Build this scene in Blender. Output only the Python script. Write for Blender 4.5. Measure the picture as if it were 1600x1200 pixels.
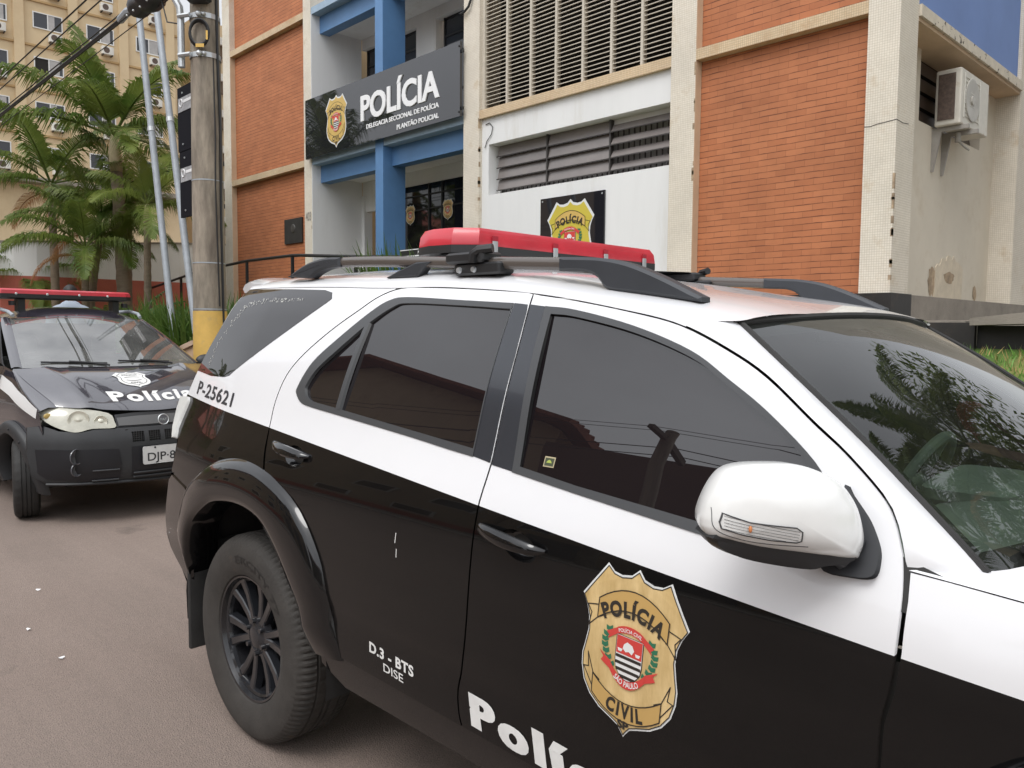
import bpy, math, random
from mathutils import Vector, Matrix
from mathutils.geometry import delaunay_2d_cdt
R = math.radians
rnd = random.Random(7)
scene = bpy.context.scene
for o in list(bpy.data.objects):
    bpy.data.objects.remove(o)
COL = scene.collection

# ------------------------------------------------------------ camera
CAM_H = 1.548
PITCH = math.atan(87.4/1255.0)
YAW = math.atan(1210.0/1255.0)
cam = bpy.data.cameras.new('camera')
cam.sensor_width = 36.0
cam.lens = 36.0*1255.0/1600.0
cam.clip_start = 0.05
cam.clip_end = 2000.0
camo = bpy.data.objects.new('camera', cam)
COL.objects.link(camo)
# x runs along the street, y towards the police station
camo.matrix_world = (Matrix.Translation((0, 0, CAM_H)) @ Matrix.Rotation(math.pi/2-YAW, 4, 'Z')
                     @ Matrix.Rotation(math.pi/2-PITCH, 4, 'X') @ Matrix.Rotation(0.008, 4, 'Z'))
scene.camera = camo

# ------------------------------------------------------------ sky and sun (overcast)
SUN_EL, SUN_AZ = R(58), R(165)
world = bpy.data.worlds.new('World')
scene.world = world
world.use_nodes = True
nt = world.node_tree
nt.nodes.clear()
sky = nt.nodes.new('ShaderNodeTexSky')
sky.sky_type = 'NISHITA'
sky.sun_disc = False
sky.sun_elevation = SUN_EL
sky.sun_rotation = SUN_AZ
sky.air_density = 1.0
sky.dust_density = 1.0
sky.ozone_density = 1.0
hs = nt.nodes.new('ShaderNodeHueSaturation')
hs.inputs['Saturation'].default_value = 0.14
hs.inputs['Value'].default_value = 1.0
# thin uneven cloud so that the overcast is not one flat tone
tcw = nt.nodes.new('ShaderNodeTexCoord')
cn = nt.nodes.new('ShaderNodeTexNoise')
cn.inputs['Scale'].default_value = 2.2
cn.inputs['Detail'].default_value = 5
cr_ = nt.nodes.new('ShaderNodeMapRange')
cr_.inputs['From Min'].default_value = 0.3
cr_.inputs['From Max'].default_value = 0.7
cr_.inputs['To Min'].default_value = 0.82
cr_.inputs['To Max'].default_value = 1.15
mulw = nt.nodes.new('ShaderNodeVectorMath')
mulw.operation = 'SCALE'
bg = nt.nodes.new('ShaderNodeBackground')
bg.inputs['Strength'].default_value = 0.13
wo = nt.nodes.new('ShaderNodeOutputWorld')
nt.links.new(sky.outputs[0], hs.inputs['Color'])
nt.links.new(tcw.outputs['Generated'], cn.inputs['Vector'])
nt.links.new(cn.outputs['Fac'], cr_.inputs['Value'])
nt.links.new(hs.outputs[0], mulw.inputs[0])
nt.links.new(cr_.outputs[0], mulw.inputs['Scale'])
# an overcast sky is brighter overhead than at the horizon
spw = nt.nodes.new('ShaderNodeSeparateXYZ'); nt.links.new(tcw.outputs['Generated'], spw.inputs[0])
ovw = nt.nodes.new('ShaderNodeMapRange'); ovw.inputs['From Min'].default_value = 0.0; ovw.inputs['From Max'].default_value = 1.0
ovw.inputs['To Min'].default_value = 0.75; ovw.inputs['To Max'].default_value = 2.9
nt.links.new(spw.outputs[2], ovw.inputs['Value'])
mul2 = nt.nodes.new('ShaderNodeVectorMath'); mul2.operation = 'SCALE'
nt.links.new(mulw.outputs[0], mul2.inputs[0]); nt.links.new(ovw.outputs[0], mul2.inputs['Scale'])
nt.links.new(mul2.outputs[0], bg.inputs['Color'])
nt.links.new(bg.outputs[0], wo.inputs[0])
sun = bpy.data.lights.new('sun', 'SUN')
sun.energy = 1.0
sun.angle = R(25)
sun.color = (1.0, 0.985, 0.955)
suno = bpy.data.objects.new('sun', sun)
COL.objects.link(suno)
suno.location = (0, 0, 30)
# light comes from azimuth SUN_AZ (clockwise from +y) at SUN_EL
sd = Vector((math.sin(SUN_AZ)*math.cos(SUN_EL), math.cos(SUN_AZ)*math.cos(SUN_EL), math.sin(SUN_EL)))
suno.rotation_euler = sd.to_track_quat('Z', 'Y').to_euler()
scene.view_settings.view_transform = 'Standard'
scene.view_settings.look = 'None'
scene.view_settings.gamma = 1.0
scene.view_settings.exposure = 0.30

# ------------------------------------------------------------ helpers
class MB:
    """collects vertices and faces; build() links them as one mesh object"""
    def __init__(s):
        s.v = []; s.f = []; s.m = []; s.cm = 0; s.n = {}
    def vert(s, p):
        s.v.append(tuple(p)); return len(s.v)-1
    def face(s, idx):
        s.f.append(tuple(idx)); s.m.append(s.cm)
    def quad(s, a, b, c, d):
        i = len(s.v); s.v += [tuple(a), tuple(b), tuple(c), tuple(d)]; s.face((i, i+1, i+2, i+3))
    def box(s, x0, x1, y0, y1, z0, z1, M=None):
        P = [(x0, y0, z0), (x1, y0, z0), (x1, y1, z0), (x0, y1, z0), (x0, y0, z1), (x1, y0, z1), (x1, y1, z1), (x0, y1, z1)]
        if M is not None: P = [M @ Vector(p) for p in P]
        i = len(s.v); s.v += [tuple(p) for p in P]
        for f in ((3, 2, 1, 0), (4, 5, 6, 7), (0, 1, 5, 4), (1, 2, 6, 5), (2, 3, 7, 6), (3, 0, 4, 7)):
            s.face([i+k for k in f])
    def rbox(s, x0, x1, y0, y1, z0, z1, r, M=None, seg=3):
        """box with its four vertical-in-z edges rounded and a small bevel top and bottom"""
        ring = []
        for cx, cy, a0 in ((x1-r, y1-r, 0), (x0+r, y1-r, 90), (x0+r, y0+r, 180), (x1-r, y0+r, 270)):
            for k in range(seg+1):
                a = R(a0+90*k/seg); ring.append((cx+r*math.cos(a), cy+r*math.sin(a)))
        cx, cy = (x0+x1)/2, (y0+y1)/2
        b = r*0.6
        sx, sy = 1-b/max(1e-6, (x1-x0)/2), 1-b/max(1e-6, (y1-y0)/2)
        rows = []
        for z, kx, ky in ((z0, sx, sy), (z0+b, 1, 1), (z1-b, 1, 1), (z1, sx, sy)):
            rows.append([(cx+(px-cx)*kx, cy+(py-cy)*ky, z) for px, py in ring])
        s.loft(rows, closed=True, caps=True, M=M)
    def loft(s, rows, closed=False, caps=False, M=None, flip=False):
        n = len(rows[0]); base = len(s.v)
        for r in rows:
            for p in r:
                s.v.append(tuple(M @ Vector(p)) if M is not None else tuple(p))
        for i in range(len(rows)-1):
            for j in range(n if closed else n-1):
                k = (j+1) % n
                q = (base+i*n+j, base+i*n+k, base+(i+1)*n+k, base+(i+1)*n+j)
                s.face(q[::-1] if flip else q)
        if caps:
            a = tuple(base+j for j in range(n)); b = tuple(base+(len(rows)-1)*n+j for j in range(n))
            s.face(a[::-1] if not flip else a); s.face(b if not flip else b[::-1])
        return base
    def tube(s, pts, r, seg=8, caps=True, taper=None):
        pts = [Vector(p) for p in pts]; rows = []
        up = Vector((0, 0, 1))
        prev = None
        for i, p in enumerate(pts):
            t = (pts[min(i+1, len(pts)-1)]-pts[max(i-1, 0)]).normalized()
            if prev is None:
                a = t.cross(up)
                if a.length < 1e-3: a = t.cross(Vector((1, 0, 0)))
                a.normalize()
            else:
                a = prev-t*prev.dot(t)
                if a.length < 1e-6: a = t.cross(up)
                a.normalize()
            prev = a; b = t.cross(a)
            rr = r if taper is None else r*taper[i]
            rows.append([p+(a*math.cos(2*math.pi*k/seg)+b*math.sin(2*math.pi*k/seg))*rr for k in range(seg)])
        s.loft(rows, closed=True, caps=caps)
    def cyl(s, p0, p1, r0, r1=None, seg=16, caps=True):
        r1 = r0 if r1 is None else r1
        s.tube([p0, p1], 1.0, seg, caps, [r0, r1])
    def lathe(s, prof, seg=32, M=None, close=False):
        """prof: (radius, height) pairs about local z"""
        rows = [[(r*math.cos(2*math.pi*k/seg), r*math.sin(2*math.pi*k/seg), h) for k in range(seg)] for r, h in prof]
        s.loft(rows, closed=True, caps=close, M=M)
    def poly(s, pts, M=None, flip=False):
        i = len(s.v)
        for p in pts: s.v.append(tuple(M @ Vector(p)) if M is not None else tuple(p))
        q = list(range(i, i+len(pts))); s.face(q[::-1] if flip else q)
    def prism(s, pts, d, M=None):
        """pts: planar 3d outline, extruded along d"""
        d = Vector(d); a = [Vector(p) for p in pts]; b = [p+d for p in a]
        s.loft([a, b], closed=True, caps=True, M=M)
    def ball(s, c, rx, ry=None, rz=None, seg=12, rings=8, M=None):
        ry = ry or rx; rz = rz or rx; rows = []
        for i in range(rings+1):
            t = -math.pi/2+math.pi*i/rings
            ct = max(math.cos(t), 0.02)
            rows.append([(c[0]+rx*ct*math.cos(2*math.pi*k/seg), c[1]+ry*ct*math.sin(2*math.pi*k/seg), c[2]+rz*math.sin(t)) for k in range(seg)])
        s.loft(rows, closed=True, caps=True, M=M)
    def build(s, name, mats, parent=None, smooth=False, angle=35, local=False):
        me = bpy.data.meshes.new(name)
        me.from_pydata(s.v, [], s.f)
        if not isinstance(mats, (list, tuple)): mats = [mats]
        for m in mats: me.materials.append(m)
        if len(mats) > 1:
            me.polygons.foreach_set('material_index', s.m)
        me.validate()
        me.update()
        if smooth:
            me.polygons.foreach_set('use_smooth', [True]*len(me.polygons))
            if s.n:
                nl = []
                for i, v in enumerate(me.vertices):
                    nl.append(s.n.get(i, (0, 0, 0)))
                me.normals_split_custom_set_from_vertices(nl)
            elif angle < 180:
                try: me.set_sharp_from_angle(angle=R(angle))
                except Exception: pass
        o = bpy.data.objects.new(name, me)
        COL.objects.link(o)
        if parent is not None:
            o.parent = parent
            if not local: o.matrix_parent_inverse = wmat(parent).inverted()
        return o

def wmat(o):
    m = Matrix.LocRotScale(o.location, o.rotation_euler, o.scale)
    if o.parent is not None: m = wmat(o.parent) @ o.matrix_parent_inverse @ m
    return m

def tag(o, label=None, cat=None, group=None, kind=None):
    if label: o['label'] = label
    if cat: o['category'] = cat
    if group: o['group'] = group
    if kind: o['kind'] = kind
    return o

def thing(name, label, cat, loc=(0, 0, 0), rz=0.0, group=None):
    o = bpy.data.objects.new(name, None)
    o.empty_display_size = 0.2
    COL.objects.link(o)
    o.location = loc; o.rotation_euler = (0, 0, rz)
    return tag(o, label, cat, group)

def dup(root, loc, rz=None, label=None, name=None):
    r = root.copy(); COL.objects.link(r); r.location = loc
    if rz is not None: r.rotation_euler = (0, 0, rz)
    if label: r['label'] = label
    for ch in list(root.children):
        c = ch.copy(); COL.objects.link(c); mi = ch.matrix_parent_inverse.copy(); c.parent = r; c.matrix_parent_inverse = mi
        for g in list(ch.children):
            d = g.copy(); COL.objects.link(d); mi = g.matrix_parent_inverse.copy(); d.parent = c; d.matrix_parent_inverse = mi
    return r

# ------------------------------------------------------------ materials
def lin(c):
    return tuple((x/12.92 if x <= 0.04045 else ((x+0.055)/1.055)**2.4) for x in (v/255.0 for v in c))

def pm(name, col, rough=0.6, metal=0.0, var=0.0, vs=6.0, bump=0.0, bs=60.0, coat=0.0, spec=0.5, stain=None, sc=1.5, srange=(0.55, 0.75), alpha=None, stretch=None, ior=None, col2=None):
    m = bpy.data.materials.new(name); m.use_nodes = True
    t = m.node_tree; b = t.nodes['Principled BSDF']
    b.inputs['Roughness'].default_value = rough
    b.inputs['Metallic'].default_value = metal
    b.inputs['Specular IOR Level'].default_value = spec
    b.inputs['Coat Weight'].default_value = coat
    b.inputs['Coat Roughness'].default_value = 0.03
    if ior: b.inputs['IOR'].default_value = ior
    c4 = tuple(col)+(1,)
    b.inputs['Base Color'].default_value = c4
    if var or bump or stain:
        tc = t.nodes.new('ShaderNodeTexCoord'); vec = tc.outputs['Object']
        if stretch:
            mp = t.nodes.new('ShaderNodeMapping'); mp.inputs['Scale'].default_value = stretch
            t.links.new(vec, mp.inputs[0]); vec = mp.outputs[0]
    cur = None
    if var:
        n = t.nodes.new('ShaderNodeTexNoise'); n.inputs['Scale'].default_value = vs; n.inputs['Detail'].default_value = 6
        n.inputs['Roughness'].default_value = 0.65
        t.links.new(vec, n.inputs['Vector'])
        mx = t.nodes.new('ShaderNodeMix'); mx.data_type = 'RGBA'
        lo = tuple(max(0, x*(1-var)) for x in col); hi = tuple(min(1, x*(1+var)) for x in (col2 or col))
        mx.inputs[6].default_value = lo+(1,); mx.inputs[7].default_value = hi+(1,)
        mr = t.nodes.new('ShaderNodeMapRange'); mr.inputs['From Min'].default_value = 0.28; mr.inputs['From Max'].default_value = 0.72
        t.links.new(n.outputs['Fac'], mr.inputs['Value']); t.links.new(mr.outputs[0], mx.inputs[0])
        cur = mx.outputs[2]
    if stain:
        n2 = t.nodes.new('ShaderNodeTexNoise'); n2.inputs['Scale'].default_value = sc; n2.inputs['Detail'].default_value = 8
        n2.inputs['Roughness'].default_value = 0.7
        t.links.new(vec, n2.inputs['Vector'])
        mr2 = t.nodes.new('ShaderNodeMapRange'); mr2.inputs['From Min'].default_value = srange[0]; mr2.inputs['From Max'].default_value = srange[1]
        t.links.new(n2.outputs['Fac'], mr2.inputs['Value'])
        mx2 = t.nodes.new('ShaderNodeMix'); mx2.data_type = 'RGBA'
        if cur is not None: t.links.new(cur, mx2.inputs[6])
        else: mx2.inputs[6].default_value = c4
        mx2.inputs[7].default_value = tuple(stain)+(1,)
        t.links.new(mr2.outputs[0], mx2.inputs[0]); cur = mx2.outputs[2]
    if cur is not None: t.links.new(cur, b.inputs['Base Color'])
    if bump:
        n3 = t.nodes.new('ShaderNodeTexNoise'); n3.inputs['Scale'].default_value = bs; n3.inputs['Detail'].default_value = 4
        t.links.new(vec, n3.inputs['Vector'])
        bp = t.nodes.new('ShaderNodeBump'); bp.inputs['Strength'].default_value = bump; bp.inputs['Distance'].default_value = 0.01
        t.links.new(n3.outputs['Fac'], bp.inputs['Height']); t.links.new(bp.outputs[0], b.inputs['Normal'])
    return m

def brickmat(name, c1, c2, mortar, bw, rh, ms, axis='xz', off=0.5, rough=0.75, bump=0.6, var=0.12, stain=None, hjoint=None):
    m = bpy.data.materials.new(name); m.use_nodes = True
    t = m.node_tree; b = t.nodes['Principled BSDF']; b.inputs['Roughness'].default_value = rough
    tc = t.nodes.new('ShaderNodeTexCoord'); sp = t.nodes.new('ShaderNodeSeparateXYZ'); cb = t.nodes.new('ShaderNodeCombineXYZ')
    t.links.new(tc.outputs['Object'], sp.inputs[0])
    if axis == 'xz':
        t.links.new(sp.outputs[0], cb.inputs[0]); t.links.new(sp.outputs[2], cb.inputs[1])
    elif axis == 'yz':
        t.links.new(sp.outputs[1], cb.inputs[0]); t.links.new(sp.outputs[2], cb.inputs[1])
    else:   # x+y so that both faces of a corner carry the pattern
        ad = t.nodes.new('ShaderNodeMath'); t.links.new(sp.outputs[0], ad.inputs[0]); t.links.new(sp.outputs[1], ad.inputs[1])
        t.links.new(ad.outputs[0], cb.inputs[0]); t.links.new(sp.outputs[2], cb.inputs[1])
    bt = t.nodes.new('ShaderNodeTexBrick')
    bt.offset = off
    bt.inputs['Scale'].default_value = 1.0
    bt.inputs['Brick Width'].default_value = bw; bt.inputs['Row Height'].default_value = rh
    bt.inputs['Mortar Size'].default_value = ms; bt.inputs['Mortar Smooth'].default_value = 0.3
    bt.inputs['Color1'].default_value = tuple(c1)+(1,); bt.inputs['Color2'].default_value = tuple(c2)+(1,); bt.inputs['Mortar'].default_value = tuple(mortar)+(1,)
    # slightly wavy courses
    wn = t.nodes.new('ShaderNodeTexNoise'); wn.inputs['Scale'].default_value = 3.0
    t.links.new(cb.outputs[0], wn.inputs['Vector'])
    sc1 = t.nodes.new('ShaderNodeVectorMath'); sc1.operation = 'SCALE'; sc1.inputs['Scale'].default_value = 0.012 if rh > .04 else 0.004
    t.links.new(wn.outputs['Color'], sc1.inputs[0])
    ad2 = t.nodes.new('ShaderNodeVectorMath'); ad2.operation = 'ADD'
    t.links.new(cb.outputs[0], ad2.inputs[0]); t.links.new(sc1.outputs[0], ad2.inputs[1])
    t.links.new(ad2.outputs[0], bt.inputs['Vector'])
    n = t.nodes.new('ShaderNodeTexNoise'); n.inputs['Scale'].default_value = 1.6; n.inputs['Detail'].default_value = 8; n.inputs['Roughness'].default_value = 0.7
    t.links.new(tc.outputs['Object'], n.inputs['Vector'])
    mr = t.nodes.new('ShaderNodeMapRange'); mr.inputs['From Min'].default_value = .3; mr.inputs['From Max'].default_value = .7
    mr.inputs['To Min'].default_value = 1-var; mr.inputs['To Max'].default_value = 1+var
    t.links.new(n.outputs['Fac'], mr.inputs['Value'])
    vm = t.nodes.new('ShaderNodeVectorMath'); vm.operation = 'SCALE'
    t.links.new(bt.outputs['Color'], vm.inputs[0]); t.links.new(mr.outputs[0], vm.inputs['Scale'])
    out = vm.outputs[0]
    if hjoint:
        # raked bed joints: dark, of uneven depth
        s2 = t.nodes.new('ShaderNodeSeparateXYZ'); t.links.new(ad2.outputs[0], s2.inputs[0])
        dv = t.nodes.new('ShaderNodeMath'); dv.operation = 'DIVIDE'; dv.inputs[1].default_value = hjoint; t.links.new(s2.outputs[1], dv.inputs[0])
        fc = t.nodes.new('ShaderNodeMath'); fc.operation = 'FRACT'; t.links.new(dv.outputs[0], fc.inputs[0])
        jn = t.nodes.new('ShaderNodeTexNoise'); jn.inputs['Scale'].default_value = 5; jn.inputs['Detail'].default_value = 3; t.links.new(tc.outputs['Object'], jn.inputs['Vector'])
        jm = t.nodes.new('ShaderNodeMapRange'); jm.inputs['From Min'].default_value = .35; jm.inputs['From Max'].default_value = .65; jm.inputs['To Min'].default_value = .03; jm.inputs['To Max'].default_value = .15
        t.links.new(jn.outputs['Fac'], jm.inputs['Value'])
        lt = t.nodes.new('ShaderNodeMath'); lt.operation = 'LESS_THAN'; t.links.new(fc.outputs[0], lt.inputs[0]); t.links.new(jm.outputs[0], lt.inputs[1])
        mj = t.nodes.new('ShaderNodeMix'); mj.data_type = 'RGBA'; mj.inputs[7].default_value = (.16, .055, .028, 1); t.links.new(lt.outputs[0], mj.inputs[0]); t.links.new(out, mj.inputs[6]); out = mj.outputs[2]
    if stain:
        n2 = t.nodes.new('ShaderNodeTexNoise'); n2.inputs['Scale'].default_value = 2.3; n2.inputs['Detail'].default_value = 9; n2.inputs['Roughness'].default_value = 0.72
        t.links.new(tc.outputs['Object'], n2.inputs['Vector'])
        mr2 = t.nodes.new('ShaderNodeMapRange'); mr2.inputs['From Min'].default_value = 0.56; mr2.inputs['From Max'].default_value = 0.74
        t.links.new(n2.outputs['Fac'], mr2.inputs['Value'])
        mx2 = t.nodes.new('ShaderNodeMix'); mx2.data_type = 'RGBA'
        t.links.new(out, mx2.inputs[6]); mx2.inputs[7].default_value = tuple(stain)+(1,)
        t.links.new(mr2.outputs[0], mx2.inputs[0]); out = mx2.outputs[2]
    t.links.new(out, b.inputs['Base Color'])
    bp = t.nodes.new('ShaderNodeBump'); bp.inputs['Strength'].default_value = bump; bp.inputs['Distance'].default_value = 0.012; bp.invert = True
    t.links.new(bt.outputs['Fac'], bp.inputs['Height']); t.links.new(bp.outputs[0], b.inputs['Normal'])
    return m

def glassmat(name, tint, rough=0.0, dark=None, ior=1.5, dust_glare=0.0):
    """thin pane: fresnel mirror over a tinted see-through (or dark) body"""
    m = bpy.data.materials.new(name); m.use_nodes = True
    t = m.node_tree; t.nodes.clear()
    out = t.nodes.new('ShaderNodeOutputMaterial'); mix = t.nodes.new('ShaderNodeMixShader')
    fr = t.nodes.new('ShaderNodeFresnel'); fr.inputs['IOR'].default_value = ior
    gl = t.nodes.new('ShaderNodeBsdfGlossy'); gl.inputs['Roughness'].default_value = rough; gl.inputs['Color'].default_value = (1, 1, 1, 1)
    if dark is None:
        tr = t.nodes.new('ShaderNodeBsdfTransparent'); tr.inputs['Color'].default_value = tuple(tint)+(1,)
    else:
        tr = t.nodes.new('ShaderNodeBsdfDiffuse'); tr.inputs['Color'].default_value = tuple(dark)+(1,)
    body = tr
    if dust_glare:
        df = t.nodes.new('ShaderNodeBsdfDiffuse'); df.inputs['Color'].default_value = (.62, .62, .58, 1)  # pale share: dust, and the pickup windscreen's painted sky glare
        tcd = t.nodes.new('ShaderNodeTexCoord'); nd = t.nodes.new('ShaderNodeTexNoise'); nd.inputs['Scale'].default_value = 4; nd.inputs['Detail'].default_value = 6; t.links.new(tcd.outputs['Object'], nd.inputs['Vector'])
        md = t.nodes.new('ShaderNodeMapRange'); md.inputs['From Min'].default_value = .3; md.inputs['From Max'].default_value = .7; md.inputs['To Min'].default_value = dust_glare*.5; md.inputs['To Max'].default_value = dust_glare*1.5; t.links.new(nd.outputs['Fac'], md.inputs['Value'])
        body = t.nodes.new('ShaderNodeMixShader'); t.links.new(md.outputs[0], body.inputs[0]); t.links.new(tr.outputs[0], body.inputs[1]); t.links.new(df.outputs[0], body.inputs[2])
    t.links.new(fr.outputs[0], mix.inputs[0]); t.links.new(body.outputs[0], mix.inputs[1]); t.links.new(gl.outputs[0], mix.inputs[2])
    t.links.new(mix.outputs[0], out.inputs[0])
    return m

M = {}
def asphaltmat():
    m = pm('asphalt', (.25, .196, .166), .88, var=.12, vs=.9, bump=.7, bs=170, stain=(.185, .140, .118), sc=.45, srange=(.45, .8))
    t = m.node_tree; b = t.nodes['Principled BSDF']; src = b.inputs['Base Color'].links[0].from_socket
    tc = t.nodes.new('ShaderNodeTexCoord'); n = t.nodes.new('ShaderNodeTexVoronoi'); n.inputs['Scale'].default_value = 170
    t.links.new(tc.outputs['Object'], n.inputs['Vector'])
    sx = t.nodes.new('ShaderNodeSeparateColor'); t.links.new(n.outputs['Color'], sx.inputs[0])
    mr = t.nodes.new('ShaderNodeMapRange'); mr.inputs['To Min'].default_value = .87; mr.inputs['To Max'].default_value = 1.13; t.links.new(sx.outputs[0], mr.inputs['Value'])
    vm = t.nodes.new('ShaderNodeVectorMath'); vm.operation = 'SCALE'; t.links.new(src, vm.inputs[0]); t.links.new(mr.outputs[0], vm.inputs['Scale'])
    # worn lanes along the street and a few oily spots
    mp = t.nodes.new('ShaderNodeMapping'); mp.inputs['Scale'].default_value = (.12, 1.1, 1); t.links.new(tc.outputs['Object'], mp.inputs[0])
    n4 = t.nodes.new('ShaderNodeTexNoise'); n4.inputs['Scale'].default_value = 1.0; n4.inputs['Detail'].default_value = 7; n4.inputs['Roughness'].default_value = .65; t.links.new(mp.outputs[0], n4.inputs['Vector'])
    m4 = t.nodes.new('ShaderNodeMapRange'); m4.inputs['From Min'].default_value = .35; m4.inputs['From Max'].default_value = .65; m4.inputs['To Min'].default_value = .86; m4.inputs['To Max'].default_value = 1.08; t.links.new(n4.outputs['Fac'], m4.inputs['Value'])
    v4 = t.nodes.new('ShaderNodeVectorMath'); v4.operation = 'SCALE'; t.links.new(vm.outputs[0], v4.inputs[0]); t.links.new(m4.outputs[0], v4.inputs['Scale'])
    n5 = t.nodes.new('ShaderNodeTexNoise'); n5.inputs['Scale'].default_value = 1.7; n5.inputs['Detail'].default_value = 4; t.links.new(tc.outputs['Object'], n5.inputs['Vector'])
    m5 = t.nodes.new('ShaderNodeMapRange'); m5.inputs['From Min'].default_value = .66; m5.inputs['From Max'].default_value = .74; m5.inputs['To Min'].default_value = 1.0; m5.inputs['To Max'].default_value = .62; t.links.new(n5.outputs['Fac'], m5.inputs['Value'])
    v5 = t.nodes.new('ShaderNodeVectorMath'); v5.operation = 'SCALE'; t.links.new(v4.outputs[0], v5.inputs[0]); t.links.new(m5.outputs[0], v5.inputs['Scale'])
    t.links.new(v5.outputs[0], b.inputs['Base Color'])
    return m
M['asphalt'] = asphaltmat()
M['concrete'] = pm('concrete', (.25, .22, .185), .9, var=.2, vs=4, bump=.4, bs=90, stain=(.14, .12, .10), sc=2.0)
M['kerb'] = pm('kerb', (.34, .32, .28), .9, var=.2, vs=5, bump=.3)
M['soil'] = pm('soil', (.10, .065, .04), .95, var=.35, vs=5, bump=.8, bs=40)
M['white'] = pm('white_wall', (.74, .74, .73), .7, var=.05, vs=1.5, stain=(.56, .53, .47), sc=2.2, srange=(.56, .86), bump=.08, stretch=(1, 1, .14))
M['cream'] = brickmat('cream_mosaic', (.72, .665, .57), (.68, .62, .52), (.52, .46, .37), .024, .024, .0022, axis='xy', off=0, bump=.25, var=.1, stain=(.50, .38, .24))
M['ledge'] = brickmat('ledge_mosaic', (.64, .50, .33), (.60, .45, .28), (.40, .30, .20), .024, .024, .0022, axis='xy', off=0, bump=.25, var=.14, stain=(.46, .30, .17))
M['brick'] = brickmat('orange_brick', (.46, .170, .072), (.40, .14, .058), (.30, .105, .045), .215, .067, .0022, bump=.5, var=.14, hjoint=.067)
M['reveal'] = pm('tan_plaster', (.58, .43, .29), .8, var=.1, vs=3, bump=.1)
M['bluepaint'] = pm('blue_paint', (.10, .22, .42), .5, var=.1, vs=2, bump=.05)
M['slab'] = pm('pale_blue_slab', (.30, .40, .50), .6, var=.12, vs=6)
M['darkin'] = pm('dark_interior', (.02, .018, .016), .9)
M['black'] = pm('black_satin', (.016, .016, .017), .45)
M['blackgloss'] = pm('black_gloss', (.011, .011, .014), .03, spec=.6)
M['signblack'] = pm('sign_acrylic', (.016, .016, .020), .03, spec=.8, coat=.3)
M['rubber'] = pm('rubber', (.024, .023, .022), .72, var=.3, vs=9)
M['whiteletter'] = pm('white_letters', (.82, .82, .82), .45)
M['plinth'] = pm('black_plinth', (.018, .016, .015), .6, var=.4, vs=3, stain=(.07, .045, .03), sc=2.2)
M['galv'] = pm('galvanised', (.36, .39, .42), .55, metal=.25, var=.15, vs=8)
M['silver'] = pm('silver_metal', (.55, .57, .58), .4, metal=.7, var=.12, vs=14)
M['poleconc'] = pm('pole_concrete', (.26, .222, .175), .92, var=.5, vs=9, bump=.5, bs=70, stain=(.13, .10, .08), sc=3.0, srange=(.48, .72), stretch=(1, 1, .22))
M['yellowpaint'] = pm('yellow_paint', (.66, .42, .11), .75, var=.14, vs=5, stain=(.42, .30, .16), sc=3)
M['apt'] = pm('apartment_plaster', (.63, .495, .31), .85, var=.07, vs=.6, stain=(.54, .40, .24), sc=.35, srange=(.5, .8))
M['aptline'] = pm('apartment_groove', (.46, .31, .15), .9)
M['winframe'] = pm('window_frame', (.72, .72, .70), .5)
M['winglass'] = glassmat('window_glass', (.1, .1, .1), dark=(.045, .048, .055))
M['curtain'] = pm('curtain', (.40, .39, .38), .9, var=.15, vs=3)
M['acwhite'] = pm('ac_casing', (.66, .64, .58), .5, var=.1, vs=6)
M['acgrill'] = pm('ac_coil', (.10, .07, .055), .7, var=.4, vs=30)
M['red'] = pm('red_lens', (.53, .032, .048), .30, var=.18, vs=4, coat=.4)
M['redwall'] = pm('red_wall_paint', (.46, .13, .09), .8, var=.1, vs=2)
M['chrome'] = pm('chrome', (.75, .75, .75), .12, metal=1.0)

def leafmat(name, col, col2, trans=.35):
    """thin leaf: diffuse with light passing through"""
    m = bpy.data.materials.new(name); m.use_nodes = True; t = m.node_tree; t.nodes.clear()
    out = t.nodes.new('ShaderNodeOutputMaterial'); mix = t.nodes.new('ShaderNodeMixShader'); mix.inputs[0].default_value = trans
    pb = t.nodes.new('ShaderNodeBsdfPrincipled'); pb.inputs['Roughness'].default_value = .45; pb.inputs['Specular IOR Level'].default_value = .3
    tr = t.nodes.new('ShaderNodeBsdfTranslucent')
    tc = t.nodes.new('ShaderNodeTexCoord'); n = t.nodes.new('ShaderNodeTexNoise'); n.inputs['Scale'].default_value = 2.2; n.inputs['Detail'].default_value = 5
    t.links.new(tc.outputs['Object'], n.inputs['Vector'])
    mr = t.nodes.new('ShaderNodeMapRange'); mr.inputs['From Min'].default_value = .3; mr.inputs['From Max'].default_value = .7; t.links.new(n.outputs['Fac'], mr.inputs['Value'])
    mx = t.nodes.new('ShaderNodeMix'); mx.data_type = 'RGBA'; mx.inputs[6].default_value = tuple(col)+(1,); mx.inputs[7].default_value = tuple(col2)+(1,); t.links.new(mr.outputs[0], mx.inputs[0])
    t.links.new(mx.outputs[2], pb.inputs['Base Color']); t.links.new(mx.outputs[2], tr.inputs['Color'])
    t.links.new(pb.outputs[0], mix.inputs[1]); t.links.new(tr.outputs[0], mix.inputs[2]); t.links.new(mix.outputs[0], out.inputs[0])
    return m
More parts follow.
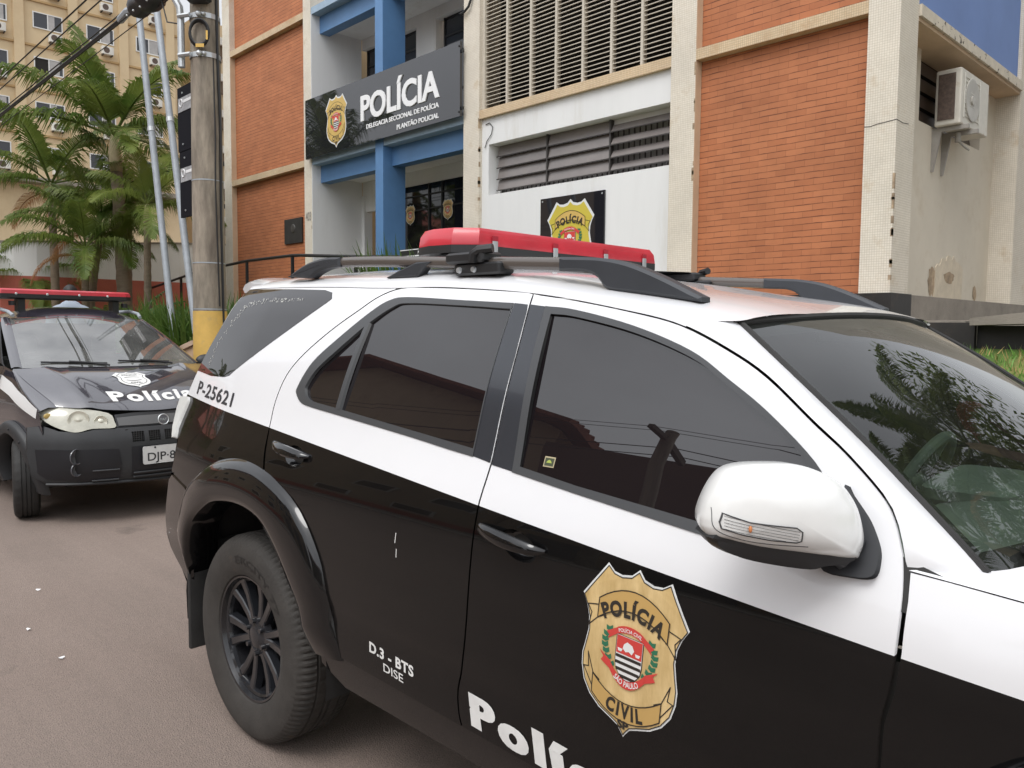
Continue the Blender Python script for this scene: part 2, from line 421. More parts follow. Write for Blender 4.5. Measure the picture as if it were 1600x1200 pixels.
def spline(X, Y):
    # natural cubic spline, returns an evaluator (pure python)
    n = len(X)
    h = [X[i+1]-X[i] for i in range(n-1)]
    al = [0]*n
    for i in range(1, n-1):
        al[i] = 3*(Y[i+1]-Y[i])/h[i] - 3*(Y[i]-Y[i-1])/h[i-1]
    l = [1]*n; mu = [0]*n; zz = [0]*n
    for i in range(1, n-1):
        l[i] = 2*(X[i+1]-X[i-1]) - h[i-1]*mu[i-1]
        mu[i] = h[i]/l[i]; zz[i] = (al[i]-h[i-1]*zz[i-1])/l[i]
    cc = [0]*n; b = [0]*n; d = [0]*n
    for j in range(n-2, -1, -1):
        cc[j] = zz[j]-mu[j]*cc[j+1]
        b[j] = (Y[j+1]-Y[j])/h[j]-h[j]*(cc[j+1]+2*cc[j])/3
        d[j] = (cc[j+1]-cc[j])/(3*h[j])
    def f(x):
        if x <= X[0]: return Y[0] + b[0]*(x-X[0])
        if x >= X[-1]:
            k = n-2; t = X[-1]-X[k]
            return Y[-1] + (b[k]+2*cc[k]*t+3*d[k]*t*t)*(x-X[-1])
        k = 0
        while x > X[k+1]: k += 1
        t = x-X[k]
        return Y[k]+b[k]*t+cc[k]*t*t+d[k]*t**3
    return f

SUV_W = spline([.30,.42,.52,.59,.64,.70,.76,.85,.97,1.06,1.12,1.20,1.35,1.50,1.60,1.66,1.72],
               [.838,.868,.8845,.888,.8895,.899,.903,.9065,.908,.898,.878,.846,.795,.732,.682,.645,.585])
def suv_half(x, z):
    w = SUV_W(z)
    if x < -.15: w -= .10*(-x-.15)**1.6
    if x > 2.0: w -= .045*(x-2.0)**2
    return w
# ------------------------------------------------------------ lettering and emblems
_txtcache = {}
def text2d(body, bold=0.0, spacing=1.0, res=4):
    """flat glyph outlines of the built-in font: vertices and faces, capital height normalised to 1"""
    key = (body, bold, spacing)
    if key in _txtcache: return _txtcache[key]
    cu = bpy.data.curves.new('lettering', 'FONT'); cu.body = body; cu.size = 1.0
    cu.offset = bold; cu.space_character = spacing; cu.resolution_u = res
    ob = bpy.data.objects.new('lettering', cu); COL.objects.link(ob)
    dg = bpy.context.evaluated_depsgraph_get()
    me = ob.evaluated_get(dg).to_mesh()
    vs = [(v.co.x, v.co.y) for v in me.vertices]; fs = [tuple(p.vertices) for p in me.polygons]
    ob.evaluated_get(dg).to_mesh_clear()
    bpy.data.objects.remove(ob); bpy.data.curves.remove(cu)
    # capital height
    ch = 0.73
    x0 = min(v[0] for v in vs); x1 = max(v[0] for v in vs)
    vs = [((x-x0)/ch, y/ch) for x, y in vs]
    _txtcache[key] = (vs, fs, (x1-x0)/ch)
    return _txtcache[key]

def put_text(mb, body, place, bold=0.0, width=None, height=1.0, x0=0.0, y0=0.0, spacing=1.0, arc=None, center=False, slant=0.0):
    """place(a, b) -> 3d point; the text runs from a=x0 along a, cap height `height`"""
    vs, fs, w = text2d(body, bold, spacing)
    kx = (width/w) if width else height
    off = -width/2 if (center and width) else (-w*kx/2 if center else 0)
    base = len(mb.v)
    for x, y in vs:
        a = x*kx+off+slant*y*height; b = y*height
        if arc:
            # bend along a circle of radius arc (positive: arch upwards)
            th = a/arc; rr = arc+b
            a2, b2 = rr*math.sin(th), rr*math.cos(th)-arc
        else: a2, b2 = a, b
        mb.v.append(tuple(place(x0+a2, y0+b2)))
    for f in fs: mb.face([base+i for i in f])

SHIELD_R = [(0, .640), (.06, .585), (.15, .565), (.23, .575), (.30, .620), (.36, .535), (.43, .440), (.50, .345), (.45, .265), (.418, .18), (.412, .08),
            (.432, -.02), (.455, -.12), (.452, -.22), (.42, -.33), (.35, -.425), (.25, -.495), (.13, -.54), (.06, -.57), (.015, -.625), (0, -.65)]
def shield(k=1.0):
    r = [(x*k, y*k) for x, y in SHIELD_R]
    return r+[(-x, y) for x, y in r[-2:0:-1]]

def fan(mb, pts, place, h):
    """fill a simple outline with triangles (ear clipping through delaunay)"""
    n = len(pts)
    res = delaunay_2d_cdt([Vector(p) for p in pts], [(i, (i+1) % n) for i in range(n)], [], 1, 1e-6)
    base = len(mb.v)
    for v in res[0]: mb.v.append(tuple(place(v.x, v.y, h)))
    for f in res[2]: mb.face([base+i for i in f])

def stroke(mb, pts, w, place, h, closed=False):
    n = len(pts)
    for i in range(n if closed else n-1):
        a = Vector(pts[i]); b = Vector(pts[(i+1) % n]); d = (b-a)
        if d.length < 1e-6: continue
        d.normalize(); q = Vector((-d.y, d.x))*w/2; e = d*w*.3
        base = len(mb.v)
        for p in (a-q-e, b-q+e, b+q+e, a+q-e): mb.v.append(tuple(place(p.x, p.y, h)))
        mb.face((base, base+1, base+2, base+3))

def arcband(x0, x1, yc, sag, n=10):
    out = []
    for i in range(n+1):
        x = x0+(x1-x0)*i/n; u = 2*i/n-1
        out.append((x, yc+sag*(1-u*u)))
    return out

BADGE_MATS = [pm('badge_rim', (.70, .71, .70), .4), pm('badge_gold', (.60, .40, .15), .33, var=.2, vs=7, col2=(.68, .51, .26), stretch=(3, 3, .8)),
              pm('badge_ink', (.03, .025, .02), .5), pm('badge_red', (.62, .06, .05), .45), pm('badge_white', (.78, .78, .76), .45), pm('badge_green', (.03, .17, .09), .5),
              pm('badge_ribbon', (.54, .345, .12), .35)]
def badge(name, place, size, parent, gold=None, ribbon=None, detail=True, rim=.035, white=False):
    """heraldic police shield; place(a, b, h) maps shield units to the surface, h = height above it"""
    mb = MB(); P = lambda a, b, h: place(a*size, b*size, h)
    d = .0010
    mb.cm = 0; fan(mb, shield(1.0+rim), P, d)
    mb.cm = 4 if white else 1; fan(mb, shield(.985), P, 2*d)
    if white:
        mb.cm = 2
        for k in (.80,): stroke(mb, shield(k), .02, P, 3*d, True)
        put_text(mb, 'POLÍCIA', lambda a, b: P(a, b, 3*d), .02, width=.46, height=.10, y0=.28, center=True)
        put_text(mb, 'CIVIL', lambda a, b: P(a, b, 3*d), .02, width=.34, height=.10, y0=-.36, center=True)
        stroke(mb, arcband(-.22, .22, .10, .05), .03, P, 3*d); stroke(mb, arcband(-.22, .22, -.1, -.05), .03, P, 3*d)
    else:
        if rim < .03:
            mb.cm = 2; stroke(mb, shield(.985), .008, P, 3*d, True)
        # ribbons
        up = arcband(-.335, .335, .20, .13); lo = arcband(-.335, .335, .355, .13)
        dn1 = arcband(-.335, .335, -.25, -.13); dn2 = arcband(-.335, .335, -.40, -.13)
        lt = [(-.27, .235), (-.335, .20), (-.42, .115), (-.40, .22), (-.445, .275), (-.335, .30)]
        ltd = [(-.27, -.285), (-.335, -.25), (-.40, -.10), (-.385, -.215), (-.435, -.225), (-.335, -.36)]
        for q in (lt, ltd):
            for s in (1, -1):
                mb.cm = 1; qq = [(x*s, y) for x, y in q]
                mb.cm = 2; stroke(mb, qq, .009, P, 3*d, True)
        for a, b in ((up, lo), (dn2, dn1)):
            mb.cm = 6
            for i in range(len(a)-1):
                base = len(mb.v)
                for p in (a[i], a[i+1], b[i+1], b[i]): mb.v.append(tuple(P(p[0], p[1], 4*d)))
                mb.face((base, base+1, base+2, base+3))
            mb.cm = 2
            stroke(mb, a, .009, P, 5*d); stroke(mb, b, .009, P, 5*d); stroke(mb, [a[0], b[0]], .009, P, 5*d); stroke(mb, [a[-1], b[-1]], .009, P, 5*d)
        mb.cm = 2
        put_text(mb, 'POLÍCIA', lambda a, b: P(a, b+.255+.03, 5*d), .045, width=.56, height=.115, center=True, arc=.55, spacing=1.2)
        put_text(mb, 'CIVIL', lambda a, b: P(a, b-.495, 5*d), .045, width=.38, height=.11, center=True, arc=-.75, spacing=1.28)
        put_text(mb, 'SP', lambda a, b: P(a, b, 5*d), .05, width=.11, height=.065, y0=-.605+.02, center=True)
        # coat of arms
        sh = [(-.125, .135), (.125, .135), (.125, -.06), (.115, -.12), (.08, -.165), (.03, -.195), (0, -.20), (-.03, -.195), (-.08, -.165), (-.115, -.12), (-.125, -.06)]
        mb.cm = 2; fan(mb, [(x*1.06, y*1.03) for x, y in sh], P, 3*d)
        mb.cm = 4; fan(mb, sh, P, 4*d)
        mb.cm = 3; fan(mb, [(-.122, .132), (.122, .132), (.122, -.005), (-.122, -.005)], P, 5*d)
        mb.cm = 2
        for k, yy in enumerate((-.015, -.065, -.115, -.165)):
            wd = (.122, .121, .112, .08)[k]
            base = len(mb.v)
            for p in ((-wd, yy-.024), (wd, yy-.024), (wd, yy), (-wd, yy)): mb.v.append(tuple(P(p[0], p[1], 5*d)))
            mb.face((base, base+1, base+2, base+3))
        mb.cm = 4
        fan(mb, [(-.05, .075), (-.02, .10), (.03, .085), (.05, .05), (.03, .015), (0, .03), (-.03, .02), (-.06, .04)], P, 6*d)
        for s in (-1, 1):
            fan(mb, [(s*.085-.025, .035), (s*.085+.025, .035), (s*.085+.015, .012), (s*.085-.015, .012)][::1], P, 6*d)
        mb.cm = 3
        ru = arcband(-.125, .125, .135, .03, 6); rl = arcband(-.125, .125, .19, .03, 6)
        for i in range(6):
            base = len(mb.v)
            for p in (ru[i], ru[i+1], rl[i+1], rl[i]): mb.v.append(tuple(P(p[0], p[1], 6*d)))
            mb.face((base, base+1, base+2, base+3))
        for s in (-1, 1): fan(mb, [(s*.125, .185), (s*.23, .125), (s*.20, .10), (s*.215, .07), (s*.125, .135)], P, 5*d)
        sa = arcband(-.17, .17, -.16, -.105, 8); sb = arcband(-.17, .17, -.095, -.105, 8)
        for i in range(8):
            base = len(mb.v)
            for p in (sa[i], sa[i+1], sb[i+1], sb[i]): mb.v.append(tuple(P(p[0], p[1], 7*d)))
            mb.face((base, base+1, base+2, base+3))
        for s in (-1, 1): fan(mb, [(s*.165, -.16), (s*.165, -.095), (s*.285, -.035), (s*.24, -.08), (s*.265, -.115)], P, 6*d)
        if detail:
            mb.cm = 4
            put_text(mb, 'SÃO PAULO', lambda a, b: P(a, b-.247, 8*d), .02, width=.27, height=.045, center=True, arc=-.2)
            put_text(mb, 'POLÍCIA CIVIL', lambda a, b: P(a, b+.172, 7*d), .015, width=.22, height=.028, center=True, arc=.35)
        mb.cm = 5
        for s in (-1, 1):
            for k in range(7):
                t = k/6.0
                cx, cy = s*(.16+.075*math.sin(t*2.6)), -.14+.27*t
                for q in (-1, 1):
                    ang = R(90-s*10+q*32); L = .058
                    ex, ey = cx+L*math.cos(ang), cy+L*math.sin(ang)
                    nx, ny = -math.sin(ang)*.020, math.cos(ang)*.020
                    mx_, my_ = (cx+ex)/2, (cy+ey)/2
                    fan(mb, [(cx, cy), (mx_-nx, my_-ny), (ex, ey), (mx_+nx, my_+ny)], P, 4*d+.0002*(k % 2)+.0003*(q > 0))
    mats = list(BADGE_MATS)
    if gold: mats[1] = gold
    if ribbon: mats[6] = ribbon
    return mb.build(name, mats, parent)

# ------------------------------------------------------------ ground
Y0 = 8.1   # front plane of the police station pillars
def ground_z(x, y):
    if y < 4.3: return 0.0
    bank = .15+max(0, min(1, (y-4.6)/2.9))*1.27
    flat = 1.05+max(0, min(1, (y-4.4)/3.0))*.40
    k = max(0, min(1, (-7.5-x)/1.0))
    z = bank*(1-k)+flat*k
    if x < -20: z += (-20-x)*.02
    return z

g = MB(); g.quad((-160, -160, 0), (160, -160, 0), (160, 160, 0), (-160, 160, 0))
tag(g.build('road', M['asphalt']), kind='structure')
# near pavement strip of the far kerb (sidewalk in front of the station)
sw = MB()
sw.prism([(-8.0, 3.5, .004), (14, 3.5, .004), (14, 4.65, .004), (-60, 4.65, .004), (-60, 3.12, .004), (-9.2, 3.12, .004)], (0, 0, .142))
tag(sw.build('sidewalk', M['concrete']), kind='structure')
kb = MB()
for x0, x1, yA, yB in ((-60, -9.2, 3.0, 3.0), (-9.2, -8.0, 3.0, 3.38), (-8.0, 14, 3.38, 3.38)):
    n = max(1, int((x1-x0)/1.0))
    for i in range(n):
        a = x0+(x1-x0)*i/n+.004; b = x0+(x1-x0)*(i+1)/n-.004
        ya = yA+(yB-yA)*i/n; yb = yA+(yB-yA)*(i+1)/n
        kb.prism([(a, ya, .002), (b, yb, .002), (b, yb+.119, .002), (a, ya+.119, .002)], (0, 0, .150))
tag(kb.build('kerb', M['kerb']), kind='structure')
tr = MB(); rows = []
xs = [-60+i*1.0 for i in range(76)]; ys = [4.62+i*.29 for i in range(13)]
for y in ys: rows.append([(x, y, ground_z(x, y)+.01*rnd.uniform(-1, 1)) for x in xs])
tr.loft(rows)
M['turf'] = pm('turf', (.085, .15, .03), .95, var=.3, vs=3, bump=.6, bs=60, stain=(.26, .19, .07), sc=1.1, srange=(.48, .62))
tag(tr.build('grass_bank', M['turf'], smooth=True), kind='structure')

# ------------------------------------------------------------ police station
ps = thing('police_station', 'orange brick and cream police station with blue entrance columns and slatted upper windows', 'police station', (-10.5, 8.1, 0))
PB = lambda name, mat: None
def part(name, mat, *boxes, parent=ps, **k):
    o = None
    for b in boxes:
        mb = MB(); mb.box(*b); o = mb.build(name, mat, parent, **k)
    return o
TOP = 11.0
# brick panels
for x0, x1, zs in ((-17.47, -14.28, ((.9, 4.648), (4.775, 7.458), (7.585, TOP))), (-5.39, -3.42, ((1.922, 4.648), (4.775, 7.458), (7.585, TOP)))):
    for z0, z1 in zs: part('brick_panel', M['brick'], (x0, x1, Y0+.12, Y0+.32, z0, z1))
# pillars
for x0, x1, z0, dep in ((-17.83, -17.47, .9, .6), (-14.28, -14.0, .9, 1.12), (-9.51, -9.152, .9, 1.12), (-5.73, -5.39, 1.2, .5), (-3.42, -3.115, 1.92, .45)):
    part('pillar', M['cream'], (x0, x1, Y0, Y0+dep, z0, TOP))
# tan reveals beside the pillars
for x0, z0 in ((-17.47, .9), (-5.39, 1.93)):
    for za, zb in ((z0, 4.645), (4.78, 7.455)):
        part('pillar_reveal', M['reveal'], (x0, x0+.004, Y0+.004, Y0+.119, za, zb))
# ledges
for x0, x1, dep in ((-17.47, -14.28, .3), (-9.152, -5.73, .4), (-5.39, -3.42, .3)):
    for z0 in (4.65, 7.46): part('ledge', M['ledge'], (x0+.001, x1-.001, Y0+.004, Y0+dep, z0, z0+.124))
# side and rear bulk of the building
part('wall', M['apt'], (-17.80, -14.3, Y0+.34, 20, .9, TOP-.1), (-9.5, -5.4, Y0+.9, 20, .9, TOP-.1))
# entrance bay
part('entrance_slab', M['slab'], (-13.999, -9.511, Y0+.012, Y0+.4, 4.647, 4.772), (-13.999, -9.511, Y0+.012, Y0+.4, 7.46, 7.585))
part('ceiling', M['white'], (-13.999, -9.511, Y0+.402, Y0+1.13, 4.45, 4.77), (-13.999, -9.511, Y0+.402, Y0+1.13, 7.25, 7.58))
for z1 in (4.646, 7.459):
    part('entrance_beam', M['bluepaint'], (-13.998, -11.861, Y0+.19, Y0+.4, z1-.318, z1), )
    part('entrance_beam', M['bluepaint'], (-11.629, -9.512, Y0+.19, Y0+.4, z1-.318, z1), )
part('entrance_column', M['bluepaint'], (-11.86, -11.63, Y0+.002, Y0+.47, 1.0, TOP))
part('entrance_wall', M['white'], (-13.999, -13.985, Y0+.001, Y0+1.13, 1.0, 4.646), (-13.999, -13.985, Y0+.001, Y0+1.13, 4.773, 7.458),
     (-13.98, -9.52, Y0+1.14, Y0+1.3, 4.18, 4.77), (-13.98, -9.52, Y0+1.14, Y0+1.3, 7.05, 7.58), (-12.2, -11.62, Y0+1.14, Y0+1.32, 4.77, 7.05), (-13.98, -9.52, Y0+1.14, Y0+1.3, 4.77, 5.1))
part('door_jamb', M['white'], (-13.98, -13.88, Y0+1.11, Y0+1.3, 1.0, 4.18), (-13.88, -12.74, Y0+1.15, Y0+1.25, 3.86, 4.18))
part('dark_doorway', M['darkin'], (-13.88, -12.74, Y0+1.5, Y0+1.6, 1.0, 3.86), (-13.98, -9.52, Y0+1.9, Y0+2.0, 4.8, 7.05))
part('floor', M['concrete'], (-13.98, -9.52, Y0+.2, Y0+2.4, 1.4, 1.60))
gd = part('glass_door', M['blackgloss'], (-12.72, -9.53, Y0+1.13, Y0+1.17, 1.6, 4.179))
fr = MB()
for x in (-12.72, -11.78, -11.40, -10.62, -9.62): fr.box(x-.02, x+.02, Y0+1.105, Y0+1.128, 1.6, 4.175)
for z in (3.98, 3.72): fr.box(-12.7, -9.6, Y0+1.11, Y0+1.127, z-.012, z+.012)
fr.build('frame', M['black'], gd)
for cx, nm in ((-12.33, 0), (-11.225, 1)):
    badge('door_emblem', (lambda cx: lambda a, b, h: (cx+a, Y0+1.1045-h, 3.645+b))(cx), .285, gd, detail=False)
for x0, x1 in ((-13.9, -12.2), (-11.47, -9.6)):
    w = part('window', M['winglass'], (x0, x1, Y0+1.24, Y0+1.26, 5.1, 7.05))
    f = MB()
    n = 3
    for i in range(n+1):
        x = x0+(x1-x0)*i/n; f.box(x-.02, x+.02, Y0+1.215, Y0+1.238, 5.1, 7.05)
    for z in (5.12, 5.75, 6.4, 6.72, 7.03): f.box(x0, x1, Y0+1.22, Y0+1.239, z-.016, z+.016)
    f.build('frame', M['black'], w)
    c = MB()
    for i in range(7):
        xx = x0+.1+i*(x1-x0-.2)/7
        if rnd.random() < .45: c.box(xx, xx+.2, Y0+1.27, Y0+1.29, 5.1, 6.0+rnd.uniform(0, .7))
    if c.v: c.build('curtain', M['curtain'], w)
# louvred bay, upper floor
M['louvre'] = pm('louvre_concrete', (.54, .49, .41), .8, var=.12, vs=5)
for zA, zB in ((4.774, 7.458), (7.584, TOP)):
    lv = MB(); n = int((zB-zA)/.0583)
    for i in range(n):
        z = zA+.02+i*.0583
        lv.loft([[(-9.10, Y0+.085, z), (-9.10, Y0+.085, z+.010), (-9.10, Y0+.145, z+.030), (-9.10, Y0+.145, z+.020)],
                 [(-5.74, Y0+.085, z), (-5.74, Y0+.085, z+.010), (-5.74, Y0+.145, z+.030), (-5.74, Y0+.145, z+.020)]], closed=True, caps=True)
    lo = lv.build('louvre', M['louvre'], ps)
    mu = MB()
    for i in range(1, 7):
        x = -9.12+3.38*i/7; mu.box(x-.018, x+.018, Y0+.07, Y0+.155, zA, zB)
    mu.box(-9.151, -9.10, Y0+.06, Y0+.16, zA, zB)
    mu.build('mullion', M['louvre'], lo)
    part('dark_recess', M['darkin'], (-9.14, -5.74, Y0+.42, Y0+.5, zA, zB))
# lower wall with the glass-slat window
part('lower_wall', M['white'], (-9.151, -5.731, Y0+.06, Y0+.26, .9, 3.52), (-9.151, -5.731, Y0+.06, Y0+.26, 4.262, 4.649), (-9.151, -9.0, Y0+.06, Y0+.26, 3.52, 4.262))
part('window_reveal', M['white'], (-9.0, -5.732, Y0+.27, Y0+.4, 4.2, 4.3), (-9.06, -8.96, Y0+.262, Y0+.4, 3.52, 4.262))
M['slatglass'] = pm('grey_slat_glass', (.20, .178, .168), .25, spec=.5, var=.12, vs=2)
w = part('window', M['curtain'], (-9.0, -5.732, Y0+.34, Y0+.36, 3.45, 4.26))
gl = MB(); rail = MB(); bars = MB()
secs = (-8.98, -7.936, -6.80, -5.735)
for s in range(3):
    for k in range(4):
        z = 3.60+k*.165
        tilt = .030 if s < 2 else .05
        zt = z+.163 if s < 2 else z+.10
        gl.quad((secs[s]+.02, Y0+.20-(tilt-.03), z), (secs[s+1]-.02, Y0+.20-(tilt-.03), z), (secs[s+1]-.02, Y0+.24, zt), (secs[s]+.02, Y0+.24, zt))
        rail.box(secs[s]+.01, secs[s+1]-.01, Y0+.19-(tilt-.03), Y0+.203-(tilt-.03), z-.009, z+.006)
    rail.box(secs[s+1]-.012, secs[s+1]+.012, Y0+.19, Y0+.26, 3.52, 4.26)
x = -8.95
while x < -5.75:
    bars.box(x-.007, x+.007, Y0+.295, Y0+.309, 3.46, 4.26); x += .088
gl.build('pane', M['slatglass'], w); rail.build('frame', pm('window_rail', (.05, .045, .042), .5), w); bars.build('bars', pm('window_bars', (.06, .05, .05), .6), w)
# plinth, terrace and ramp foot
part('plinth', M['plinth'], (-5.8, -3.09, Y0-.03, Y0+.5, 1.2, 1.921))
part('side_plinth', M['concrete'], (-3.4, -3.095, Y0+.501, 20, 1.2, 1.915))
part('terrace', M['concrete'], (-20, -2.25, 7.5, Y0+.09, 1.43, 1.64))
part('terrace_side', M['concrete'], (-3.5, 1.5, Y0+.09, 22, 1.3, 1.655))
part('retaining_wall', M['plinth'], (-14, -2.16, 7.44, 7.498, .9, 1.625))
rp = MB()
rp.prism([(-2.16, 7.3, 1.66), (-1.45, 7.3, 1.74), (-1.25, 7.3, 1.70), (-.95, 7.3, 1.30), (-.8, 7.3, .9), (-1.25, 7.3, .9), (-1.5, 7.3, 1.45), (-1.62, 7.3, 1.62), (-2.16, 7.3, 1.60)], (0, .45, 0))
rp.build('ramp_edge', M['concrete'], ps)
part('ramp_recess', M['plinth'], (-2.158, -1.2, 7.5, 7.6, .9, 1.60))
# right-hand side wall with overhanging storey
UW = -3.40
M['sidewall'] = pm('side_wall_cream', (.62, .56, .46), .75, var=.06, vs=1.5, stain=(.50, .42, .31), sc=1.1, srange=(.55, .8))
part('side_wall', M['sidewall'], (UW-.25, UW, 8.55, 9.45, 1.915, 4.62), (UW-.25, UW, 11.55, 12.12, 1.915, 4.62), (UW-.25, UW, 9.45, 11.55, 1.915, 3.86))
part('brick_bulk', M['apt'], (-5.4, UW-.26, Y0+.6, 20, 1.0, TOP-.2))
part('rear_pillar', M['cream'], (UW-.2, -3.114, 12.12, 13.6, 1.915, TOP))
part('side_wall_rear', M['cream'], (UW-.2, -3.12, 13.602, 20, 1.915, TOP))
part('soffit', M['reveal'], (UW-.2, -3.119, 8.555, 12.115, 4.621, 4.66))
M['peel'] = pm('peeling_paint', (.60, .54, .44), .85, var=.12, vs=8, stain=(.07, .055, .045), sc=9, srange=(.585, .60), bump=.3, bs=30)
part('slab_edge', M['peel'], (UW-.2, -3.09, 8.56, 12.118, 4.662, 4.775))
part('upper_side_wall', pm('blue_side_wall', (.15, .235, .48), .7, var=.08, vs=1.0), (UW-.2, -3.16, 8.552, 12.117, 4.776, TOP))
w = part('side_window', M['darkin'], (UW-.24, UW-.14, 9.452, 11.548, 3.862, 4.618))
sl = MB()
for k in range(4): sl.quad((UW-.10, 9.46, 3.90+k*.18), (UW-.10, 11.54, 3.90+k*.18), (UW-.13, 11.54, 4.06+k*.18), (UW-.13, 9.46, 4.06+k*.18))
sl.build('pane', pm('brown_slat', (.07, .05, .04), .35), w)
# patched render near the foot of the side wall, with a worn brown hollow in it
M['patch'] = pm('patched_render', (.60, .52, .40), .85, var=.14, vs=5, bump=.3, bs=25)
M['worn'] = pm('worn_render', (.36, .27, .18), .9, var=.5, vs=9)
for (yy, wd, ht) in ((8.82, .5, .50), (10.62, .95, .55)):
    scar = MB(); rg = random.Random(int(yy*10)); pts = [(UW+.001, yy-wd/2, 1.93)]
    for i in range(15):
        t = i/14; pts.append((UW+.001, yy-wd/2+wd*t, 1.93+ht*(.62+.38*math.sin(2.6*t+.2))*rg.uniform(.86, 1.0)))
    pts.append((UW+.001, yy+wd/2, 1.93)); scar.prism(pts[::-1], (.010, 0, 0)); scar.build('render_patch', M['patch'], ps)
for (yy, zz, wd, ht) in ((10.05, 1.935, .24, .40), (10.60, 2.12, .42, .16), (11.62, 1.935, .16, .22)):
    st = MB(); rg = random.Random(int(yy*17)); pts = []
    for i in range(18):
        a = 2*math.pi*i/18; k = rg.uniform(.75, 1.1); pts.append((UW+(.0125 if 10.2 < yy < 11 else .003), yy+wd/2*k*math.cos(a), max(1.925, zz+ht/2+ht/2*k*math.sin(a))))
    st.poly(pts); st.build('worn_hollow', M['worn'], ps)
# a crack and lost mosaic tiles on the corner pillars
ck = MB(); pts = [(-3.425, Y0-.0008, 3.555), (-3.36, Y0-.0008, 3.548), (-3.30, Y0-.0008, 3.562), (-3.22, Y0-.0008, 3.566), (-3.114, Y0-.0008, 3.577)]
ck.tube(pts, .0035, 5); ck.tube([pts[-1], (-3.1142, Y0+.15, 3.57), (-3.1142, Y0+.3, 3.585)], .003, 5); ck.build('crack', M['plinth'], ps)
rg = random.Random(91)
for (xx, zlo, zhi, n) in ((-3.115, 1.95, 3.1, 9), (-5.39, 2.6, 4.6, 7), (-9.152, 2.2, 4.6, 8), (-14.0, 2.6, 3.6, 4)):
    for i in range(n):
        zz = rg.uniform(zlo, zhi); hh = rg.choice((.024, .048, .072, .15)); ww = rg.choice((.010, .016, .024))
        ch = MB(); ch.box(xx-ww, xx+.0012, Y0-.0012, Y0+.03, zz, zz+hh); ch.build('lost_tile', M['worn'], ps)
# number on the entrance pillar
nm = MB(); put_text(nm, '403', lambda a, b: (-14.235+a, Y0-.004, 3.60+b), .02, width=.20, height=.17)
nm.build('house_number', pm('number_grey', (.28, .26, .23), .6), ps)

# signs on the building: things of their own
sg = thing('entrance_sign', 'long glossy black entrance sign lettered POLÍCIA above the blue slab', 'sign', (-11.77, 8.0, 4.74))
s = MB(); s.box(-14.05, -9.48, 8.0, 8.045, 4.735, 5.84); s.build('panel', M['signblack'], sg)
bo = MB()
for x in (-13.95, -9.50):
    for z in (4.80, 5.77): bo.cyl((x, 7.998, z), (x, 7.99, z), .016)
for z in (4.86, 5.70): bo.box(-9.478, -9.44, 8.02, 8.05, z-.02, z+.02)
bo.build('bolt', M['black'], sg)
def letters(name, body, x0, x1, z, h, bold, parent, y=8.0, dep=.02):
    mb = MB()
    put_text(mb, body, lambda a, b: (x0+a, y-dep, z+b), bold, width=x1-x0, height=h)
    n = len(mb.v); nf = len(mb.f)
    # give the cut-out letters their thickness
    edges = {}
    for f in mb.f[:nf]:
        for i in range(len(f)):
            e = (f[i], f[(i+1) % len(f)])
            if (e[1], e[0]) in edges: del edges[(e[1], e[0])]
            else: edges[e] = 1
    mb.v += [(p[0], y-.0005, p[2]) for p in mb.v[:n]]
    for a, b in edges: mb.face((a, b, b+n, a+n))
    return mb.build(name, M['whiteletter'], parent)
letters('title_lettering', 'POLÍCIA', -12.13, -9.96, 5.128, .425, .028, sg)
letters('subtitle_lettering', 'DELEGACIA SECCIONAL DE POLÍCIA', -11.97, -9.98, 4.963, .078, .02, sg, dep=.01)
letters('subtitle_lettering', 'PLANTÃO POLICIAL', -11.08, -9.98, 4.803, .078, .02, sg, dep=.01)
M['goldsign'] = pm('sign_gold', (.62, .42, .12), .4, var=.1, vs=4)
badge('emblem', lambda a, b, h: (-12.945+a, 7.998-h*1.5, 5.268+b), .695, sg, gold=M['goldsign'], ribbon=M['goldsign'], rim=.05)
bd = thing('emblem_board', 'square black board with a yellow police shield on the white lower wall', 'sign', (-7.32, 8.15, 2.2))
s = MB(); s.box(-7.893, -6.746, Y0+.035, Y0+.058, 2.20, 3.337); s.build('panel', M['signblack'], bd)
bo = MB()
for x in (-7.855, -6.785):
    for z in (2.24, 3.297): bo.cyl((x, Y0+.036, z), (x, Y0+.030, z), .012)
bo.build('bolt', M['silver'], bd)
M['yellowsign'] = pm('sign_yellow', (.58, .47, .06), .45, var=.06, vs=3)
badge('emblem', lambda a, b, h: (-7.333+a, Y0+.0345-h*2, 2.74+b), .80, bd, gold=M['yellowsign'], ribbon=M['goldsign'], rim=.06)
pl = thing('wall_plaque', 'small dark metal plaque on the left brick wall', 'plaque', (-14.9, 8.2, 3.2))
s = MB(); s.box(-15.26, -14.55, Y0+.085, Y0+.119, 3.225, 3.72); s.build('plate', pm('bronze_plate', (.03, .028, .026), .5, var=.3, vs=8), pl)
s = MB(); s.lathe([(.09, .0), (.075, .012), (.03, .016), (.001, .017)], 20, Matrix.Translation((-14.9, Y0+.086, 3.52)) @ Matrix.Rotation(R(90), 4, 'X')); s.build('medallion', pm('bronze_relief', (.06, .055, .05), .45), pl)
# cameras and box on the left edge pillar
for (z, lab) in ((5.2, 'small black wall camera on the far left pillar edge, upper one'), (4.25, 'small black wall camera on the far left pillar edge, lower one')):
    t = thing('wall_camera', lab, 'security camera', (-17.9, 8.05, z), group='cameras on the left pillar')
    s = MB(); s.box(-17.86, -17.83, Y0-.02, Y0+.04, z-.05, z+.05); s.build('bracket', M['black'], t)
    s = MB(); s.tube([(-17.84, Y0-.02, z), (-17.90, Y0-.06, z-.02), (-17.98, Y0-.12, z-.04)], .045, 10); s.build('lens_housing', M['black'], t)
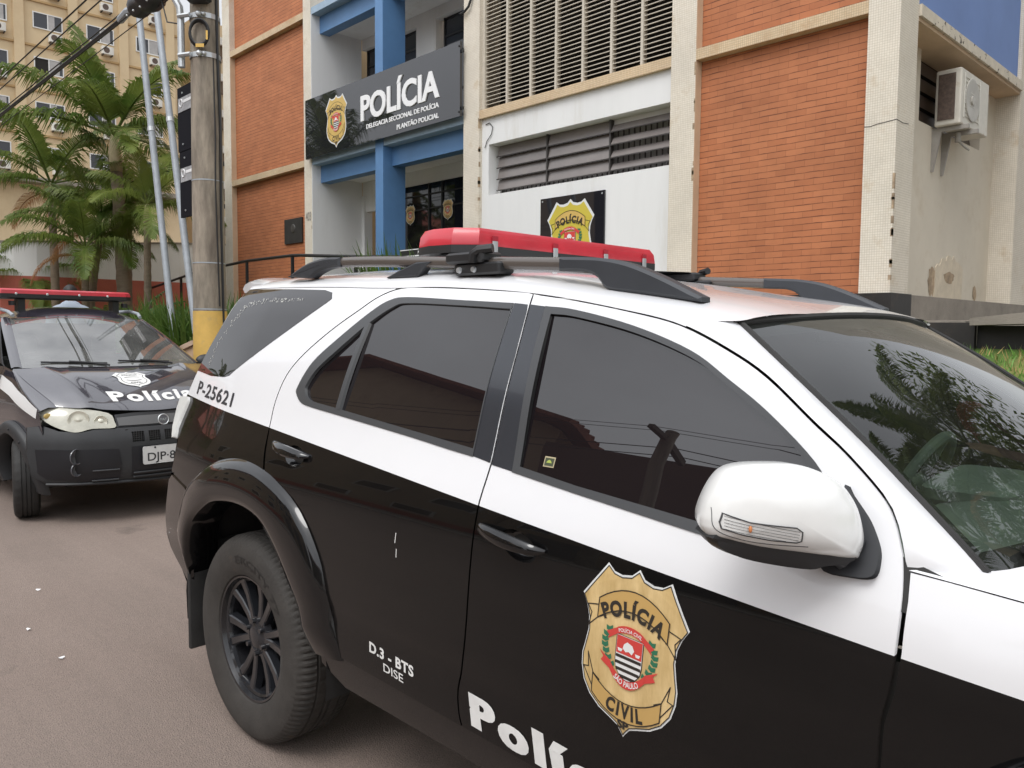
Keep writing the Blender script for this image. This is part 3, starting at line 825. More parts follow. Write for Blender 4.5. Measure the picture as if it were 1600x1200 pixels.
# split air conditioner on the side wall
ac = thing('air_conditioner', 'weathered white air conditioner on brackets under the blue overhang', 'air conditioner', (-3.2, 10.3, 3.83))
s = MB(); s.rbox(-3.36, -3.09, 9.80, 10.76, 3.84, 4.45, .02); s.build('casing', pm('weathered_casing', (.60, .57, .50), .5, var=.1, vs=6, stain=(.40, .30, .2), sc=6, srange=(.6, .75)), ac)
s = MB(); s.box(-3.325, -3.15, 9.790, 9.799, 3.90, 4.40); s.build('side_coil', M['acgrill'], ac)
s = MB(); s.lathe([(.235, 0), (.235, .012), (.22, .014), (.05, .002), (.05, .02), (.001, .022)], 28, Matrix.Translation((-3.089, 10.16, 4.15)) @ Matrix.Rotation(R(90), 4, 'Y'))
s.build('fan_grille', pm('fan_grille', (.42, .40, .36), .45, var=.15, vs=9), ac)
s = MB()
for i in range(10):
    z = 3.94+i*.047; s.box(-3.088, -3.083, 9.90, 10.42, z, z+.006)
for y in (9.9, 10.42): s.box(-3.088, -3.082, y-.01, y+.01, 3.92, 4.40)
s.build('grille_bars', M['acwhite'], ac)
s = MB()
for y in (9.88, 10.20):
    s.box(-3.40, -3.02, y-.018, y+.018, 3.79, 3.835); s.prism([(-3.399, y-.016, 3.79), (-3.30, y-.016, 3.79), (-3.375, y-.016, 3.36), (-3.399, y-.016, 3.36)], (0, .032, 0))
s.cyl((-3.2, 10.1, 3.80), (-3.2, 10.1, 3.70), .03); s.tube([(-3.2, 10.1, 3.72), (-3.16, 10.18, 3.66), (-3.12, 10.24, 3.62)], .012)
s.build('bracket', pm('bracket_grey', (.33, .31, .28), .6, var=.15, vs=8), ac)
# loose cable on the lower white wall
s = MB(); s.tube([(-9.06, Y0+.05, 4.56), (-8.97, Y0+.045, 4.57), (-8.90, Y0+.045, 4.50), (-8.93, Y0+.045, 4.40), (-9.03, Y0+.045, 4.31), (-9.07, Y0+.045, 4.22)], .006, 6)
tag(s.build('loose_cable', M['black'], smooth=True), 'thin black cable hanging in a curl on the white wall by the window corner', 'cable')
s = MB(); s.tube([(-9.30, Y0-.01, 7.3), (-9.30, Y0-.03, 6.45), (-9.36, Y0-.04, 6.32), (-9.46, Y0-.04, 6.27), (-9.56, Y0-.02, 6.28), (-9.60, Y0+.2, 6.30)], .018, 8)
tag(s.build('conduit', M['black'], smooth=True), 'black cable bent round the pillar above the long sign', 'cable')
# ------------------------------------------------------------ vehicle panel helpers
def cr(pts, n=6, closed=False):
    """Catmull-Rom through the points"""
    P = [Vector(p) for p in pts]; out = []
    m = len(P)
    for i in range(m if closed else m-1):
        p1, p2 = P[i], P[(i+1) % m]
        p0 = P[(i-1) % m] if (closed or i > 0) else p1*2-p2
        p3 = P[(i+2) % m] if (closed or i+2 < m) else p2*2-p1
        for k in range(n):
            t = k/n
            out.append(0.5*((2*p1)+(p2-p0)*t+(2*p0-5*p1+4*p2-p3)*t*t+(3*p1-p0-3*p2+p3)*t**3))
    if not closed: out.append(P[-1].copy())
    return [tuple(p) for p in out]

def dens(pts, step, closed=True):
    out = []; n = len(pts)
    for i in range(n if closed else n-1):
        a = Vector(pts[i]); b = Vector(pts[(i+1) % n]); L = (b-a).length
        if L < 1e-5: continue
        k = max(1, int(math.ceil(L/step)))
        for j in range(k): out.append(tuple(a+(b-a)*j/k))
    if not closed: out.append(tuple(pts[-1]))
    return out

def inpoly(x, y, poly):
    c = False; n = len(poly); j = n-1
    for i in range(n):
        xi, yi = poly[i]; xj, yj = poly[j]
        if (yi > y) != (yj > y) and x < (xj-xi)*(y-yi)/(yj-yi)+xi: c = not c
        j = i
    return c

def resample(pts, n):
    P = [Vector(p) for p in pts]; d = [0]
    for i in range(1, len(P)): d.append(d[-1]+(P[i]-P[i-1]).length)
    out = []; k = 0
    for i in range(n):
        t = d[-1]*i/(n-1)
        while k < len(P)-2 and d[k+1] < t: k += 1
        u = (t-d[k])/max(1e-9, d[k+1]-d[k]); out.append(P[k].lerp(P[k+1], min(1, u)))
    return out

def side_pt(x, z, off=0.0, sgn=-1, fn=suv_half):
    return (x, sgn*(fn(x, z)+off), z)

def side_nrm(x, z, sgn=-1, fn=suv_half):
    e = .004
    wx = (fn(x+e, z)-fn(x-e, z))/(2*e); wz = (fn(x, z+e)-fn(x, z-e))/(2*e)
    return Vector((-wx, sgn, -wz)).normalized()

def side_panel(mb, outline, sgn=-1, holes=(), off=0.0, step=.045, flange=.012, fn=suv_half, offn=None):
    """sheet-metal panel: outline in (x, z) filled and bent onto the side surface, edges turned inwards"""
    loops = [dens(outline, .02)]+[dens(h, .015) for h in holes]
    vs = []; ed = []
    for L in loops:
        b = len(vs); vs += [Vector(p) for p in L]; ed += [(b+i, b+(i+1) % len(L)) for i in range(len(L))]
    nb = len(vs)
    x0 = min(p[0] for p in loops[0]); x1 = max(p[0] for p in loops[0]); z0 = min(p[1] for p in loops[0]); z1 = max(p[1] for p in loops[0])
    nx = int((x1-x0)/step)+1; nz = int((z1-z0)/step)+1
    for i in range(1, nx):
        for j in range(1, nz):
            x = x0+(x1-x0)*i/nx; z = z0+(z1-z0)*j/nz
            if not inpoly(x, z, loops[0]) or any(inpoly(x, z, h) for h in loops[1:]): continue
            if min((v.x-x)**2+(v.y-z)**2 for v in vs[:nb]) < (step*.4)**2: continue
            vs.append(Vector((x, z)))
    r = delaunay_2d_cdt(vs, ed, [], 0, 1e-6)
    base = len(mb.v); pts = r[0]
    for v in pts:
        o = off+(offn(v.x, v.y) if offn else 0)
        mb.n[len(mb.v)] = side_nrm(v.x, v.y, sgn, fn); mb.v.append(side_pt(v.x, v.y, o, sgn, fn))
    for f in r[2]:
        cx = sum(pts[i].x for i in f)/3; cz = sum(pts[i].y for i in f)/3
        if not inpoly(cx, cz, loops[0]) or any(inpoly(cx, cz, h) for h in loops[1:]): continue
        q = [base+i for i in f]
        mb.face(q if sgn < 0 else q[::-1])
    if flange:
        for L in loops:
            b = len(mb.v); n = len(L)
            for (x, z) in L:
                nn = side_nrm(x, z, sgn, fn); o = off+(offn(x, z) if offn else 0); p = side_pt(x, z, o, sgn, fn)
                mb.n[len(mb.v)] = nn; mb.v.append(p)
                mb.n[len(mb.v)] = nn; mb.v.append(tuple(Vector(p)-nn*flange))
            for i in range(n):
                j = (i+1) % n; mb.face((b+2*i, b+2*j, b+2*j+1, b+2*i+1))
    return mb

def two_tone(name, a, b, white=(.75, .75, .76)):
    """white above, black below the line z = a + b x, in the vehicle's own space"""
    m = bpy.data.materials.new(name); m.use_nodes = True
    t = m.node_tree; p = t.nodes['Principled BSDF']
    tc = t.nodes.new('ShaderNodeTexCoord'); sp = t.nodes.new('ShaderNodeSeparateXYZ'); t.links.new(tc.outputs['Object'], sp.inputs[0])
    mu = t.nodes.new('ShaderNodeMath'); mu.operation = 'MULTIPLY_ADD'; mu.inputs[1].default_value = -b; mu.inputs[2].default_value = -a
    t.links.new(sp.outputs[0], mu.inputs[0])
    ad = t.nodes.new('ShaderNodeMath'); ad.operation = 'ADD'; t.links.new(mu.outputs[0], ad.inputs[0]); t.links.new(sp.outputs[2], ad.inputs[1])
    gt = t.nodes.new('ShaderNodeMath'); gt.operation = 'GREATER_THAN'; gt.inputs[1].default_value = 0; t.links.new(ad.outputs[0], gt.inputs[0])
    n = t.nodes.new('ShaderNodeTexNoise'); n.inputs['Scale'].default_value = 3.0; n.inputs['Detail'].default_value = 8; n.inputs['Roughness'].default_value = .7
    t.links.new(tc.outputs['Object'], n.inputs['Vector'])
    dm = t.nodes.new('ShaderNodeMix'); dm.data_type = 'RGBA'
    dm.inputs[6].default_value = tuple(white)+(1,); dm.inputs[7].default_value = tuple(x*.93 for x in white)+(1,)
    t.links.new(n.outputs['Fac'], dm.inputs[0])
    bk = t.nodes.new('ShaderNodeMix'); bk.data_type = 'RGBA'
    bk.inputs[6].default_value = (.0025, .0025, .003, 1); bk.inputs[7].default_value = (.0055, .0053, .0052, 1)
    t.links.new(n.outputs['Fac'], bk.inputs[0])
    mx = t.nodes.new('ShaderNodeMix'); mx.data_type = 'RGBA'
    t.links.new(bk.outputs[2], mx.inputs[6]); t.links.new(dm.outputs[2], mx.inputs[7])
    t.links.new(gt.outputs[0], mx.inputs[0]); t.links.new(mx.outputs[2], p.inputs['Base Color'])
    # light road dust: gloss breaks up a little
    n2 = t.nodes.new('ShaderNodeTexNoise'); n2.inputs['Scale'].default_value = 9.0; n2.inputs['Detail'].default_value = 8
    t.links.new(tc.outputs['Object'], n2.inputs['Vector'])
    mr = t.nodes.new('ShaderNodeMapRange'); mr.inputs['To Min'].default_value = .10; mr.inputs['To Max'].default_value = .20
    t.links.new(n2.outputs['Fac'], mr.inputs['Value']); t.links.new(mr.outputs[0], p.inputs['Roughness'])
    p.inputs['Specular IOR Level'].default_value = .15
    p.inputs['Coat Weight'].default_value = .62; p.inputs['Coat Roughness'].default_value = .015; p.inputs['Coat IOR'].default_value = 1.45
    return m

def glass_half(x, z):
    # the panes are flatter than the sheet metal round them
    w = suv_half(x, z); l = suv_half(x, 1.2)+(suv_half(x, 1.62)-suv_half(x, 1.2))*(z-1.2)/.42
    return l+(w-l)*.45
WSFLIP = True
M['paint'] = two_tone('black_white_paint', 1.2036, -.0823)
M['blackpaint'] = pm('black_paint', (.004, .004, .0045), .16, spec=.2, coat=.85)
M['tint'] = glassmat('tinted_glass', (0, 0, 0), dark=(.010, .008, .009), ior=1.78)
M['wscreen'] = glassmat('windscreen_glass', (.50, .60, .53), ior=1.56, dust_glare=.015)
M['wscreenglare'] = glassmat('sky_glare_windscreen', (.42, .50, .46), ior=3.0, dust_glare=.16)  # pale diffuse and strong fresnel paint in the bright sky reflection
M['trim'] = pm('window_trim', (.055, .057, .060), .35)
M['railgrey'] = pm('rail_grey', (.034, .037, .043), .5, var=.12, vs=8)
M['railtube'] = pm('rail_tube', (.10, .085, .075), .22, coat=.3)
M['tyre'] = pm('tyre_rubber', (.040, .036, .032), .78, var=.25, vs=8, bump=.15, bs=120, stain=(.12, .075, .045), sc=7, srange=(.62, .82))
M['seat'] = pm('seat_fabric', (.20, .21, .20), .9, var=.1, vs=8)
M['dash'] = pm('dashboard', (.33, .34, .32), .7, var=.08, vs=5)
M['lens'] = pm('clear_lens', (.74, .74, .72), .12, var=.10, vs=14, coat=.6)
M['amber'] = pm('amber_lens', (.60, .22, .08), .3)

SUVX, SUVY, SUVR = -2.79394, 2.18322, 0.02793
suv = thing('police_suv', 'large black and white police SUV with red roof light bar, nearest the camera', 'police car', (SUVX, SUVY, 0), SUVR)
def sp(mb, name, mat, parent=suv, smooth=True, angle=35):
    return mb.build(name, mat, parent, smooth=smooth, angle=angle, local=True)

G_TOP = [(0.15,1.193),(0.139,1.279),(0.163,1.375),(0.227,1.451),(0.346,1.54),(0.458,1.606),(0.535,1.650),(0.626,1.675),(0.766,1.674),(0.954,1.665),(1.202,1.648),(1.24,1.642),(1.4,1.621),(1.593,1.589),(1.737,1.558),(1.872,1.505),(1.972,1.454),(2.083,1.375),(2.149,1.329),(2.221,1.268),(2.25,1.232),(2.269,1.189),(2.278,1.162),(2.286,1.104),(2.286,1.022),(2.279,0.956),(2.268,0.90),(2.264,0.819),(2.262,.60),(2.25,.478)]
B_GAP = [(1.24,1.642),(1.246,1.592),(1.26,1.475),(1.271,1.246),(1.272,1.201),(1.268,1.11),(1.271,1.053),(1.264,0.954),(1.238,0.749),(1.218,0.67),(1.196,0.598),(1.197,0.532),(1.205,0.497)]
R_WIN = [(1.181,1.617),(0.965,1.629),(0.698,1.644),(0.607,1.636),(0.529,1.598),(0.412,1.514),(0.306,1.427),(0.261,1.34),(0.269,1.314),(0.314,1.288),(0.392,1.278),(0.533,1.267),(0.923,1.236),(1.088,1.221),(1.201,1.212)]
R_GL = [(1.178,1.601),(0.974,1.613),(0.715,1.624),(0.640,1.612),(0.539,1.556),(0.432,1.474),(0.347,1.405),(0.312,1.350),(0.315,1.328),(0.339,1.308),(0.382,1.298),(0.535,1.286),(0.915,1.255),(1.195,1.232)]
F_WIN = [(1.304,1.607),(1.412,1.596),(1.605,1.557),(1.78,1.503),(1.889,1.446),(1.989,1.388),(2.099,1.306),(2.150,1.240),(2.165,1.165),(2.14,1.135),(1.901,1.141),(1.564,1.171),(1.352,1.192)]
F_GL = [(1.333,1.586),(1.42,1.578),(1.612,1.541),(1.785,1.488),(1.885,1.436),(1.977,1.381),(2.03,1.349),(2.086,1.299),(2.106,1.270),(2.105,1.155),(1.899,1.163),(1.559,1.188),(1.374,1.208)]
Q_WIN = [(-0.475,1.700),(-0.429,1.702),(-0.078,1.692),(0.166,1.682),(0.228,1.671),(0.254,1.648),(0.232,1.632),(-0.235,1.372),(-0.265,1.353),(-0.303,1.346),(-0.438,1.344),(-0.600,1.358)]
SIL = [(-.475,1.715),(-.52,1.60),(-.565,1.46),(-.603,1.363),(-.640,1.258),(-.655,1.19),(-.615,1.13),(-.572,1.07),(-.585,1.0),(-.618,.942)]
FL_O = [(-.56,.66),(-.49,.80),(-.40,.915),(-0.283,0.983),(-0.194,1.028),(-0.064,1.062),(0.064,1.07),(0.216,1.051),(0.341,1.012),(0.435,0.965),(0.503,0.902),(0.545,0.843),(0.572,0.79),(0.596,0.68),(0.626,0.568),(0.65,0.505)]
FL_L = [(-.46,.52),(-.42,.64),(-0.37,0.732),(-0.312,0.796),(-0.22,0.852),(-0.125,0.893),(0.014,0.915),(0.122,0.914),(0.222,0.891),(0.278,0.856),(.345,.79),(0.426,0.687),(.462,.60),(0.485,0.490)]
GUT = spline([-.75,-.50,-.1,.3,.626,.766,.954,1.24,1.4,1.593,1.737,1.80,1.92], [1.690,1.702,1.700,1.688,1.6755,1.6745,1.6655,1.6425,1.6215,1.5895,1.5585,1.536,1.482])
door_top = cr(G_TOP, 4)
i_b = min(range(len(door_top)), key=lambda i: abs(door_top[i][0]-1.24)+abs(door_top[i][1]-1.642))
GAPW = .0028
def shrink(poly, d):
    """move a polygon inwards by d"""
    n = len(poly); A = sum(poly[i][0]*poly[(i+1) % n][1]-poly[(i+1) % n][0]*poly[i][1] for i in range(n)); s = 1 if A > 0 else -1
    out = []
    for i in range(n):
        a, b, c = Vector(poly[i-1]), Vector(poly[i]), Vector(poly[(i+1) % n])
        t = (b-a).normalized()+(c-b).normalized()
        if t.length < 1e-6: out.append(tuple(b)); continue
        t.normalize(); out.append((b.x-t.y*d*s, b.y+t.x*d*s))
    return out
bgap = cr(B_GAP, 3)
flo = cr(FL_O, 4)
def toward(p, c, d):
    v = Vector(c)-Vector(p); return tuple(Vector(p)+v.normalized()*d)
fl_in = [toward(p, (0.02, .45), .05) for p in flo]
DB = lambda x: .512-.030*(x-.65)
rear_door_o = door_top[:i_b+1][::-1]+[(.175, 1.124), (.205, 1.052)]+[p for p in fl_in if p[0] > .20 and p[1] > .53]+[(.60, DB(.60)), (.9, DB(.9)), (1.203, DB(1.2))]+bgap[::-1][1:-1]
front_door_o = door_top[i_b:]+[(2.0, DB(2.0)), (1.6, DB(1.6)), (1.206, DB(1.2))]+bgap[::-1][1:-1]
CUPF = [(1.424+.062*math.cos(t*math.pi/8), 1.030+.034*math.sin(t*math.pi/8)-.01*math.cos(t*math.pi/8)) for t in range(16)]
CUPR = [(.366+.062*math.cos(t*math.pi/8), 1.119+.032*math.sin(t*math.pi/8)-.006*math.cos(t*math.pi/8)) for t in range(16)]

def bowl(mb, ring, sgn, depth=.028):
    cx = sum(p[0] for p in ring)/len(ring); cz = sum(p[1] for p in ring)/len(ring); rows = []
    for k, (s, d) in enumerate(((1.02, 0), (.93, -.010), (.75, -.022), (.45, -depth), (.05, -depth-.002))):
        rows.append([side_pt(cx+(x-cx)*s, cz+(z-cz)*s, d-.001, sgn) for x, z in ring])
    mb.loft(rows, closed=True, flip=sgn > 0)

def handle_bar(mb, xa, za, xb, zb, sgn):
    n = 14; rows = []
    for i in range(n+1):
        t = i/n; x = xa+(xb-xa)*t; z = za+(zb-za)*t
        e = math.sin(math.pi*min(1, max(0, t)))**.45 if 0 < t < 1 else 0.0
        hh = .004+.0135*e; oo = .004+.030*math.sin(math.pi*t)**.5 if 0 < t < 1 else .002
        rows.append([side_pt(x, z+hh*math.sin(a), oo+.011*(.3+.7*e)*math.cos(a), sgn) for a in [2*math.pi*k/10 for k in range(10)]])
    mb.loft(rows, closed=True, caps=True)

for sgn in (-1, 1):
    # doors
    for nm, outl, win, gl, cup, hb in (('front_door', front_door_o, F_WIN, F_GL, CUPF, (1.288, 1.058, 1.515, 1.034)), ('rear_door', rear_door_o, R_WIN, R_GL, CUPR, (.226, 1.149, .458, 1.127))):
        wn = cr(win, 3, True) if nm == 'rear_door' else cr(win, 3, True)
        # keep the sharp corners of the window opening
        kw, kg = (8, 9) if nm == 'front_door' else (15, 14)
        wn = dens(cr(win[:kw], 5)+list(win[kw:]), .02); glo = dens(cr(gl[:kg], 5)+list(gl[kg:]), .02)
        mb = MB(); side_panel(mb, shrink(outl, GAPW), sgn, holes=[shrink(wn, .004), cup])
        dr = sp(mb, nm, M['paint'])
        w = MB(); side_panel(w, shrink(glo, -.012), sgn, off=-.004, flange=0, step=.06, fn=glass_half); wo = sp(w, 'window', M['tint'], dr)
        tr_ = MB(); side_panel(tr_, wn, sgn, holes=[glo], off=.003, flange=.012); sp(tr_, 'window_trim', M['trim'], wo)
        h = MB(); handle_bar(h, *hb, sgn); ho = sp(h, 'door_handle', M['blackpaint'], dr)
        c = MB(); bowl(c, cup, sgn); sp(c, 'handle_cup', M['blackpaint'], dr)
        if nm == 'rear_door':
            d = MB(); side_panel(d, [(.531, 1.553), (.551, 1.563), (.547, 1.284), (.525, 1.286)], sgn, off=.0045, step=.1); sp(d, 'divider_bar', M['trim'], wo)
            pl_ = [(1.183, 1.617), (1.20, 1.213), (1.268, 1.204), (1.266, 1.246), (1.256, 1.475), (1.242, 1.592), (1.236, 1.612)]
        else:
            pl_ = [(1.2465, 1.612), (1.250, 1.592), (1.264, 1.475), (1.275, 1.246), (1.276, 1.200), (1.352, 1.193), (1.302, 1.606)]
        b = MB(); side_panel(b, pl_, sgn, off=.0016, step=.05, flange=.001); sp(b, 'pillar_trim', pm('pillar_black', (.028, .031, .038), .22, coat=.3), dr)
        if nm == 'front_door' and sgn < 0:
            s = MB()
            lx = lambda a, bb, o=.0: side_pt(1.442+a, 1.216+bb, -.0028+o, sgn, glass_half)
            s.quad(lx(0, 0), lx(.034, 0), lx(.034, .024), lx(0, .024)); so = sp(s, 'window_sticker', pm('sticker_cream', (.42, .36, .22), .6), dr, smooth=False)
            s = MB(); s.quad(lx(.003, .003, .0006), lx(.031, .003, .0006), lx(.031, .021, .0006), lx(.003, .021, .0006)); sp(s, 'sticker_panel', pm('sticker_dark', (.05, .06, .03), .6), dr, smooth=False)
            s = MB(); fan(s, [(.008, .010), (.026, .010), (.022, .015), (.017, .017), (.012, .015)], lambda a, bb, hh: lx(a, bb, hh), .0012); sp(s, 'sticker_mark', pm('sticker_lime', (.35, .42, .08), .6), dr, smooth=False)
    # quarter panel, rocker, fender
    qp = MB()
    top = [(x, GUT(x)) for x in (.60, .45, .3, .1, -.1, -.3, -.475)]
    gap_up = [p for p in door_top[:i_b] if p[0] < .60][::-1]
    q_o = top+cr(SIL, 3)[1:]+[(-.60, .93), (-.45, .90), (-.38, .86)]+[p for p in fl_in if p[1] > .86 and p[0] < .2]+[(.198, 1.052), (.168, 1.124)]+gap_up[::-1]
    q_o = dens(q_o, .05)
    side_panel(qp, shrink(q_o, .002), sgn, holes=[shrink(dens(Q_WIN, .02), .004)])
    # lower rear corner, bumper
    sp(qp, 'quarter_panel', M['paint'])
    w = MB(); side_panel(w, dens(Q_WIN, .02), sgn, off=.0015, flange=.01, step=.06); sp(w, 'quarter_window', M['tint'])
    bu = MB()
    side_panel(bu, [(-.60, .926), (-.45, .896), (-.38, .855), (-.36, .80), (-.42, .70), (-.45, .56), (-.46, .47), (-.56, .53), (-.70, .595), (-.742, .65), (-.70, .78), (-.64, .90)], sgn, off=.006)
    sp(bu, 'bumper_corner', M['blackpaint'])
    rk = MB(); side_panel(rk, [(.50, .522), (2.30, .462), (2.30, .40), (2.2, .37), (.62, .40), (.5, .45)], sgn, off=-.012, step=.05); sp(rk, 'rocker_panel', M['blackpaint'])
    fe = MB()
    ftop = [(2.289, 1.150), (2.35, 1.147), (2.5, 1.135), (2.8, 1.105), (3.1, 1.07), (3.4, 1.02), (3.62, .96)]
    arc = [(2.75+.50*math.cos(R(a)), .42+.50*math.sin(R(a))) for a in range(0, 181, 10)]
    side_panel(fe, shrink(ftop+[(3.66, .75), (3.64, .5), (3.45, .42)]+arc[1:-1]+[(2.254, .46), (2.265, .60), (2.267, .819), (2.271, .90), (2.285, .956), (2.292, 1.022), (2.292, 1.104)], .002), sgn)
    sp(fe, 'fender', M['paint'])
    # flares
    for wx, mirror in ((0, False), (2.75, True)):
        f = MB(); N = 46
        O = resample(flo, N); L = resample(cr(FL_L, 4), N); rows = []
        prof = ((0, -.004), (.05, .012), (.14, .024), (.30, .033), (.55, .040), (.80, .041), (.95, .036), (1.0, .026), (.995, -.03), (.985, -.10))
        for i in range(N):
            row = []
            e = min(1, .3+min(i, N-1-i)/4.0)
            for t, b in prof:
                t_ = 1-t
                p = O[i].lerp(L[i], t) if not mirror else Vector((L[i].x+(O[i].x-L[i].x)*.35*t_, L[i].y+(O[i].y-L[i].y)*.45*t_)); x = p.x if not mirror else -p.x+.035
                row.append(side_pt(x+wx, p.y, b*e if b > 0 else b, sgn))
            rows.append(row)
        f.loft(rows, flip=(sgn > 0) != mirror)
        sp(f, 'wheel_arch_flare', M['blackpaint'], angle=50)
    # wheel wells
    for wx in (0, 2.75):
        l = MB(); n = 16
        l.loft([[(wx+.53*math.cos(R(-10+200*k/n)), sgn*y, .42+.53*math.sin(R(-10+200*k/n))) for k in range(n+1)] for y in (.865, .55)])
        l.poly([(wx+.53*math.cos(R(-10+200*k/n)), sgn*.55, .42+.53*math.sin(R(-10+200*k/n))) for k in range(n+1)])
        sp(l, 'wheel_well', M['rubber'], smooth=False)
    l = MB()
    l.cyl((.20, sgn*.66, .50), (.16, sgn*.63, .98), .032); sp(l, 'damper', pm('rusty_damper', (.36, .30, .25), .7, var=.3, vs=10, stain=(.22, .09, .04), sc=9, srange=(.45, .6)))
    l = MB(); l.rbox(-.475, -.455, min(sgn*.885, sgn*.64), max(sgn*.885, sgn*.64), .22, .66, .008); sp(l, 'mud_flap', M['rubber'])
    # tail light wrapping the corner
    t = MB(); lp = dens([(-.690,1.245),(-.60,1.250),(-.585,1.235),(-.60,1.15),(-.605,1.085),(-.62,1.08),(-.655,1.12),(-.69,1.20)], .03)
    side_panel(t, lp, sgn, off=.012, flange=.03, step=.03); sp(t, 'tail_light', M['lens'])
    t = MB(); side_panel(t, [(3.42, .93), (3.62, .90), (3.62, .76), (3.5, .80)], sgn, off=.004); sp(t, 'headlight', M['lens'])

# inner shell behind the gaps, so that they read dark
sh = MB()
for sgn in (-1, 1):
    xs = [-.55+i*.11 for i in range(38)]; zs = [.42, .5, .6, .7, .8, .9, 1.0, 1.1, 1.2, 1.3, 1.4, 1.5, 1.58, 1.64]
    for i in range(len(xs)-1):
        for j in range(len(zs)-1):
            cx, cz = (xs[i]+xs[i+1])/2, (zs[j]+zs[j+1])/2
            if min((cx-0)**2+(cz-.42)**2, (cx-2.75)**2+(cz-.42)**2) < .56**2: continue
            zt = GUT(min(xs[i+1], 1.9)) if xs[i+1] < 1.75 else 1.535-.80*(xs[i+1]-1.75)
            if zs[j+1] > zt-.02 or xs[i+1] > 3.5: continue
            sh.quad(*[side_pt(x, z, -.022, sgn) for x, z in ((xs[i], zs[j]), (xs[i+1], zs[j]), (xs[i+1], zs[j+1]), (xs[i], zs[j+1]))])
sh.box(-.6, 3.5, -.60, .60, .30, .46)
sp(sh, 'inner_shell', M['darkin'], smooth=False)

# roof, header and pillars
ZC = spline([-.80,-.3,.3,.63,.9,1.2,1.44,1.6,1.724,1.83,1.894], [1.740,1.764,1.768,1.760,1.744,1.712,1.674,1.650,1.629,1.604,1.586])
def roof_pt(x, s):
    zg = GUT(x); yg = suv_half(x, zg); a = min(1, abs(s))
    return (x, s*yg, zg+(ZC(x)-zg)*(max(0, 1-a**4.5))**.6)
def sgrid(n):
    # finer towards the edges
    out = []
    for i in range(-n, n+1):
        u = i/n; out.append(math.copysign(1-(1-abs(u))**1.8, u))
    return out
ro = MB(); S = sgrid(26)
def xh(s):
    a = abs(s); x = 1.894-.06*a*a
    if a > .86: x -= .085*((a-.86)/.14)**1.5
    return x
rows = []
for i in range(61):
    u = i/60; row = []
    for s in S:
        xr = -.475-.20*(1-s*s); x = xr+(xh(s)-xr)*u; row.append(roof_pt(x, s))
    rows.append(row)
ro.loft(rows)
body = sp(ro, 'roof', M['paint'], angle=180)
# spoiler lip over the tailgate
spn = MB(); rows = []
for s in [i/14 for i in range(-14, 15)]:
    k = 1-abs(s)**4; xe = -.475-.20*(1-s*s); p = roof_pt(xe+.02, s*.98)
    rows.append([(xe+.10, p[1], p[2]+.004), (xe-.02, p[1]*1.0, p[2]+.016+.004*k), (xe-.10-.05*k, p[1]*.97, p[2]+.012), (xe-.125-.05*k, p[1]*.965, p[2]-.006), (xe-.11-.05*k, p[1]*.965, p[2]-.024), (xe+.02, p[1]*.97, p[2]-.03)])
spn.loft(rows, caps=False); spn.poly(rows[0]); spn.poly(rows[-1][::-1])
sp(spn, 'spoiler', M['paint'], angle=60)
# tailgate and rear face
tg = MB(); rows = []; rz = [1.72, 1.66, 1.6, 1.5, 1.4, 1.3, 1.2, 1.1, 1.0, .94]
XE = spline([.94, 1.0, 1.07, 1.13, 1.19, 1.258, 1.363, 1.46, 1.6, 1.72], [-.618, -.585, -.572, -.615, -.655, -.640, -.603, -.565, -.52, -.472])
rear_pt = lambda s, z, o=0: ((XE(z)-.22*(1-s*s)-o), s*(suv_half(XE(z), z)+.0), z)
ss = [i/16 for i in range(-16, 17)]
for z in rz: rows.append([rear_pt(s, z) for s in ss])
tg.loft(rows); tgo = sp(tg, 'tailgate', M['paint'], angle=180)
rw = MB(); rw.loft([[rear_pt(s*.86, z, .004) for s in ss] for z in (1.64, 1.55, 1.45, 1.35, 1.24)]); sp(rw, 'rear_window', M['tint'], tgo)
rb = MB(); rows = []
for z, xo in ((.935, -.60), (.90, -.645), (.78, -.70), (.65, -.745), (.595, -.70), (.53, -.56), (.45, -.50)):
    rows.append([(xo-.22*(1-s*s), s*(suv_half(xo, z)+.006), z) for s in ss])
rb.loft(rows); sp(rb, 'rear_bumper', M['blackpaint'], angle=40)
# windscreen
WE = [spline([0, .2, .45, .65, .83, 1], [p[k] for p in ((1.834,.62,1.563),(1.99,.685,1.461),(2.169,.735,1.33),(2.249,.758,1.266),(2.329,.778,1.20),(2.385,.792,1.152))]) for k in range(3)]
def ws_pt(v, s, o=0.0):
    x, y, z = WE[0](v), WE[1](v), WE[2](v); k = 1-s*s
    return (x+(.06+.075*v)*k+o*.6, s*y, z+.026*(1-v)*k+o*.8)
ws = MB(); ws.loft([[ws_pt(i/18, j/18) for j in range(-18, 19)] for i in range(19)], flip=WSFLIP)
wso = sp(ws, 'windscreen', M['wscreen'], angle=180)
gk = MB()
gk.tube([ws_pt(0, j/18, .002) for j in range(-18, 19)], .008, 6)
for s in (-1, 1): gk.tube([ws_pt(i/18, s, .002) for i in range(19)], .007, 6)
sp(gk, 'windscreen_seal', M['rubber'], wso)
ws2 = MB()
ws2.loft([[ws_pt(v, j/18, -.004) for j in range(-18, 19)] for v in (0, .03, .06)])
for s in (-1, 1): ws2.loft([[ws_pt(i/18, s*k, -.004) for i in range(19)] for k in (1, .97, .955)])
ws2.loft([[ws_pt(v, j/18, -.004) for j in range(-18, 19)] for v in (.90, .95, 1.0)])
sp(ws2, 'black_border', M['black'], wso)
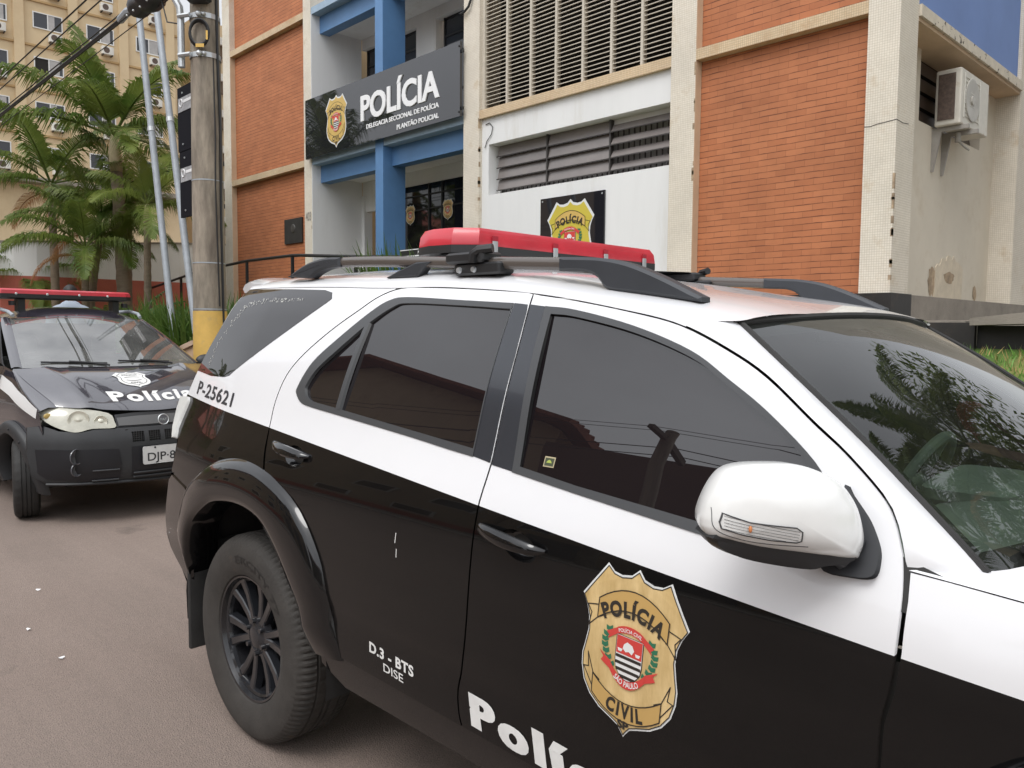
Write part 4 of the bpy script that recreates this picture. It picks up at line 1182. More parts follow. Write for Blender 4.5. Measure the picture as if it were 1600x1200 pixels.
# A pillars between the door gap and the glass
for sgn in (-1, 1):
    ap = MB(); rows = []
    outer = resample([p for p in door_top if p[0] > 1.70 and p[1] > 1.155], 26); 
    for i in range(26):
        v = i/25; e = Vector(ws_pt(v, 1)); x, z = outer[i].x+.002, outer[i].y+.002
        a = Vector(side_pt(x, z, 0, -1)); e = Vector((e.x, -e.y, e.z)); na = side_nrm(x, z, -1)
        L = (e-a).length; row = []
        # leave the side surface tangentially, arrive on the glass
        tgt = (e-a)-na*((e-a).dot(na))
        c = a+tgt*.6+na*.004
        for k in range(9):
            t = k/8; p = a*(1-t)**2+c*2*t*(1-t)+e*t*t
            row.append((p.x, -p.y*sgn*1.0 if sgn > 0 else p.y, p.z))
        rows.append(row)
    rows.append([(p[0]+.012, p[1]*.985, p[2]-.05) for p in rows[-1]])
    ap.loft(rows, flip=sgn > 0); sp(ap, 'windscreen_pillar', M['paint'], angle=180)
# bonnet with cowl
ZGF = spline([2.28, 2.5, 2.8, 3.1, 3.4, 3.62, 3.75], [1.152, 1.135, 1.105, 1.07, 1.02, .96, .90])
ZCF = spline([2.28, 2.5, 2.8, 3.1, 3.4, 3.62, 3.75], [1.168, 1.172, 1.165, 1.14, 1.09, 1.02, .95])
def hood_pt(x, s):
    zg = ZGF(x); yg = suv_half(x, zg); a = min(1, abs(s))
    return (x, s*yg, zg+(ZCF(x)-zg)*max(0, 1-a**3.5)**.6)
def xhr(s):
    a = abs(s)
    return 2.40+.19*(1-(a/.9)**2) if a < .9 else 2.40-.113*((a-.9)/.1)
bo = MB(); rows = []
for i in range(31):
    u = i/30; rows.append([hood_pt(xhr(s)+(3.72-.12*s*s-xhr(s))*u, s) for s in S])
bo.loft(rows, flip=False); sp(bo, 'bonnet', M['paint'], angle=180)
fr_ = MB(); fr_.loft([[(3.72-.12*s*s+dx, s*(suv_half(3.6, .9)), z) for s in ss] for z, dx in ((.965, -.0), (.90, .03), (.75, .06), (.55, .08), (.40, .02))]); sp(fr_, 'front_bumper', M['blackpaint'], angle=60)
cw = MB(); cw.loft([[ (ws_pt(1, s)[0]+.0+(xhr(s*.9)-ws_pt(1, s)[0])*t, s*(.792+.0*t), 1.150-.012*math.sin(math.pi*t)) for s in ss] for t in (0, .35, .7, 1.0)]); sp(cw, 'cowl', M['black'], angle=180)
for s0, s1 in ((-.88, -.25), (-.05, .60)):
    wp = MB(); wp.tube([ws_pt(1.03, s0, .03), ws_pt(.97, s0+.06, .035), ws_pt(.93, s1, .028)], .011, 8)
    wp.tube([ws_pt(.95, s0+.02, .014), ws_pt(.90, (s0+s1)/2, .012), ws_pt(.90, s1+.12, .012)], .007, 6)
    sp(wp, 'wiper', M['black'])
# cabin
cb_ = MB(); cb_.loft([[(x, y, z) for y in (-.74, -.4, 0, .4, .74)] for x, z in ((2.46, 1.12), (2.30, 1.10), (2.12, 1.085), (2.02, 1.06), (1.98, .98), (2.0, .7))]); sp(cb_, 'dashboard', M['dash'], angle=180)
cb_ = MB(); cb_.rbox(1.96, 2.2, .2, .58, 1.04, 1.13, .05); sp(cb_, 'instrument_hood', M['dash'])
cb_ = MB()
Ms = Matrix.Translation((1.90, .38, 1.06)) @ Matrix.Rotation(R(-65), 4, 'Y')
cb_.tube([Ms @ Vector((.19*math.cos(t*math.pi/16), .19*math.sin(t*math.pi/16), 0)) for t in range(33)], .016, 8)
cb_.ball((0, 0, 0), .06, .06, .03, M=Ms); cb_.tube([Ms @ Vector((-.19, 0, 0)), Ms @ Vector((.19, 0, 0))], .014, 6)
sp(cb_, 'steering_wheel', M['seat'])
for y in (-.38, .38):
    st_ = MB(); st_.rbox(1.2, 1.72, y-.25, y+.25, .62, .78, .06)
    st_.rbox(0, .14, y-.24, y+.24, 0, .62, .05, M=Matrix.Translation((1.22, 0, .74)) @ Matrix.Rotation(R(-14), 4, 'Y'))
    so = sp(st_, 'seat', M['seat'])
    st_ = MB(); st_.rbox(0, .10, y-.13, y+.13, 0, .19, .04, M=Matrix.Translation((1.07, 0, 1.35)) @ Matrix.Rotation(R(-10), 4, 'Y')); sp(st_, 'headrest', M['seat'], so)
# wheels
def make_wheel(wx, sgn):
    Mw = Matrix.Translation((wx, sgn*(.885-.1325), .388)) @ Matrix.Rotation(R(90*sgn*-1), 4, 'X')
    # local z points outwards
    t = MB(); seg = 288
    prof = [(.232, .098), (.238, .112), (.262, .124), (.300, .131), (.335, .129), (.358, .121), (.372, .110), (.381, .097), (.3860, .082), (.3875, .066),
            (.3875, .060), (.380, .058), (.380, .050), (.388, .048), (.388, .018), (.380, .016), (.380, .006), (.388, .004)]
    prof = prof+[(r, -h) for r, h in prof[::-1]]
    rows = []
    for r, h in prof:
        row = []
        for k in range(seg):
            rr = r
            if abs(h) > .060 and .366 < r and k % 3 == 0: rr = r-.0055
            if .004 < abs(h) < .050 and r > .387 and (k+ (1 if h > 0 else 3)) % 6 == 0: rr = r-.003
            a = 2*math.pi*k/seg; row.append((rr*math.cos(a), rr*math.sin(a), h))
        rows.append(row)
    t.loft(rows, closed=True, M=Mw)
    w = sp(t, 'wheel', M['tyre'], angle=28)
    w.name = 'wheel'
    tx = MB()
    put_text(tx, 'ERCITY 77', lambda a, b: Mw @ Vector(((.288+b)*math.sin(a/.30+R(24)), (.288+b)*math.cos(a/.30+R(24)), .1318)), .02, width=.36, height=.026, center=True)
    sp(tx, 'tyre_lettering', pm('tyre_letters', (.016, .015, .014), .6), w, smooth=False)
    r_ = MB()
    r_.lathe([(.236, .097), (.233, .108), (.226, .106), (.221, .092), (.214, .070), (.205, .02), (.20, -.09)], 64, Mw)
    r_.lathe([(.203, -.02), (.15, .0), (.001, .005)], 40, Mw)
    ro_ = sp(r_, 'rim', pm('rim_black', (.014, .014, .016), .22, coat=.4), w, angle=40)
    s_ = MB()
    for k in range(6):
        for d in (-1, 1):
            a0 = R(60*k+8); base_a = a0+d*R(8); tip_a = a0+d*R(12.5)
            pts = []
            def pp(r, a, h, wd):
                return [(r*math.cos(a)-wd*math.sin(a)*q, r*math.sin(a)+wd*math.cos(a)*q, h-dh) for q, dh in ((-1.25, .03), (-1, .004), (-.7, 0), (.7, 0), (1, .004), (1.25, .03))]
            s_.loft([pp(.045, base_a, .078, .014), pp(.10, base_a+(tip_a-base_a)*.4, .074, .0145), (pp(.16, base_a+(tip_a-base_a)*.75, .076, .0155)), pp(.217, tip_a, .086, .019)], M=Mw)
    s_.lathe([(.222, .084), (.218, .090), (.210, .084), (.206, .07)], 64, Mw)
    sp(s_, 'spokes', pm('spoke_black', (.016, .017, .020), .12, coat=.5), w, angle=30)
    h_ = MB(); h_.lathe([(.076, .05), (.072, .074), (.048, .080), (.038, .088), (.034, .090), (.001, .091)], 32, Mw)
    for k in range(6):
        a = R(60*k+38); h_.cyl(Mw @ Vector((.060*math.cos(a), .060*math.sin(a), .05)), Mw @ Vector((.060*math.cos(a), .060*math.sin(a), .092)), .0105, .009, 10)
    sp(h_, 'hub', pm('hub_black', (.022, .022, .025), .25, coat=.3), w)
    return w
for wx in (0, 2.75):
    for sgn in (-1, 1): make_wheel(wx, sgn)
# roof rails
def slab(mb, poly, y0, y1, bev):
    n = len(poly); inn = shrink(poly, bev)
    rows = [[(x, y0, z) for x, z in inn], [(x, y0+(bev if y1 > y0 else -bev), z) for x, z in poly], [(x, y1-(bev if y1 > y0 else -bev), z) for x, z in poly], [(x, y1, z) for x, z in inn]]
    mb.loft(rows, closed=True, caps=True)
for s in (-1, 1):
    rl = MB()
    tube = [(.06, 1.772), (.132, 1.784), (.4, 1.776), (.796, 1.753), (1.1, 1.735), (1.322, 1.721), (1.40, 1.714)]
    tube = cr(tube, 5); rows = []
    for x, z in tube: rows.append([(x, s*.58+.017*math.cos(a), z+.0185*math.sin(a)) for a in [2*math.pi*k/12 for k in range(12)]])
    rl.loft(rows, closed=True, caps=True)
    ra = sp(rl, 'roof_rail', M['railtube'])
    ft = MB()
    slab(ft, dens(cr([(1.28, 1.742), (1.36, 1.737), (1.43, 1.7305), (1.512, 1.713), (1.61, 1.676), (1.724, 1.624)], 4)+cr([(1.724, 1.612), (1.55, 1.636), (1.446, 1.650), (1.415, 1.680), (1.37, 1.698), (1.28, 1.704)], 3), .05), s*.555, s*.607, .008)
    sp(ft, 'rail_foot', M['railgrey'], ra); ft = MB()
    slab(ft, dens(cr([(-.145, 1.742), (-.06, 1.772), (.02, 1.792), (.132, 1.803), (.22, 1.800)], 4)+cr([(.22, 1.766), (.14, 1.764), (.07, 1.750), (.02, 1.730)], 3), .05), s*.557, s*.605, .008)
    sp(ft, 'rail_foot', M['railgrey'], ra); ft = MB()
    slab(ft, [(.50, 1.715), (.56, 1.735), (.66, 1.760), (.74, 1.758), (.70, 1.744), (.665, 1.712)], s*.560, s*.602, .006)
    sp(ft, 'rail_foot', M['railgrey'], ra)
# light bar
lb = MB()
def hexrow(k, z, xo=0):
    P = [(.82, -.47), (.82, .52), (.755, .600), (.66, .625), (.585, .60), (.55, .52), (.55, -.47), (.585, -.525), (.66, -.545), (.755, -.530)]
    cx, cy = .685, -.01
    return [(cx+(x-cx)*k[0], cy+(y-cy)*k[1], z+.0*y) for x, y in P]
lb.loft([hexrow((.80, .95), 1.872), hexrow((.90, .965), 1.872), hexrow((.985, .99), 1.850), hexrow((1, 1), 1.822), hexrow((1.0, 1.0), 1.816)], closed=True, caps=True)
lbo = sp(lb, 'light_bar', M['red'], angle=25)
l2 = MB(); l2.loft([hexrow((1.004, 1.002), 1.8158), hexrow((1.004, 1.002), 1.790), hexrow((.9, .95), 1.780), hexrow((.5, .8), 1.776)], closed=True, caps=True)
sp(l2, 'bar_base', pm('bar_base', (.03, .03, .031), .4), lbo, angle=30)
l3 = MB()
for y in (-.40, -.10, .19, .44):
    l3.rbox(.822, .827, y-.012, y+.012, 1.797, 1.832, .002); 
sp(l3, 'clip', M['silver'], lbo)
l4 = MB()
for y in (-.40, -.10, .19, .44): l4.box(.823, .826, y-.013, y+.013, 1.833, 1.848)
sp(l4, 'clip_tab', pm('clip_red', (.36, .015, .03), .4), lbo)
for s in (-1, 1):
    l5 = MB(); l5.rbox(.83, 1.0, s*.58-.045, s*.58+.045, 1.742, 1.775, .012)
    l5.loft([[(.84, s*.56-.04, 1.775), (.98, s*.56-.04, 1.775), (.98, s*.56+.04, 1.775), (.84, s*.56+.04, 1.775)], [(.70, s*.48-.05, 1.785), (.80, s*.48-.05, 1.785), (.80, s*.48+.05, 1.785), (.70, s*.48+.05, 1.785)]], closed=True)
    l5.rbox(.86, 1.06, s*.58-.034*1, s*.58+.034, 1.706, 1.742, .01)
    l5.tube([(.96, s*.625, 1.742), (.965, s*.628, 1.765), (.98, s*.62, 1.778), (1.02, s*.60, 1.782)], .014, 8)
    lo_ = sp(l5, 'bar_bracket', M['black'], lbo)
    l6 = MB()
    for x in (.89, .955): l6.cyl((x, s*.614, 1.722), (x, s*.622, 1.722), .010, .008, 12)
    sp(l6, 'bolt', M['silver'], lbo)
# side mirrors
CAP = [(-0.0765,0.0362),(-0.0756,0.0484),(-0.0676,0.0728),(-0.0535,0.0996),(-0.0367,0.119),(-0.0148,0.1286),(0.0198,0.1325),(0.0696,0.1322),(0.0997,0.1281),(0.1301,0.1181),(0.1583,0.1032),(0.1768,0.0833),(0.193,0.0559),(0.2033,0.021),(0.205,-0.0015),(0.1998,-0.019),(0.19,-0.0294),(0.1353,-0.0257),(0.0846,-0.0188),(0.0341,-0.0119),(-0.016,-0.0027),(-0.0486,0.0076),(-0.0661,0.0139),(-0.075,0.0263)]
UND = [(-0.0687,0.0189),(-0.0647,0.009),(-0.0557,-0.0059),(-0.0154,-0.0237),(0.0449,-0.0369),(0.1081,-0.0453),(0.1355,-0.0400),(0.19,-0.0294),(0.195,.02),(0.12,.06),(0.0,.06)]
MBASE = [(0.2017,0.0862),(0.213,0.068),(0.241,0.0314),(0.254,0.0052),(0.266,-0.0263),(0.2678,-0.0499),(0.2613,-0.0761),(0.2429,-0.0832),(0.2053,-0.0779),(0.1358,-0.0633),(0.1645,-0.0512),(0.185,-0.044),(0.195,-0.0311),(0.200,0.0003),(0.198,0.042)]
MFOOT = [(2.168, 1.276), (2.181, 1.261), (2.21, 1.231), (2.225, 1.21), (2.239, 1.184), (2.243, 1.164), (2.241, 1.141), (2.226, 1.132), (2.193, 1.129), (2.158, 1.129), (2.152, 1.145), (2.174, 1.163), (2.178, 1.192), (2.168, 1.234)]
LAMP = [(-0.0524,0.0592),(-0.0125,0.0478),(0.0626,0.0397),(0.0728,0.0322),(0.0739,0.0149),(0.066,0.0112),(0.0233,0.0154),(-0.0192,0.0233),(-0.0542,0.0323),(-0.0574,0.0433)]
MN = Vector((.75, -.66, 0)).normalized(); ME = Vector((-MN.y, MN.x, 0)); MP = Vector((2.08, -1.03, 1.19))
def mpt(a, b, h, sgn):
    p = MP+ME*a+MN*h; return (p.x, p.y if sgn < 0 else -p.y, p.z+b)
CAPS = cr(CAP, 4, True)
CC = (.064, .052)
def dome(k):   # pillow profile: (scale, height)
    return k
def cap_h(a, b):
    # height of the domed cap above its outline plane at (a, b)
    ang = math.atan2(b-CC[1], a-CC[0]); best = None
    for i in range(len(CAPS)):
        p, q = CAPS[i], CAPS[(i+1) % len(CAPS)]
        d = (math.cos(ang), math.sin(ang))
        den = d[0]*(q[1]-p[1])-d[1]*(q[0]-p[0])
        if abs(den) < 1e-9: continue
        t = ((p[0]-CC[0])*(q[1]-p[1])-(p[1]-CC[1])*(q[0]-p[0]))/den
        u = ((p[0]-CC[0])*d[1]-(p[1]-CC[1])*d[0])/den
        if t > 0 and -1e-6 <= u <= 1+1e-6: best = t
    r = math.hypot(a-CC[0], b-CC[1])/(best or 1)
    return .060*max(0, 1-r**2.6)**.62
for sgn in (-1, 1):
    mm = MB(); rows = []
    prof = [(.90, -.075), (.96, -.055), (1.0, -.02), (1.0, 0)]+[(r, .060*max(0, 1-r**2.6)**.62) for r in (.985, .95, .88, .78, .64, .48, .32, .16, .02, .001)]
    for s, h in prof: rows.append([mpt(CC[0]+(a-CC[0])*s, CC[1]+(b-CC[1])*s, h, sgn) for a, b in CAPS])
    mm.loft(rows, closed=True, caps=False, flip=sgn > 0)
    mo = sp(mm, 'side_mirror', pm('mirror_white', (.76, .76, .74), .2, coat=.4, var=.05, vs=6), angle=60)
    gm = MB(); gm.poly([mpt(CC[0]+(a-CC[0])*.89, CC[1]+(b-CC[1])*.89, -.072, sgn) for a, b in CAPS]); sp(gm, 'mirror_glass', M['chrome'], mo)
    um = MB(); U = cr(UND, 3, True); cu = (.06, .01)
    um.loft([[mpt(cu[0]+(a-cu[0])*s, cu[1]+(b-cu[1])*s, h, sgn) for a, b in U] for s, h in ((.85, -.07), (1.0, -.045), (1.0, -.005), (.93, .022), (.6, .03), (.05, .03))], closed=True)
    sp(um, 'mirror_underside', M['black'], mo)
    bm_ = MB(); side_panel(bm_, dens(cr(MFOOT, 3, True), .02), sgn, off=.012, step=.03, flange=.03, offn=lambda x, z: .010)
    bm_.tube([side_pt(2.20, 1.165, .02, sgn), mpt(.15, .01, -.03, sgn)], .035, 10)
    sp(bm_, 'mirror_foot', pm('mirror_foot', (.03, .032, .036), .45), mo)
    lm = MB(); LL = dens(LAMP, .008)
    inner = shrink(LL, .0018)
    lm.loft([[mpt(a, b, cap_h(a, b)-.006, sgn) for a, b in LL], [mpt(a, b, cap_h(a, b)+.0025, sgn) for a, b in LL], [mpt(a, b, cap_h(a, b)+.0025, sgn) for a, b in inner]], closed=True)
    lmo = sp(lm, 'turn_signal', M['trim'], mo, smooth=False)
    ln = MB(); fan(ln, inner, lambda a, b, h: mpt(a, b, cap_h(a, b)+.0012, sgn), 0); sp(ln, 'signal_lens', M['lens'], mo, smooth=False)
    ln = MB()
    for k in range(7):
        b0 = .050-.0052*k
        pa = (-.050, b0+.004+.0), (.068, b0-.018+.0)
        pts = [(pa[0][0]+(pa[1][0]-pa[0][0])*t/12, pa[0][1]+(pa[1][1]-pa[0][1])*t/12) for t in range(13)]
        pts = [p for p in pts if inpoly(p[0], p[1], inner)]
        if len(pts) > 2: ln.tube([mpt(a, b, cap_h(a, b)+.0014, sgn) for a, b in pts], .00035, 4)
    sp(ln, 'lens_ribs', M['railgrey'], mo)
    sm = MB(); sm.tube([mpt(a, b, cap_h(a, b)+.0002, sgn) for a, b in cr([(-.0655, .064), (-.0625, .032), (-.03, .017), (.02, .008), (.088, .004)], 6)], .0007, 5); sp(sm, 'cap_seam', M['trim'], mo)
    am = MB(); am.ball((0, 0, 0), .003, .003, .006, M=Matrix.Translation(Vector(mpt(-.012, .036, cap_h(-.012, .036)+.001, sgn)))); sp(am, 'signal_bulb', M['amber'], mo)
# decals on the near side
sgn = -1
suv_dec = lambda x, z, h: side_pt(x, z, .0006+h, -1)
badge('door_emblem', lambda a, b, h: side_pt(1.757+.2655*a+.0318*b, .8615-.017*a+.287*b, .0006+h*.5, -1), 1.0, suv, rim=.018).matrix_parent_inverse = Matrix()
M['decalwhite'] = pm('decal_white', (.74, .74, .72), .45, var=.08, vs=18)
M['decalblack'] = pm('decal_black', (.035, .035, .04), .4)
def suv_text(name, body, xa, za, xb, zb, h, bold, mat, up=(0, 1), spacing=1.0, heavy=0):
    ang = Vector((xb-xa, zb-za)); W = ang.length; ang.normalize()
    mb = MB()
    for k in ((-1, 0, 1) if heavy else (0,)):
        put_text(mb, body, lambda a, b: side_pt(xa+ang.x*(a+k*heavy)+up[0]*b, za+ang.y*a+up[1]*b, .0014+.0003*k, -1), bold, width=W, height=h, spacing=spacing)
    return mb.build(name, mat, suv, local=True)
suv_text('fleet_number', 'P-25621', -.536, 1.268, -.170, 1.240, 0.053, .02, M['decalblack'], up=(-.06, 1), spacing=1.1, heavy=.0012)
suv_text('unit_lettering', 'D.3 - BTS', .801, .585, 1.010, .571, .031, .035, M['decalwhite'], spacing=1.08)
suv_text('unit_lettering', 'DISE', .869, .545, .962, .538, .026, .012, M['decalwhite'])
suv_text('police_lettering', 'Polícia', 1.250, .520, 1.82, .486, .086, .036, M['decalwhite'], up=(-.10, 1), spacing=1.24, heavy=.0055)
for s in (-1, 1):
    cs = MB(); side_panel(cs, [(2.262, 1.085), (2.262, 1.172), (2.34, 1.15), (2.34, 1.085)], s, off=-.006, flange=0); sp(cs, 'gap_backing', M['rubber'])  # dark sheet behind the door and fender gap, standing for its shade
# pale dotted band along the rear edge of the quarter glass
rg = random.Random(5); fd = MB(); path = cr([(-.50, 1.40), (-.485, 1.48), (-.43, 1.58), (-.36, 1.635), (-.25, 1.65), (-.10, 1.652), (.04, 1.648)], 8)
for i in range(170):
    u = rg.random()**.8; q = path[min(len(path)-1, int(u*len(path)))]; wd = .026*(1-u*.75)
    x, z = q[0]+rg.uniform(-.01, .02), q[1]+rg.uniform(-wd, wd*.6); s_ = rg.uniform(.0012, .0028)
    fd.quad(side_pt(x-s_, z-s_, .0022), side_pt(x+s_, z-s_, .0022), side_pt(x+s_, z+s_, .0022), side_pt(x-s_, z+s_, .0022))
fd.build('frit_dots', pm('frit_grey', (.42, .42, .40), .6), suv, local=True)
# faint side-body scratches down to primer
sc_ = MB()
for (x0, z0, x1, z1) in ((.955, .975, .950, .945), (.957, .930, .955, .905)):
    sc_.quad(side_pt(x0, z0, .0006), side_pt(x0+.003, z0, .0006), side_pt(x1+.003, z1, .0006), side_pt(x1, z1, .0006))
sc_.build('scratch', M['decalwhite'], suv, local=True)
# ------------------------------------------------------------ the second police car, behind, facing the camera
pk = thing('police_pickup', 'small black police pickup with matt bumper, hazy headlamps and white lettering on its bonnet', 'police car', (-6.58, 2.47, 0), R(4.5))
def kp(mb, name, mat, parent=pk, smooth=True, angle=35):
    return mb.build(name, mat, parent, smooth=smooth, angle=angle, local=True)
FG = spline([.25, .33, .45, .6, .68, .74, .82, .90, .96], [-.10, -.035, .0, .0, -.012, -.04, -.085, -.15, -.24])
def fx(y, z, o=0.0):
    return (FG(z)-.34*y*y-.30*max(0, abs(y)-.62)**1.5*2.2+o, y, z)
def face_panel(mb, outline, off=0.0, step=.05, flange=.012, holes=()):
    loops = [dens(outline, .03)]+[dens(h, .02) for h in holes]
    vs = []; ed = []
    for L in loops:
        b = len(vs); vs += [Vector(p) for p in L]; ed += [(b+i, b+(i+1) % len(L)) for i in range(len(L))]
    nb = len(vs)
    x0 = min(p[0] for p in loops[0]); x1 = max(p[0] for p in loops[0]); z0 = min(p[1] for p in loops[0]); z1 = max(p[1] for p in loops[0])
    nx = int((x1-x0)/step)+1; nz = int((z1-z0)/step)+1
    for i in range(1, nx):
        for j in range(1, nz):
            x = x0+(x1-x0)*i/nx; z = z0+(z1-z0)*j/nz
            if not inpoly(x, z, loops[0]) or any(inpoly(x, z, h) for h in loops[1:]): continue
            if min((v.x-x)**2+(v.y-z)**2 for v in vs[:nb]) < (step*.4)**2: continue
            vs.append(Vector((x, z)))
    r = delaunay_2d_cdt(vs, ed, [], 0, 1e-6); base = len(mb.v)
    for v in r[0]:
        e = .004; gy = (fx(v.x+e, v.y)[0]-fx(v.x-e, v.y)[0])/(2*e); gz = (fx(v.x, v.y+e)[0]-fx(v.x, v.y-e)[0])/(2*e)
        mb.n[len(mb.v)] = Vector((1, -gy, -gz)).normalized(); mb.v.append(fx(v.x, v.y, off))
    for f in r[2]:
        cx = sum(r[0][i].x for i in f)/3; cz = sum(r[0][i].y for i in f)/3
        if inpoly(cx, cz, loops[0]) and not any(inpoly(cx, cz, h) for h in loops[1:]): mb.face([base+i for i in f])
    if flange:
        for L in loops:
            b = len(mb.v); n = len(L)
            for (y, z) in L:
                p = fx(y, z, off)
                for q in (p, (p[0]-flange, p[1], p[2])):
                    mb.n[len(mb.v)] = Vector((1, 0, 0)); mb.v.append(q)
            for i in range(n): mb.face((b+2*i, b+2*((i+1) % n), b+2*((i+1) % n)+1, b+2*i+1))
M['bumpergrey'] = pm('bumper_plastic', (.028, .029, .031), .55, var=.2, vs=5)
M['bumperblack'] = pm('bumper_black', (.012, .012, .015), .45, var=.15, vs=5)
M['hazylens'] = pm('hazy_lens', (.44, .43, .36), .22, var=.18, vs=12, coat=.5)
sym = lambda pts: pts+[(-y, z) for y, z in pts[::-1]]
# bumper: grey upper band and lower blades, black field between
m = MB(); face_panel(m, sym([(-.90, .62), (-.885, .76), (-.80, .768), (-.72, .735), (-.60, .722), (-.50, .740), (-.37, .738), (-.30, .738)])+[], off=0); bu = None
b1 = MB()
low = [(-.905, .55), (-.88, .40), (-.80, .335), (-.5, .305)]
slots = [[(y-.045, .628), (y+.045, .628), (y+.045, .71), (y-.045, .71)] for y in (-.215, -.09, .035, .16)]
face_panel(b1, sym([(-.5, .305), (-.80, .335), (-.88, .40), (-.905, .55), (-.90, .66), (-.885, .765), (-.80, .775), (-.72, .735), (-.60, .722), (-.50, .740), (-.37, .738), (-.36, .744)][::-1])[::1], holes=slots+[[(y-.05, .30+.05+.0), (y+.05, .35), (y+.05, .36), (y-.05, .36)] for y in ()])
bo_ = kp(b1, 'bumper', M['bumpergrey'])
b2 = MB(); 
face_panel(b2, [(-.86, .60), (-.36, .585), (-.345, .48), (-.35, .335), (-.55, .34), (-.80, .37), (-.85, .42)], off=.004)
face_panel(b2, [(.86, .60), (.36, .585), (.345, .48), (.35, .335), (.55, .34), (.80, .37), (.85, .42)], off=.004)
face_panel(b2, [(-.27, .595), (.27, .595), (.27, .36), (-.27, .36)], off=.004)
kp(b2, 'bumper_field', M['bumperblack'], bo_)
mesh_m = pm('grille_mesh', (.035, .035, .037), .5)
g_ = MB()
for s in slots:
    y0, y1 = s[0][0], s[1][0]; z0, z1 = s[0][1], s[2][1]
    for i in range(6):
        y = y0+(y1-y0)*i/5; g_.box(fx(y, .67)[0]-.02, fx(y, .67)[0]-.012, y-.003, y+.003, z0, z1)
    for j in range(6):
        z = z0+(z1-z0)*j/5; x = fx((y0+y1)/2, z)[0]; g_.box(x-.018, x-.010, y0, y1, z-.003, z+.003)
kp(g_, 'grille_mesh', mesh_m, bo_, smooth=False)
g_ = MB(); g_.box(-.13, -.06, -.3, .3, .6, .73); g_.box(-.30, -.14, -.45, .45, .32, .72); kp(g_, 'grille_back', M['darkin'], bo_, smooth=False)
for s in (-1, 1):
    f_ = MB()
    for zc, r in ((.543, .055), (.445, .048)):
        p = fx(s*.645, zc, .022); Mx = Matrix.Translation(p) @ Matrix.Rotation(R(s*-24), 4, 'Z') @ Matrix.Rotation(R(90), 4, 'Y')
        f_.lathe([(r*1.12, 0), (r*1.08, .008), (r, .006), (r*.9, -.012), (r*.05, -.022)], 24, Mx)
    kp(f_, 'fog_lamp', pm('fog_glass', (.09, .09, .10), .15, coat=.5), bo_)
    f_ = MB()
    for z in (.345, .425): 
        pts = [fx(s*(.36+.18*t), z+.0*t, .010) for t in (0, .5, 1)]; f_.tube(pts, .008, 6)
    kp(f_, 'intake_bar', M['bumpergrey'], bo_)
f_ = MB()
for z in (.352, .385): f_.tube([fx(y, z, .012) for y in (-.26, -.13, 0, .13, .26)], .009, 6)
f_.tube([fx(y/10, .33-.02*(1-abs(y)/8), .006) for y in range(-8, 9)], .012, 6)
kp(f_, 'lower_bar', M['bumpergrey'], bo_)
# number plate
pt = MB(); x = fx(0, .52)[0]+.02
pt.rbox(-.205, .205, -.070, .070, 0, .006, .012, M=Matrix.Translation((x, .0, .520)) @ Matrix(((0, 0, 1, 0), (1, 0, 0, 0), (0, 1, 0, 0), (0, 0, 0, 1))))
po = kp(pt, 'number_plate', pm('plate_white', (.66, .66, .65), .45, var=.06, vs=12))
pt = MB(); put_text(pt, 'DJP·82', lambda a, b: (x+.0072, -.17+a, .475+b), .012, width=.275, height=.066)
for y in (-.11, .11): pt.cyl((x+.006, y, .578), (x+.0085, y, .578), .008)
kp(pt, 'plate_lettering', M['decalblack'], po, smooth=False)
# headlamps, grille
HL = [(-0.815, 0.888), (-0.794, 0.918), (-0.692, 0.921), (-0.572, 0.901), (-0.389, 0.858), (-0.363, 0.795), (-0.372, 0.748), (-0.519, 0.748), (-0.599, 0.729), (-0.658, 0.731), (-0.738, 0.768), (-0.795, 0.823)]
for s in (-1, 1):
    h = MB(); pts = [(y*-s, z) for y, z in cr(HL, 3, True)]
    face_panel(h, pts, off=.006, flange=.03, step=.04); ho = kp(h, 'headlight', M['hazylens'])
    h = MB()
    for yc, zc, r in ((.595, .815, .075), (.455, .798, .048)):
        p = fx(-yc*-s, zc, .0085); Mx = Matrix.Translation(p) @ Matrix.Rotation(R(-s*-22), 4, 'Z') @ Matrix.Rotation(R(82), 4, 'Y')
        h.lathe([(r, -.004), (r*.94, .004), (r*.86, .002), (r*.5, -.004), (r*.2, .004), (.001, .006)], 26, Mx)
    kp(h, 'reflector', pm('reflector', (.62, .60, .50), .2, metal=.3), ho)
    h = MB(); p = fx(-.765*-s, .848, .009); h.ball(p, .008, .030, .022); kp(h, 'indicator', pm('indicator', (.50, .36, .12), .3), ho)
g_ = MB(); face_panel(g_, sym([(-.352, .748), (-.348, .842), (-.2, .852), (0, .855)]), off=-.004); go_ = kp(g_, 'grille', M['black'])
g_ = MB(); face_panel(g_, sym([(-.34, .760), (-.342, .820), (-.2, .828), (0, .830)]), off=.006, flange=.008); kp(g_, 'grille_bar', pm('grille_grey', (.10, .10, .10), .5), go_)
Mx = Matrix.Translation(fx(0, .787, .008)) @ Matrix.Rotation(R(80), 4, 'Y')
g_ = MB(); g_.lathe([(.045, 0), (.046, .006), (.041, .010), (.037, .007)], 32, Mx); eo = kp(g_, 'emblem_ring', M['silver'], go_)
g_ = MB(); g_.lathe([(.037, .006), (.001, .008)], 32, Mx); kp(g_, 'emblem', pm('emblem_dark', (.10, .10, .11), .35), go_)
g_ = MB(); put_text(g_, 'FIAT', lambda a, b: Mx @ Vector((-b, a, .009)), .0, width=.052, height=.020, center=True, y0=-.010); kp(g_, 'emblem_letters', M['silver'], go_, smooth=False)
